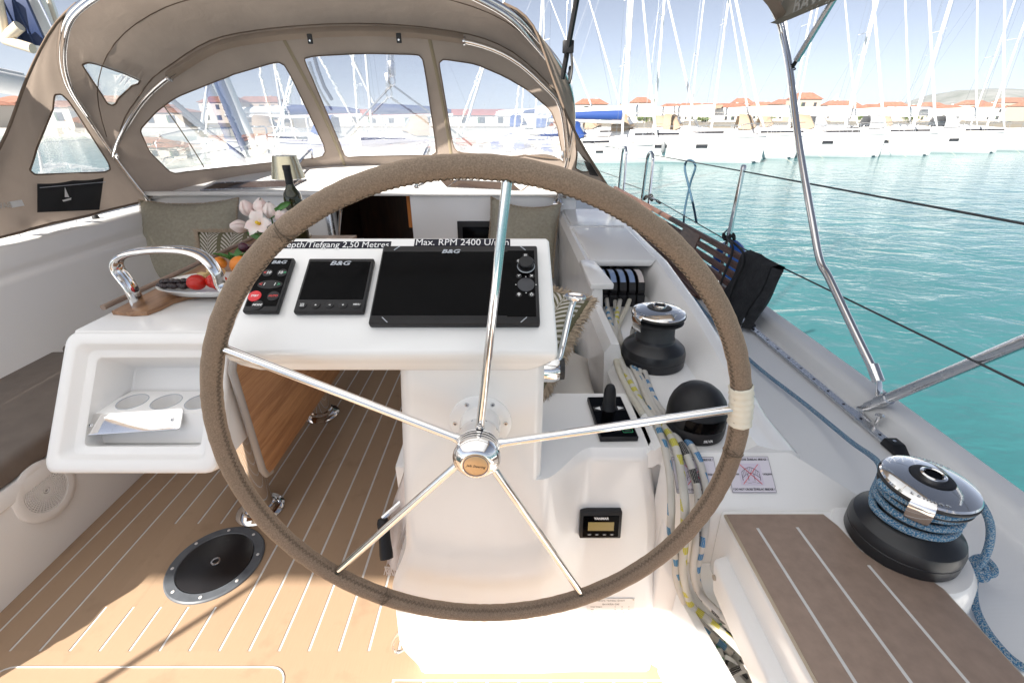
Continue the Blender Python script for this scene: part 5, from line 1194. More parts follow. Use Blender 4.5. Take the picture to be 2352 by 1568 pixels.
# chrome grab handle
hp_ = [V(-1.175, 1.335, TZ-.01), aY(300, 660, 1.335), aY(272, 622, 1.335), aY(268, 603, 1.335), aY(280, 589, 1.335), aY(310, 579, 1.335), aY(370, 573, 1.335), aY(430, 576, 1.335), aY(470, 592, 1.335), aY(498, 625, 1.335), aY(512, 660, 1.335), V(-.835, 1.335, TZ)]
hp_ = cat(hp_, 6); rg = []
for i, p in enumerate(hp_):
    t_ = (hp_[min(i+1, len(hp_)-1)]-hp_[max(i-1, 0)]).normalized(); n_ = V(0, 1, 0); b_ = t_.cross(n_)
    rg.append([p+n_*.026*math.cos(2*math.pi*k/16)+b_*.0105*math.sin(2*math.pi*k/16) for k in range(16)])
obj('handle', G().loft(rg, True, True), M_['chrome'], tb, 60)
# ================================================================ THINGS ON THE TABLE
TT = TZ+.010
# serving dish with food
dc = aZ(445, 664, TT+.02); dcx = V(-1.005, 1.475, TT)
ds_ = thing('serving_dish', 'white boat-shaped dish of snacks on the cockpit table', 'dish', tuple(dcx))
def dring(a, b, z): return [dcx+V(a*math.copysign(abs(math.cos(t))**.8, math.cos(t)), b*math.copysign(abs(math.sin(t))**.8, math.sin(t)), z) for t in [2*math.pi*k/40 for k in range(40)]]
obj('bowl', G().loft([dring(.10, .06, 0), dring(.15, .085, .006), dring(.175, .105, .026), dring(.18, .11, .030), dring(.176, .106, .031), dring(.15, .085, .014), dring(.10, .06, .010), dring(.01, .01, .010)], True), M_['ceramic'], ds_, 50)
def blob(c, r, m, name, lab, cat_, sq=(1, 1, .9), grp=None, lump=.04):
    g = G(); n = 14; sd = rnd.random()*9
    for i in range(9):
        th_ = math.pi*i/8; pass
    ringsb = [[V(c[0]+r*sq[0]*math.sin(math.pi*max(i, .02)/8 if i < 8 else math.pi*.999)*math.cos(2*math.pi*k/n)*(1+lump*math.sin(k*2+sd)), c[1]+r*sq[1]*math.sin(math.pi*max(i, .02)/8 if i < 8 else math.pi*.999)*math.sin(2*math.pi*k/n), c[2]+r*sq[2]*math.cos(math.pi*i/8)) for k in range(n)] for i in range(9)]
    g.loft(ringsb, True); o = obj(name, g, m, None, 180); tag(o, lab, cat_, grp); return o
m_ol = mat('black_olive', (.022, .012, .014), .25, var=.4, vs=60); m_to = mat('tomato', (.52, .02, .012), .15, var=.1, vs=20); m_or = mat('orange_peel', (.72, .22, .02), .4, bmp=.5, bs=250, bd=.001); m_ch = mat('pale_cheese', (.66, .50, .24), .6, var=.1, vs=40)
m_gr = mat('dark_grape', (.06, .012, .025), .25)
for i in range(15):
    x = -1.165+.016*(i % 8)+rnd.uniform(-.004, .004); y = 1.43+.026*(i//8)+rnd.uniform(-.006, .006)
    blob((x, y, TT+.030+.008*(i//8)), .0115, m_ol, 'olive', 'dark olive lying in the pointed end of the white dish', 'olive', (1.25, .9, .85), 'olives in the dish')
for i, (x, y, r) in enumerate(((-1.035, 1.425, .030), (-.985, 1.44, .028), (-.955, 1.42, .028))):
    blob((x, y, TT+.030+r*.5), r, m_to, 'tomato', ('ripe red tomato beside the olives in the dish', 'red tomato between its two neighbours in the dish', 'red tomato nearest the wheel rim in the dish')[i], 'tomato', (1, 1, .85), 'tomatoes in the dish')
for i, (x, y, z) in enumerate(((-1.06, 1.50, .045), (-1.03, 1.51, .055), (-1.00, 1.50, .06))):
    o = obj('cheese_piece', G().box((0, 0, 0), (.035, .022, .018), .005, 2, Matrix.Translation((x, y, TT+z)) @ Matrix.Rotation(rnd.random()*3, 4, 'Z') @ Matrix.Rotation(.4*i, 4, 'X')), m_ch); tag(o, ('pale cheese piece lying behind the olives', 'pale cheese piece above the tomatoes', 'topmost pale cheese piece in the dish')[i], 'cheese', 'cheese in the dish')
blob((-.935, 1.52, TT+.075), .034, m_or, 'tangerine', 'orange tangerine in the dish beside the wheel rim', 'fruit'); blob((-1.03, 1.56, TT+.07), .024, m_or, 'tangerine', 'small orange fruit half hidden behind the chrome handle', 'fruit')
for i, (x, y, z) in enumerate(((-.955, 1.60, .115), (-.925, 1.61, .105), (-.905, 1.59, .09))): blob((x, y, TT+z), .018, m_gr, 'grape', ('dark grape on top of the herbs', 'dark grape behind the basil leaves', 'dark grape nearest the rim of the wheel')[i], 'grape', (1, 1, 1), 'grapes in the dish')
m_lf = mat('fresh_leaf', (.05, .17, .03), .4, var=.3, vs=30)
def leaf(p, d, up, ln, wd, m=m_lf, name='leaf', parent=None, bend=.3):
    d = Vector(d).normalized(); s_ = d.cross(Vector(up)).normalized(); u_ = s_.cross(d); g = G()
    g.grid(lambda a, t: Vector(p)+d*ln*t+s_*((a-.5)*2*wd*math.sin(math.pi*min(1, t*.93+.07))**.8)+u_*(bend*ln*t*t*-1+abs(a-.5)*wd*.8), 4, 8); return g
hb = thing('herb_sprig', 'green basil sprig standing in the dish behind the tangerine', 'herb', (-.98, 1.57, TT+.03)); 
for k in range(9):
    a = k*.8; obj('leaf', leaf((-.975, 1.57, TT+.06), (math.cos(a)*.6, math.sin(a)*.4, .9-.1*(k % 3)), (0, 0, 1), .055+.012*(k % 3), .014), m_lf, hb, 60)
obj('stem', G().tube([V(-.975, 1.57, TT+.02), V(-.975, 1.57, TT+.09)], .003, 6), m_lf, hb)
# tulips in a low vase
tc = aY(608, 545, 1.90); vz = thing('vase', 'small white vase of tulips on the cockpit table', 'vase', (tc.x+.03, 1.92, TT))
vx, vy = tc.x+.03, 1.92
obj('vase_body', G().lathe([(0, .001), (.035, .001), (.042, .02), (.046, .06), (.036, .10), (.030, .115), (.027, .112), (.030, .09)], T(vx, vy, TT), 28), M_['ceramic'], vz, 40)
def m_petal():
    m, t, b, o = newmat('tulip_petal'); f = noise(t, 20, 3); L(t, ramp(t, f, ((.3, (.80, .62, .60)), (.7, (.82, .78, .74)))), b.inputs['Base Color']); b.inputs['Roughness'].default_value = .5
    b.inputs['Subsurface Weight'].default_value = .2; b.inputs['Subsurface Radius'].default_value = (.01, .006, .005); return m
MP = m_petal(); m_st = mat('tulip_stamen', (.75, .50, .02), .6)
heads = [((572, 482), (-.3, 0, 1), .8, 'pale pink tulip bud standing tallest in the bouquet'), ((622, 487), (.1, -.1, 1), .9, 'white tulip in the middle of the bouquet'), ((560, 514), (-.9, -.4, .1), .75, 'blush tulip leaning out towards the grey cushion'), ((596, 508), (-.1, -.95, .5), 2.2, 'wide open white tulip with yellow stamens'), ((640, 495), (.6, .1, .8), .8, 'pale tulip half hidden by the wheel rim'), ((600, 478), (0, .3, 1), .75, 'pink tulip at the back of the bouquet')]
for (px, py), ax, op, lab in heads:
    c = aY(px, py+6, 1.90-.03*(op > 2)); t_ = thing('tulip', lab, 'flower', tuple(c), group='tulips in the vase'); ax = Vector(ax).normalized(); Mx = along(c, ax)
    for k in range(6):
        a = R(60*k+(20 if k % 2 else 0)); rad = V(math.cos(a), math.sin(a), 0); g = G(); ln = .060
        def pf(s, t, rad=rad, k=k):
            if op > 2: r_ = .006+.055*t; z_ = .012*math.sin(math.pi*t)+.012*t
            else: r_ = (.006+.026*math.sin(math.pi*min(1, .16+t*.80))*op)*(1 if k % 2 else .86); z_ = ln*t-.01
            w_ = .021*math.sin(math.pi*min(1, .12+.86*t))**.7; sd = V(-rad.y, rad.x, 0)
            return Mx @ (rad*(r_-(s-.5)**2*.02)+sd*(s-.5)*2*w_+V(0, 0, z_))
        obj('petal', g.grid(pf, 5, 9), MP, t_, 60)
    if op > 2: obj('stamen', G().hull([Mx @ V(.007*math.cos(i), .007*math.sin(i), z) for i in range(6) for z in (.0, .022)], .002), m_st, t_)
    obj('stem', G().tube(cat([c-ax*.005, c-ax*.03+V(0, 0, -.03), V(vx, vy, TT+.10), V(vx, vy, TT+.03)], 5), .003, 6), m_lf, t_, 60)
for k, (px, py, dx, dz, ln) in enumerate(((598, 480, .1, .9, .10), (640, 480, .6, .5, .10), (610, 555, -.2, .7, .12), (585, 540, -.7, .3, .08), (625, 560, .1, .6, .12), (655, 470, .8, .4, .06))):
    c = aY(px, py, 1.89); obj('tulip_leaf', leaf(c-Vector((dx, 0, dz)).normalized()*ln*.6, (dx, -.15, dz), (0, -1, .2), ln, .012), m_lf, vz, 60)
# wine bottle
bt = aY(657, 380, 2.17); bx = bt.x; wbt = thing('wine_bottle', 'dark green wine bottle with black capsule and white label on the cockpit table', 'bottle', (bx, 2.17, TT))
bh = bt.z-TT; k_ = bh/.32
m_gl = mat('green_bottle_glass', (.018, .022, .004), .06, ior=1.5, coat=.3)
obj('glass', G().lathe([(0, .003), (.034, .001), (.0375, .006), (.0375, .185), (.035, .205), (.022, .228), (.0155, .245), (.0145, .31), (0, .31)], T(bx, 2.17, TT) @ Matrix.Diagonal((k_, k_, k_, 1)), 36), m_gl, wbt, 40)
obj('capsule', G().lathe([(.0158, .245), (.0152, .30), (.0165, .302), (.0165, .318), (.0150, .321), (0, .321)], T(bx, 2.17, TT) @ Matrix.Diagonal((k_, k_, k_, 1)), 28), M_['black'], wbt, 30)
obj('label', G().lathe([(.0379, .05), (.0379, .14)], T(bx, 2.17, TT) @ Matrix.Diagonal((k_, k_, k_, 1)), 36), mat('paper_label', (.75, .73, .70), .7), wbt, 40)
# table lamp
lx = aY(658, 384, 2.24); lp = thing('table_lamp', 'cordless lamp with gold metal shade behind the wine bottle', 'lamp', (lx.x, 2.24, TT))
zt_, zb_ = aY(658, 358, 2.24).z, aY(658, 409, 2.24).z
mgold = mat('champagne_metal', (.60, .55, .40), .22, .9, rv=.1, vs=30)
obj('shade', G().lathe([(.052, zt_), (.074, zb_), (.072, zb_), (.050, zt_-.001), (0, zt_-.004)], T(lx.x, 2.24, 0), 40), mgold, lp, 50); obj('stem', G().tube([V(lx.x, 2.24, TT), V(lx.x, 2.24, zt_-.01)], .006, 10), mgold, lp); obj('foot', G().lathe([(0, 0), (.05, 0), (.05, .01), (.01, .015)], T(lx.x, 2.24, TT), 28), mgold, lp)
# ================================================================ CUSHIONS
def m_fern():
    m, t, b, o = newmat('fern_fabric'); uvn = t.nodes.new('ShaderNodeUVMap'); sx = t.nodes.new('ShaderNodeSeparateXYZ'); L(t, uvn.outputs[0], sx.inputs[0]); u, v = sx.outputs[0], sx.outputs[1]
    fu = mth(t, 'FRACT', mth(t, 'MULTIPLY', u, 3)); a = mth(t, 'ABSOLUTE', mth(t, 'SUBTRACT', fu, .5)); ph = mth(t, 'SUBTRACT', mth(t, 'MULTIPLY', v, 17), mth(t, 'MULTIPLY', mth(t, 'POWER', a, .7), 5.5))
    st_ = mth(t, 'LESS_THAN', mth(t, 'FRACT', ph), .48); mk = mth(t, 'LESS_THAN', a, .41); on = mth(t, 'MULTIPLY', st_, mk); spn = mth(t, 'LESS_THAN', a, .022); f = mth(t, 'MAXIMUM', mth(t, 'MULTIPLY', on, mth(t, 'GREATER_THAN', a, .03)), mth(t, 'MULTIPLY', spn, .6))
    L(t, mix(t, f, (.125, .115, .065), (.52, .49, .44)), b.inputs['Base Color']); b.inputs['Roughness'].default_value = .9; bump(t, b, noise(t, 500, 2), .5, .001); return m
M_['fern'] = m_fern()
def pillow(name, lab, M, w, h, th_, m, fringe=0, fm=None, back=None, sag=0):
    t = thing(name, lab, 'cushion', M=M)
    def sf(sgn):
        def f(s, q):
            x, y = (s-.5)*2, (q-.5)*2; e = (1-abs(x)**2.6)*(1-abs(y)**2.6); k = 1-.09*(abs(x)**2)*(1-abs(y)**4)*.6; k2 = 1-.09*(abs(y)**2)*(1-abs(x)**4)*.6
            return V(x*w/2*(1-.07*(1-x*x)*0-.055*(1-y*y)*abs(x)), y*h/2*(1-.055*(1-x*x)*abs(y))-(sag*(1-x*x)*max(0, y)), sgn*(th_*max(0, e)**.55)+.006*math.sin(x*5+y*3)*e)
        return f
    g = G().grid(sf(1), 22, 22); obj('front', g, m, t, 180, True); obj('back', G().grid(sf(-1), 22, 22), back or m, t, 180, True)
    eg = [sf(1)(i/40, 0) for i in range(40)]+[sf(1)(1, i/40) for i in range(40)]+[sf(1)(1-i/40, 1) for i in range(40)]+[sf(1)(0, 1-i/40) for i in range(40)]
    if fringe:
        g = G(); n = len(eg)
        for rep in range(6):
            for i in range(n*2):
                p = eg[i//2] if i % 2 == 0 else eg[i//2].lerp(eg[(i//2+1) % n], .5); d = V(p.x/w, p.y/h, 0).normalized(); d = (d+V(rnd.uniform(-.35, .35), rnd.uniform(-.35, .35), rnd.uniform(-.3, .3))).normalized()
                ln = fringe*rnd.uniform(.7, 1.15); s_ = V(-d.y, d.x, 0)*.0014; z = V(0, 0, rnd.uniform(-.008, .008))
                e = p+z+d*ln*.6+V(0, -ln*.08, 0); e2 = p+z+d*ln+V(0, -ln*.25, rnd.uniform(-.004, .004))
                g.add([p+z-s_, p+z+s_, e+s_, e-s_, e2], [(0, 1, 2, 3), (3, 2, 4)])
        obj('fringe', g, fm or M_['fringe'], t, None, True, 'stuff')
    return t
# port: big sage cushion, fern cushion in front
tl_, tr_, br_, bl_ = aY(302, 474, 2.92), aY(540, 466, 2.95), aY(548, 640, 2.72), aY(345, 642, 2.70)
c = (tl_+tr_+br_+bl_)/4
pillow('cushion', 'large plain sage linen cushion in the corner of the port seat', frame(c, (tr_-tl_)+(br_-bl_), (tl_-bl_)+(tr_-br_)), .60, .54, .075, M_['linen'], .012, M_['fringe'], sag=.02)
c = aY(545, 610, 2.50); pillow('cushion', 'fern-patterned cushion with beige fringe behind the tulips', frame(c, (1, .05, .03), (-.05, .45, .9)), .42, .40, .06, M_['fern'], .036)
# starboard: sage cushion against the bulkhead, fern cushion by the throttle
c = aY(1200, 545, 2.92); pillow('cushion', 'plain sage linen cushion leaning on the white bulkhead beyond the console', frame(c, (1, -.06, -.08), (.06, .30, .95)), .44, .46, .07, M_['linen'], .012, M_['fringe'], sag=.035)
e_ = V(.44, .69, .56).normalized(); d_ = V(-.80, .45, .10); c = V(.150, 1.20, .80)+d_*.20; pillow('cushion', 'fringed fern cushion standing on the seat beside the throttle lever', frame(c, -d_, e_), .40, .34, .065, M_['fern'], .034, None, mat('cushion_back_white', (.62, .59, .55), .9))
pillow('cushion', 'plain white bolster cushion under the fern cushion beside the throttle', frame(V(.02, 1.36, .545), (1, 0, 0), (0, 1, 0)), .56, .44, .125, mat('white_cotton', (.66, .63, .59), .9, bmp=.4, bs=300))
# seat cushions, port
for y0_, y1_, lab in ((.52, 1.885, 'dark taupe seat cushion on the port bench, nearer the camera'), (1.905, 2.99, 'dark taupe seat cushion on the port bench under the sage cushion')):
    g = G().box((-1.895, (y0_+y1_)/2, .385), (.58, y1_-y0_, .085), .025, 4); o = thing('seat_cushion', lab, 'seat cushion', (-1.9, (y0_+y1_)/2, .345))
    obj('pad', g, M_['cushion'], o, 50); obj('piping', G().tube([V(x, y, .424) for x, y in rrect(.53, y1_-y0_-.05, .03, 4, -1.895, (y0_+y1_)/2)], .004, 6, True), M_['cushion'], o, 60)
# ================================================================ FITTINGS IN THE SOLE AND SIDES
spk = aX(105, 1125, -1.600); sp_ = thing('loudspeaker', 'round white cockpit loudspeaker in the port seat side', 'loudspeaker', tuple(spk)); Ms_ = along(V(-1.602, spk.y, spk.z), (1, 0, .04))
obj('bezel', G().lathe([(.106, -.002), (.106, .003), (.102, .006), (.088, .008), (.074, .007), (.072, .002)], Ms_, 48), M_['gelmat'], sp_, 40)
obj('cone', G().lathe([(.074, .0022), (.0, .001)], Ms_, 32), mat('speaker_grey', (.42, .41, .42), .6), sp_, 40)
g = G()
for k in range(11): r_ = .006+.0062*k; g.lathe([(r_, .003), (r_, .0062), (r_+.0028, .0062), (r_+.0028, .003)], Ms_, 40)
for k in range(40): g.box((0, 0, 0), (.060, .0016, .004), M=Ms_ @ Matrix.Rotation(2*math.pi*k/40, 4, 'Z') @ T(.044, 0, .004))
obj('grille', g, M_['gelmat'], sp_, 30, False, 'stuff')
dpc = aZ(497, 1292, 0); dp = thing('deck_plate', 'round black inspection plate screwed into the cockpit floor', 'deck plate', tuple(dpc)); Md = Matrix.Translation((dpc.x, dpc.y, .0012))
mring = mat('grey_rubber_ring', (.09, .10, .115), .45, var=.15, vs=30, rv=.1)
obj('ring', G().lathe([(.154, 0), (.153, .004), (.149, .007), (.122, .007), (.119, .004)], Md, 56), mring, dp, 30); obj('lid', G().lathe([(.119, .002), (.118, .0065), (.115, .0072), (0, .0072)], Md, 56), mat('black_lid', (.010, .010, .012), .3, rv=.1, vs=12), dp, 30)
obj('key_boss', G().lathe([(.016, .007), (.015, .010), (.011, .0105), (.010, .008)], Md, 24), M_['steel'], dp, 30)
for k in range(8): a = R(45*k+12); obj('screw', G().lathe([(0, .0088), (.005, .0082), (.006, .006)], Md @ T(.136*math.cos(a), .136*math.sin(a), 0), 12), M_['plate'], dp, 30)
# folding D-ring on the plinth
dr_ = thing('pad_eye', 'chrome folding ring on the foot of the helm pedestal', 'ring', (-.29, .78, .08)); pr_ = [aY(x, y, .775) for x, y in ((938, 1441), (922, 1447), (908, 1462), (900, 1480), (903, 1493), (915, 1497), (932, 1488), (943, 1474))]
obj('ring', G().tube(cat(pr_, 5), .0055, 10), CH, dr_, 60); obj('plate', G().hull([aY(x, y, .77)+V(dx, 0, 0) for x, y in ((938, 1436), (944, 1482)) for dx in (-.006, .012)]+[aY(x, y, .79) for x, y in ((938, 1436), (944, 1482))], .002), M_['steel'], dr_)
# winch handle grip and towel hanging on the pedestal's inboard side
wh = thing('crank_handle', 'black winch handle grip hanging on the inboard side of the pedestal', 'winch handle', (-.33, .85, .4)); p0, p1 = aY(879, 1190, .90), aY(888, 1282, .84)
obj('grip', G().tube([p0, p0.lerp(p1, .1), p0.lerp(p1, .5), p0.lerp(p1, .9), p1], [.013, .0165, .0155, .018, .0175], 18), M_['black'], wh, 50); obj('pin', G().lathe([(0, .003), (.005, .002), (.006, 0)], along(p1, p1-p0), 12), mat('copper_pin', (.55, .30, .20), .35, .8), wh); obj('shank', G().tube([p0, p0+V(.06, .05, .03)], .008, 8), CH, wh)
tw_ = thing('towel', 'white fringed towel hanging beside the pedestal', 'towel', (-.3, .95, .4)); TWp = [aY(934, 1030, .97), aY(902, 1180, .93), aY(884, 1300, .88)]; TWq = [aY(955, 1030, .94), aY(945, 1180, .90), aY(930, 1305, .87)]
m_tw = mat('towel_cotton', (.66, .60, .57), .95, var=.12, vs=25, bmp=.8, bs=160, bd=.003)
A_, B_ = resample(cat(TWp, 6), 24), resample(cat(TWq, 6), 24)
obj('cloth', G().grid(lambda s, t: interp(A_, t).lerp(interp(B_, t), s)+V(.006*math.sin(t*9+s*5), .01*math.sin(s*8), 0), 10, 24), m_tw, tw_, 60)
g = G()
for i in range(26):
    s_ = i/25; p = A_[-1].lerp(B_[-1], s_); e = p+V(rnd.uniform(-.008, .008), -.004, -.032*rnd.uniform(.8, 1.1)); g.tube([p, p.lerp(e, .5)+V(rnd.uniform(-.003, .003), 0, 0), e], .0014, 4)
obj('fringe', g, m_tw, tw_, None, False, 'stuff')
# mainsheet bridle seen through the windscreen, dark strap, inner stays
def wv(pts, Y): return [aY(x, y, Y) for x, y in pts]
br = thing('mainsheet_bridle', 'grey rope bridle and block hanging beyond the middle windscreen', 'bridle', tuple(aY(900, 195, 4.3)))
obj('rope', G().tube(wv(((900, 196), (795, 308)), 4.3), .008, 8), M_['wire'], br); obj('rope', G().tube(wv(((902, 196), (978, 252), (1085, 335)), 4.3), .008, 8), M_['wire'], br)
obj('block', G().hull([aY(900, 158, 4.3)+V(dx, dy, dz) for dx in (-.028, .028) for dy in (-.03, .03) for dz in (-.06, .06)], .02), M_['steel'], br, 40); obj('shackle', G().tube(cat([aY(900, 186, 4.3)+V(.025*math.cos(a), 0, .035*math.sin(a)) for a in [2*math.pi*i/10 for i in range(10)]], 3, True), .008, 8, True), M_['steel'], br); obj('becket', G().tube([aY(900, 150, 4.3), aY(898, 60, 4.3)], .02, 8), M_['steel'], br)
o = thing('boom_strap', 'dark strap hanging beyond the middle windscreen pane', 'strap', tuple(aY(760, 228, 4.2))); obj('webbing', G().tube(wv(((716, 110), (730, 160), (745, 200), (763, 230)), 4.2), .016, 6), M_['blackrub'], o)
o = thing('rod_kicker', 'dark rigging tube slanting beyond the port windscreen pane', 'rod', tuple(aY(470, 300, 4.0))); obj('tube', G().tube(wv(((360, 200), (470, 295)), 4.0), .020, 10), M_['wire'], o); obj('inner_tube', G().tube(wv(((470, 295), (580, 375)), 4.0), .012, 10), M_['steel'], o)
# ================================================================ HARBOUR
WZ = -1.15
g = G(); n = 46
# one sheet of water, finer near the yacht, out to the shore and beyond
def wsheet(s, t): return V((s-.5)*900+20, -60+760*t, WZ)
struct('water', G().grid(wsheet, 4, 4), M_['water'], None)
mgr = mat('shore_ground', (.24, .21, .16), .9, var=.25, vs=.15)
struct('shore_ground', G().hull([(-500, 78, WZ-1), (700, 78, WZ-1), (-500, 2250, WZ-1), (3000, 2250, WZ-1), (-500, 78, WZ+.9), (700, 78, WZ+.9), (-500, 2250, WZ+2), (3000, 2250, WZ+2)]), mgr, None)
mq = mat('quay_stone', (.42, .40, .37), .85, var=.15, vs=1.5)
qy = struct('quay_pavement', G().box((100, 76.5, WZ+.35), (1000, 3.2, 1.5), .05), mq)
# ---------------------------------------------------------------- yachts
mh = mat('hull_white', (.70, .70, .70), .25, var=.03, vs=.6); md = mat('boat_deck', (.66, .65, .63), .6); mboot = mat('antifoul_navy', (.03, .05, .07), .5); mgrey = mat('boot_stripe', (.10, .16, .18), .4)
mwin = mat('hull_port_glass', (.03, .03, .035), .15); mast_m = mat('mast_white', (.78, .78, .78), .35); mtan = mat('tan_sprayhood', (.36, .27, .19), .8); mnavy = mat('navy_canvas', (.012, .03, .13), .75); mblue = mat('bright_blue_canvas', (.012, .05, .22), .7)
msail = mat('furled_sail', (.74, .75, .76), .7); mgr2 = mat('grey_canvas', (.30, .31, .33), .8); mfend = mat('fender_grey', (.18, .19, .20), .5); mrail = M_['steel']
def hullsec(u, Lh, B, F):
    """u 0 stern .. 1 bow; deck edge half beam and sheer"""
    b = B/2*(.82+.18*math.sin(math.pi*min(1, u*1.25+.12)/1.0) if u < .35 else math.cos(math.pi/2*((u-.35)/.65)**1.9)**.85)
    return max(b, .02), F*(1+.16*u*u)
def yacht(name, lab, bow, head, Lh=13.2, B=4.1, F=1.35, canvas=None, boot=None, mast_h=17, rake=.02, grp='yachts moored across the harbour', detail=True, sailcover=None, furl=True, nport=3, plumb=.02, spray=True, bim_=False, mastu=.56, fend=0, mm=None):
    M = Matrix.Translation((bow[0], bow[1], WZ)) @ Matrix.Rotation(head, 4, 'Z') @ T(-Lh, 0, 0)       # local x from stern to bow
    t = thing(name, lab, 'yacht', M=M, group=grp); secs = []; N_ = 22
    for i in range(N_+1):
        u = i/N_; b, z = hullsec(u, Lh, B, F); x = Lh*u; st = 1-plumb*0
        secs.append([V(x, b*.98, z+.03), V(x, b, z), V(x, b*.995, z*.62), V(x-.02*u, b*.94, .22), V(x-.06*u, b*.88, .02), V(x-.1*u, b*.7, -.25), V(x-.2*u, 0, -.5), V(x-.1*u, -b*.7, -.25), V(x-.06*u, -b*.88, .02), V(x-.02*u, -b*.94, .22), V(x, -b*.995, z*.62), V(x, -b, z), V(x, -b*.98, z+.03)])
    g = G().loft(secs); g.add(secs[0], [tuple(range(13))]); obj('hull', g, mh, t, 45, True)
    bs = [[V(p.x, p.y*1.004, p.z) for p in s_[3:10]] for s_ in secs]; 
    stripe = [[V(x_[3].x+.0, x_[3].y*1.006+(.004 if 1 else 0), .24), V(x_[4].x, x_[4].y*1.02+.004, .15)] for x_ in secs]; stripe2 = [[V(a.x, -a.y, a.z) for a in s_] for s_ in stripe]
    obj('boot_stripe', G().loft(stripe).loft(stripe2), mgrey if not boot else boot, t, 45, True, 'stuff')
    an = [[V(x_[4].x, x_[4].y*1.035+.006, .12), V(x_[5].x, x_[5].y*1.03, -.2)] for x_ in secs]; an2 = [[V(a.x, -a.y, a.z) for a in s_] for s_ in an]; obj('antifouling', G().loft(an).loft(an2), mboot, t, 45, True, 'stuff')
    obj('deck', G().loft([[V(s_[0].x, s_[0].y, s_[0].z-.02), V(s_[0].x, 0, s_[0].z+.05), V(s_[0].x, -s_[0].y, s_[0].z-.02)] for s_ in secs]), md, t, 45, True)
    for sg in (-1, 1): obj('rubbing_strake', G().tube([V(s_[1].x, sg*(abs(s_[1].y)+.012), s_[1].z-.06) for s_ in secs], .022, 5), mgr2, t, 60, True)
    cab = []
    for u, w_, hh in ((.30, .62, .02), (.31, .62, .42), (.40, .64, .46), (.52, .60, .42), (.64, .50, .30), (.74, .36, .10), (.76, .34, .0)):
        b, z = hullsec(u, Lh, B, F); b *= w_; x = Lh*u; cab.append([V(x, b, z), V(x, b*.97, z+hh*.6), V(x, b*.84, z+hh), V(x, 0, z+hh*1.12), V(x, -b*.84, z+hh), V(x, -b*.97, z+hh*.6), V(x, -b, z)])
    obj('cabin', G().loft(cab), mh, t, 40, True)
    cs = canvas or mtan
    for sg in (-1, 1):
        w4 = []
        for u in (.42, .52, .62):
            b, z = hullsec(u, Lh, B, F); k = (.64 if u < .5 else .60 if u < .6 else .52); w4.append([V(Lh*u, sg*(b*k*.985+.012), z+.14), V(Lh*u, sg*(b*k*.96+.012), z+.27)])
        obj('cabin_window', G().loft(w4), mwin, t, None, True)
        for k in range(nport):
            u = (.30, .52, .70, .80)[k]; ln = (.07, .055, .05, .04)[k]; q = []
            for uu in (u, u+ln): b, z = hullsec(uu, Lh, B, F); q.append([V(Lh*uu, sg*(b+.014), z*.74), V(Lh*uu, sg*(b+.014), z*.60)])
            obj('port_light', G().loft(q), mwin, t, None, True)
    mz = hullsec(mastu, Lh, B, F)[1]+.4; mx = Lh*mastu; top = V(mx-mast_h*rake*2.2, 0, mz+mast_h); mm = mm or mast_m
    obj('mast', G().tube([V(mx, 0, mz-.1), V(mx, 0, mz-.1).lerp(top, .75), top], [.075, .07, .045], 10), mm, t, 60, True)
    for k, fr in enumerate((.34, .62)):
        c = V(mx, 0, mz).lerp(top, fr); w_ = 1.15-.35*k; obj('spreader', G().tube([c+V(-.25, -w_, 0), c, c+V(-.25, w_, 0)], .022, 6), mm, t, 60, True)
    stem_ = V(Lh-.15, 0, hullsec(1, Lh, B, F)[1]); hd = V(mx, 0, mz).lerp(top, .93)
    if furl: obj('furled_headsail', G().tube([stem_+V(0, 0, .3), stem_.lerp(hd, .06), stem_.lerp(hd, .25), stem_.lerp(hd, .6), stem_.lerp(hd, .97)], [.04, .09, .085, .065, .03], 8), msail, t, 60, True)
    else: obj('forestay', G().tube([stem_, hd], .015, 5), mrail, t, None, True)
    obj('backstay', G().tube([V(.2, 0, F+.1), top], .008, 4), mrail, t, None, True)
    for sg in (-1, 1):
        b, z = hullsec(mastu-.03, Lh, B, F); s1_ = V(mx, 0, mz).lerp(top, .34)+V(-.25, sg*1.15, 0); s2_ = V(mx, 0, mz).lerp(top, .62)+V(-.25, sg*.8, 0)
        obj('shroud', G().tube([V(mx-.5, sg*b*.96, z), s1_, s2_, V(mx, 0, mz).lerp(top, .95)], .009, 4), mrail, t, None, True)
        rp_ = []
        for u in (.0, .15, .3, .5, .7, .85): b, z = hullsec(u, Lh, B, F); rp_.append(V(Lh*u+.05, sg*b*.96, z+.62))
        obj('guard_wire', G().tube(rp_, .008, 4), mrail, t, None, True)
        for p in rp_[1:]: obj('stanchion', G().tube([p, p-V(0, 0, .62)], .014, 5), mrail, t, None, True)
    b, z = hullsec(.9, Lh, B, F); zb = hullsec(1, Lh, B, F)[1]
    obj('pulpit', G().tube(cat([V(Lh*.87, b, z+.02), V(Lh*.88, b, z+.6), V(Lh-.05, .22, zb+.68), V(Lh+.05, 0, zb+.68), V(Lh-.05, -.22, zb+.68), V(Lh*.88, -b, z+.6), V(Lh*.87, -b, z+.02)], 4), .016, 6), mrail, t, 60, True)
    # boom with lazy bag
    bm0 = V(mx-.15, 0, mz+.85); bm1 = V(Lh*.16, 0, mz+.95)
    obj('boom', G().tube([bm0, bm1], .09, 8), mm, t, 60, True); sc_ = sailcover or msail
    obj('sail_bag', G().loft([[bm0.lerp(bm1, f)+V(0, .14*k*math.cos(a), .10+.24*k*(1+math.sin(a))) for a in [2*math.pi*j/10 for j in range(10)]] for f, k in ((.0, 1.2), (.15, 1.15), (.5, .95), (.85, .7), (.98, .4))], True, True), sc_, t, 60, True)
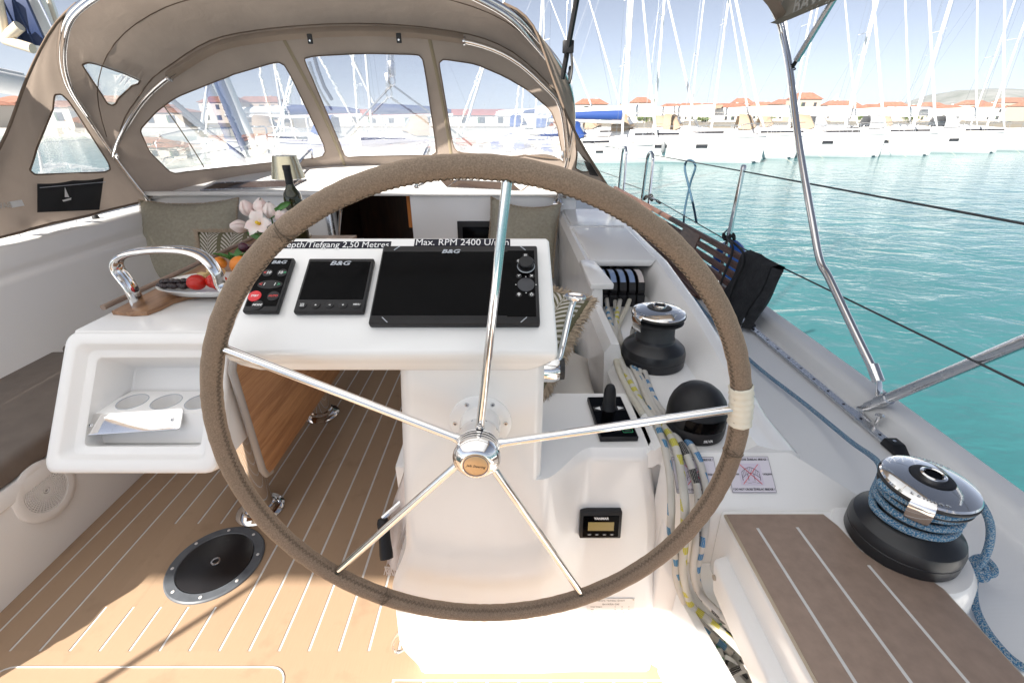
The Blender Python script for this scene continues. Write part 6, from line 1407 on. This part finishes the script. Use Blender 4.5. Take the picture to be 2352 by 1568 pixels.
    if spray:
        sh_ = []; x0 = Lh*.34
        for k in range(9):
            a = math.pi*k/8; sh_.append([V(x0+.95-.25*abs(math.cos(a)), -B*.31*math.cos(a), F+.12+.42+.18*math.sin(a)*.6), V(x0+.35, -B*.32*math.cos(a), F+.40+1.0*math.sin(a)**.6), V(x0-.45, -B*.32*math.cos(a), F+.40+1.05*math.sin(a)**.6)])
        obj('sprayhood', G().loft(sh_), cs, t, 50, True)
        for k in range(3): 
            q = [[sh_[2+k+(j)][0].lerp(sh_[2+k+j][1], f)+V(.02, 0, .01) for f in (.25, .8)] for j in (.1, .9) for j in [int(j*1.2)]]
            obj('hood_window', G().loft(q), mat('hood_glass', (.30, .32, .36), .15) if 'hood_glass' not in bpy.data.materials else bpy.data.materials['hood_glass'], t, None, True)
    if bim_:
        obj('bimini_top', G().grid(lambda s, q: V(Lh*.05+Lh*.17*q, (s-.5)*B*.72, F+2.05-.25*(2*s-1)**2), 8, 3), cs, t, 50, True)
        for xx in (.05, .22):
            for sg in (-1, 1): obj('bimini_leg', G().tube([V(Lh*.13, sg*B*.36, F+.1), V(Lh*xx, sg*B*.36, F+1.8)], .014, 5), mrail, t, None, True)
    for k in range(fend):
        u = (.3, .42, .56)[k]; b, z = hullsec(u, Lh, B, F)
        fo_ = obj('fender', G().lathe([(0, -.35), (.10, -.28), (.12, -.1), (.12, .2), (.09, .3), (.03, .36), (0, .37)], T(Lh*u, -(b+.10), z*.62), 10), mfend, t, 50, True)
    obj('mooring_line', G().tube(cat([V(Lh-.3, .25, zb), V(Lh+1.2, .5, .4), V(Lh+2.4, .8, -.3)], 4), .014, 5), M_['rope_cream'], t, None, True)
    return t
HD = math.atan2(-.32, .95)
def wpt(x, y): p = aZ(x, y, WZ); return (p.x, p.y)
yacht('sailing_yacht', 'white yacht with dark hull windows and grey fenders, bow beside the bimini pole', wpt(1747, 374), HD, 13.4, fend=3, mastu=.50, nport=3, mast_h=18)
yacht('sailing_yacht', 'white yacht bow showing narrowly just behind the bimini pole', wpt(1826, 364), HD, 13.0, canvas=mtan, mast_h=18.5, furl=True, bim_=True)
yacht('sailing_yacht', 'white yacht moored directly beyond the bimini pole with tan sprayhood', wpt(2019, 360.5), HD, 14.2, canvas=mtan, mast_h=19, bim_=True)
yacht('sailing_yacht', 'white yacht with brown bimini and grey-green waterline, fifth along the row', wpt(2135, 357.5), HD, 13.6, canvas=mtan, mast_h=18, boot=mgrey, bim_=True)
yacht('sailing_yacht', 'white yacht with dark waterline and single hull window below the hill', wpt(2287, 351.5), HD, 13.8, canvas=mgr2, mast_h=19.5)
yacht('sailing_yacht', 'white yacht at the edge of view with grey sprayhood, last of the row', wpt(2452, 347), HD, 14.0, canvas=mgr2, mast_h=19, bim_=True)
yacht('small_yacht', 'small old white sloop with blue sail cover, moored nearest the sprayhood', wpt(1508, 372.5), math.atan2(-.12, 1), 8.2, 2.7, .95, canvas=mblue, boot=mat('teal_boot', (.02, .16, .22), .4), mast_h=11.5, sailcover=mblue, furl=True, nport=2, grp='yachts moored across the harbour', mastu=.72)
yacht('sailing_yacht', 'white yacht with tan sprayhood standing behind the small blue-covered sloop', (wpt(1600, 356)[0], wpt(1600, 356)[1]), HD, 12.5, canvas=mtan, mast_h=15.5)
yacht('sailing_yacht', 'pale yacht with navy sail cover far behind the small sloop', (wpt(1440, 345)[0], wpt(1440, 345)[1]), HD, 11.5, canvas=mblue, mast_h=13.5, sailcover=mnavy)
for k, (px, py, hh, lab) in enumerate(((1960, 338, 17, 'far white yacht whose mast rises behind the bimini pole'), (2080, 336, 18, 'far white yacht whose mast stands left of the hill'), (2230, 334, 18.5, 'far white yacht whose mast crosses the hill'), (2360, 333, 18, 'far white yacht at the edge of the picture behind the last hull'), (1720, 340, 17, 'far white yacht behind the yacht with grey fenders'), (1380, 338, 12, 'far white yacht beside the edge of the sprayhood'))):
    yacht('sailing_yacht', lab, wpt(px, py), HD+.1*math.sin(k*3), 12.5, mast_h=hh, canvas=(mtan, mgr2, mtan, mgr2, mtan, mblue)[k], grp='yachts in the far row')
# beyond the bow, seen through the windscreen
wl = [((640, 392), R(200), mtan, 'white yacht beyond the port windscreen pane', mnavy, 12.5), ((905, 366), R(15), mtan, 'white yacht beyond the middle windscreen pane', None, 15), ((1060, 368), R(195), mgr2, 'white yacht beyond the starboard windscreen pane', None, 15), ((470, 378), R(185), mblue, 'white yacht beyond the corner of the port windscreen pane', mnavy, 13)]
for (px, py), hd_, cv, lab, sc_, hh in wl:
    b_ = wpt(px, py); yacht('sailing_yacht', lab, b_, hd_, 11.5, 3.7, 1.25, canvas=cv, mast_h=hh, sailcover=sc_, grp='yachts ahead of the bow', nport=2)
o = thing('furled_sail', 'navy furled sail slanting beyond the port windscreen pane', 'sail', tuple(aY(530, 260, 9))); a, b = aY(488, 150, 9), aY(566, 345, 9)
obj('sleeve', G().tube([a+(a-b)*.8, a, a.lerp(b, .5), b], [.05, .085, .10, .09], 12), mnavy, o, 60); obj('stay', G().tube([a+(a-b)*1.6, b+(b-a)*.1], .012, 6), mrail, o, 60)
# next-door yacht to port: white boom, mast, navy panel
nb = yacht('sailing_yacht', 'neighbouring white yacht close to port, white boom under a thick sail bag', (-5.6, 11.0), R(90), 13.5, 4.2, 1.45, canvas=mgr2, mast_h=17, grp='yachts ahead of the bow', sailcover=msail)
npn = thing('solar_panel', 'navy ribbed panel on white struts above the neighbouring boat, top corner of the view', 'solar panel', tuple(aY(50, 60, 5.4)))
Pn = [aY(x, y, 5.4) for x, y in ((8, 10), (62, -12), (108, 108), (20, 92))]; Pn = [Pn[0]-V(1.2, 0, 0)+V(0, 0, .35), Pn[1]+V(-.05, 0, .2), Pn[2], Pn[3]-V(1.0, 0, -.1)]
nn = (Pn[1]-Pn[0]).cross(Pn[3]-Pn[0]).normalized()
obj('panel', G().hull(Pn+[p+nn*.03 for p in Pn], .004), mat('navy_ribbed', (.018, .035, .10), .4), npn)
for k in range(1, 12):
    a, b = Pn[0].lerp(Pn[1], k/12), Pn[3].lerp(Pn[2], k/12); obj('rib', G().tube([a-nn*.005, b-nn*.005], .010, 5), mat('rib_blue', (.03, .05, .13), .4) if k == 1 else bpy.data.materials['rib_blue'], npn, 60)
mc = mat('cream_strut', (.66, .58, .46), .5)
for a, b in (((14, 88), (45, 60)), ((10, 92), (75, 112)), ((-10, -20), (12, 95))): obj('strut', G().tube([aY(*a, 5.3), aY(*b, 5.3)], .045, 10), mc, npn, 60)
o = thing('sail_bag_boom', 'thick white boom bag of the neighbouring boat beside the sprayhood', 'boom', tuple(aY(30, 190, 5.6))); a, b = aY(-200, 150, 5.6), aY(62, 200, 6.6)
obj('bag', G().tube([a, b, b+(b-a)*.25], .13, 14), msail, o, 60); obj('spar', G().tube([a+V(0, 0, .12), b+V(0, 0, .12)], .04, 8), mast_m, o, 60)
o = thing('mast', 'broad pale mast of the neighbouring boat, at the top corner of the view', 'mast', tuple(aY(95, 60, 5.9))); a, b = aY(66, -30, 5.8), aY(128, 130, 6.0)
obj('spar', G().tube([a+(a-b)*3, a, b, b+(b-a)*.45], .16, 14), mast_m, o, 60); obj('halyard', G().tube([aY(105, -20, 5.7), aY(135, 70, 5.7)], .02, 6), mc, o)
# ---------------------------------------------------------------- houses
mro = mat('terracotta_roof', (.33, .15, .10), .85, var=.25, vs=.8); mro2 = mat('old_terracotta', (.30, .145, .10), .85, var=.25, vs=.7); mwa = [mat('house_white', (.74, .72, .68), .8), mat('house_cream', (.62, .56, .50), .8), mat('house_ochre', (.50, .40, .33), .8)]
mgl = mat('house_window', (.06, .065, .075), .3); mshu = mat('green_shutter', (.08, .13, .09), .7)
def house(x, y, w_, d_, h_, wall, rf, lab, rh=None, rot=0., nw=3, nf=2, name='house', grp='houses along the shore', chim=True):
    z0 = WZ+.9; t = thing(name, lab, 'house', M=T(x, y, z0) @ Matrix.Rotation(rot, 4, 'Z'), group=grp); rh = rh or h_*.28
    obj('wall', G().box((0, 0, h_/2), (w_, d_, h_)), wall, t, 30, True); e = .35
    r_ = obj('roof', G().hull([V(-w_/2-e, -d_/2-e, h_), V(w_/2+e, -d_/2-e, h_), V(w_/2+e, d_/2+e, h_), V(-w_/2-e, d_/2+e, h_), V(-w_/2-e+d_*.25, 0, h_+rh), V(w_/2+e-d_*.25, 0, h_+rh), V(-w_/2-e, -d_/2-e, h_-.15), V(w_/2+e, -d_/2-e, h_-.15)]), rf, t, 30, True)
    if chim: obj('chimney', G().box((w_*.22, d_*.1, h_+rh*.8), (.6, .6, 1.3)), wall, r_, 30, True)
    for f in range(nf):
        for k in range(nw):
            xx = -w_/2+w_*(k+.5)/nw; zz = h_*(f+.52)/nf; wn = obj('window', G().box((xx, -d_/2-.02, zz), (min(1.1, w_/nw*.45), .10, min(1.35, h_/nf*.5))), mgl, t, None, True)
            if (k+f) % 2: obj('shutter', G().box((xx-min(1.1, w_/nw*.45)*.72, -d_/2-.04, zz), (.4, .08, min(1.35, h_/nf*.5))), mshu, wn, None, True)
    return t
def hp(px, Y): return (px-1176)/1100*Y
rows = [ # picture x, distance, width, depth, height, wall, roof
 (1345, 92, 9, 8, 5.6, 0, 0, 'white house with dormer beside the sprayhood edge'), (1372, 84, 7, 7, 3.4, 0, 1, 'low white house behind the cypress row'), (1436, 96, 8, 7, 4.4, 0, 0, 'white cottage with a bright orange roof behind the blue-covered sloop'), (1452, 120, 7, 7, 7.4, 1, 1, 'taller cream house rising above the orange cottage'),
 (1520, 118, 9, 8, 5.4, 0, 1, 'white house beside the cypress'), (1560, 130, 12, 8, 6.0, 1, 0, 'long cream house behind the flags'), (1606, 122, 12, 8, 5.6, 0, 1, 'white house with a wide faded roof'), (1648, 110, 13, 9, 5.2, 0, 0, 'broad orange-roofed house behind the yacht with fenders'), (1668, 150, 9, 8, 8.6, 1, 1, 'cream house high on the slope behind the broad orange roof'), (1710, 135, 11, 8, 6.6, 0, 1, 'white house beside the furled sails'), (1760, 125, 10, 9, 7.0, 1, 1, 'cream house behind the thick furled sails'),
 (1800, 108, 9, 8, 8.0, 2, 0, 'ochre three-storey house with balconies left of the bimini pole'), (1880, 150, 16, 9, 7.6, 1, 1, 'cream building with the church tower'), (1905, 116, 9, 8, 5.2, 0, 0, 'white house just beyond the bimini pole'), (1950, 128, 9, 8, 5.6, 0, 1, 'white house between pole and hill'), (1990, 140, 12, 8, 6.8, 0, 0, 'white house with a vivid orange roof left of the hill'), (2030, 120, 12, 8, 5.0, 1, 1, 'low cream house behind the brown bimini'), (2075, 150, 13, 8, 7.0, 1, 0, 'cream house at the foot of the hill'), (2110, 118, 10, 8, 5.0, 0, 1, 'white house below the hill slope'), (2165, 160, 16, 9, 8.2, 1, 1, 'long cream house under the middle of the hill'), (2200, 125, 9, 8, 5.8, 0, 0, 'white house with orange roof behind the last but one yacht'), (2245, 165, 18, 9, 9.5, 2, 1, 'ochre house high at the foot of the hill'), (2290, 130, 14, 9, 6.4, 2, 0, 'ochre house with orange roof near the edge of view'), (2330, 170, 18, 9, 10, 1, 0, 'cream house high on the slope at the edge of view'), (2370, 120, 12, 9, 6, 0, 1, 'white house at the very edge of view'),
 (390, 70, 9, 8, 3.6, 0, 0, 'orange-roofed house beyond the corner of the port windscreen pane'), (335, 84, 10, 8, 5.0, 0, 1, 'red-roofed house at the outer corner of the port pane'), (440, 66, 8, 7, 2.6, 1, 0, 'low house with a large orange roof beyond the port pane'), (560, 110, 12, 8, 6.0, 1, 1, 'faded roofed house beyond the middle of the port pane'), (640, 115, 14, 8, 6.2, 2, 1, 'ochre house beyond the inner end of the port pane'), (20, 60, 9, 8, 3.6, 0, 0, 'orange-roofed house beyond the side curtain'), (130, 66, 9, 8, 4.2, 1, 1, 'pinkish house seen through the side curtain window'), (220, 62, 8, 8, 3.4, 0, 0, 'white house seen between side curtain and bow')]
for (px, Y, w_, d_, h_, wi, ri, lab) in rows:
    Y *= 1.85 if px > 1300 else 1.5
    house(hp(px, Y), Y, w_, d_, h_, mwa[wi], (mro, mro2)[ri], lab, rot=rnd.uniform(-.25, .25), nw=max(2, int(w_/3.2)), nf=2 if h_ > 4 else 1)
house(hp(1020, 108), 108, 52, 10, 2.2, mwa[0], mat('red_sheet_roof', (.42, .12, .09), .8, var=.15, vs=.5), 'long white harbour building with a red roof beyond the windscreen', 1.0, 0, 14, 1, 'harbour_building', None, False)
# church tower on the skyline
ct = thing('church_tower', 'small pale church tower on the skyline beyond the bimini pole', 'tower', (hp(1868, 330), 330, WZ+.9)); X_, Y_ = hp(1868, 330), 330
obj('shaft', G().box((X_, Y_, WZ+6.5), (3.2, 3.2, 12)), mwa[0], ct); obj('spire', G().lathe([(2.2, 0), (1.2, 1.6), (0, 3.6)], T(X_, Y_, WZ+12.5), 8), mwa[0], ct, 20); obj('belfry_opening', G().box((X_, Y_-1.62, WZ+10.8), (1.0, .1, 1.8)), mgl, ct)
# ---------------------------------------------------------------- hill
def m_hill():
    m, t, b, o = newmat('karst_hill'); f = noise(t, .012, 6); f2 = noise(t, .05, 5); L(t, ramp(t, mth(t, 'ADD', mth(t, 'MULTIPLY', f, .6), mth(t, 'MULTIPLY', f2, .4)), ((.38, (.10, .12, .085)), (.62, (.30, .30, .28)))), b.inputs['Base Color']); b.inputs['Roughness'].default_value = 1; return m
HYd = 1500.
def hillf(s, t):
    px = 1940+900*s; pts = ((1940, 272), (2000, 262), (2060, 246), (2110, 230), (2160, 214), (2210, 208), (2270, 204), (2330, 212), (2400, 225), (2500, 215), (2650, 225), (2840, 268)); 
    for (a, ya), (b, yb) in zip(pts[:-1], pts[1:]):
        if a <= px <= b: yy = ya+(yb-ya)*(px-a)/(b-a); break
    zt = EYE+aY(px, yy, HYd).z-EYE; k = math.sin(math.pi*t)**.8 if t < .5 else math.sin(math.pi*t)
    X = aY(px, yy, HYd).x
    return V(X*(1+.35*(t-.5)), HYd+900*(t-.5), WZ+(zt-WZ)*k*(1+.05*math.sin(s*40+t*9)*(k < .99)))
struct('hill', G().grid(hillf, 70, 24), m_hill(), 180)
def ridge(s, t):
    X = -900+2900*s; k = math.sin(math.pi*t); return V(X, 520+160*t, WZ+1+(5.5+2.5*math.sin(s*23)+1.5*math.sin(s*61+1))*k)
struct('wooded_shore_hill', G().grid(ridge, 120, 8), mat('wooded_hill', (.10, .12, .07), 1, var=.4, vs=.05), 180)
# ---------------------------------------------------------------- trees
mleaf = [mat('foliage_dark', (.045, .085, .025), .7, var=.4, vs=.8), mat('foliage_light', (.10, .15, .035), .7, var=.35, vs=.8)]; mtr = mat('bark', (.14, .10, .07), .9)
def tree(x, y, h_, w_, lab, lt=0, cyp=False, n=900):
    z0 = WZ+.9; t = thing('cypress_tree' if cyp else 'tree', lab, 'tree', (x, y, z0), group='trees along the shore'); g = G(); r2 = random.Random(int(x*7+y))
    cl_ = [(r2.uniform(-.5, .5), r2.uniform(-.5, .5), r2.uniform(.35, .95), r2.uniform(.25, .5)) for _ in range(9)]
    for i in range(n):
        if cyp: q = r2.random()**.8; a = r2.random()*6.283; rad = w_/2*math.sin(math.pi*min(1, .12+.88*(1-q)))**.7*(1-q*.55)*math.sqrt(r2.random()); p = V(x+rad*math.cos(a), y+rad*math.sin(a), z0+h_*(.05+.95*q))
        else:
            c = cl_[i % 9]; d = V(r2.gauss(0, 1), r2.gauss(0, 1), r2.gauss(0, 1)).normalized()*c[3]*(r2.random()**.4); p = V(x+(c[0]*.7+d.x)*w_*.8, y+(c[1]*.7+d.y)*w_*.8, z0+h_*min(1.02, max(.18, c[2]*.8+d.z*.55)))
        u = V(r2.gauss(0, 1), r2.gauss(0, 1), r2.gauss(0, 1)).normalized(); v = u.orthogonal().normalized(); s_ = (.16 if cyp else .2)*(h_/5)**.5*r2.uniform(.6, 1.3); g.add([p-u*s_, p+v*s_*.8, p+u*s_, p-v*s_*.8], [(0, 1, 2, 3)])
    obj('crown', g, mleaf[lt], t, None); obj('trunk', G().tube([V(x, y, z0-.1), V(x+.1, y, z0+h_*.3), V(x, y, z0+h_*.7)], [h_*.035, h_*.025, h_*.008], 8), mtr, t)
    for k in range(3): a = k*2.1; obj('limb', G().tube([V(x, y, z0+h_*.3), V(x+w_*.25*math.cos(a), y+w_*.25*math.sin(a), z0+h_*.6)], [h_*.015, h_*.005], 6), mtr, t)
for px, Y, h_, w_, lab, lt, cy_ in ((1398, 150, 3.7, 5.2, 'round dark tree above the white house by the sprayhood', 0, False), (1416, 152, 3.3, 4.4, 'second round tree merging with the dark tree', 0, False), (1482, 148, 6.3, 2, 'tall dark cypress behind the mast of the small sloop', 0, True), (1462, 146, 2.5, 5, 'low green bush beside the orange cottage', 1, False), (1385, 140, 2, 5, 'light green bush in front of the white house', 1, False), (1415, 140, 1.9, 4, 'small light bush on the shore by the cottage', 1, False), (1505, 142, 2.4, 5, 'light green bush behind the small sloop', 1, False), (1722, 150, 3.4, 6, 'light green tree left of the thick furled sails', 1, False), (1590, 146, 2.4, 5, 'green bush behind the flag halyards', 1, False), (1945, 150, 2.6, 6, 'light green bush beyond the bimini pole', 1, False), (2040, 150, 3, 6, 'light green bush behind the brown bimini', 1, False), (2062, 262, 5.8, 9, 'dark tree at the foot of the hill', 0, False), (2215, 268, 8, 9, 'dark tree on the slope beside the furled sail', 0, False), (2325, 268, 8.5, 7, 'dark tree on the slope near the edge of view', 0, False), (350, 100, 2.6, 5, 'green bush beyond the corner of the port pane', 1, False), (470, 105, 2.4, 5, 'light bush beyond the port windscreen pane', 1, False)):
    tree(hp(px, Y), Y, h_, w_, lab, lt, cy_)

# ---------------------------------------------------------------- sea haze
m, t, b, o = newmat('haze'); t.nodes.remove(b); pv = N(t, 'ShaderNodeVolumePrincipled'); pv.inputs['Color'].default_value = (.86, .92, 1, 1); pv.inputs['Density'].default_value = .00028; pv.inputs['Anisotropy'].default_value = .05
L(t, pv.outputs[0], o.inputs['Volume'])
hz = obj('haze', G().box((1000, 1000, 48), (4600, 2700, 104)), m, None, None); hz['kind'] = 'stuff'
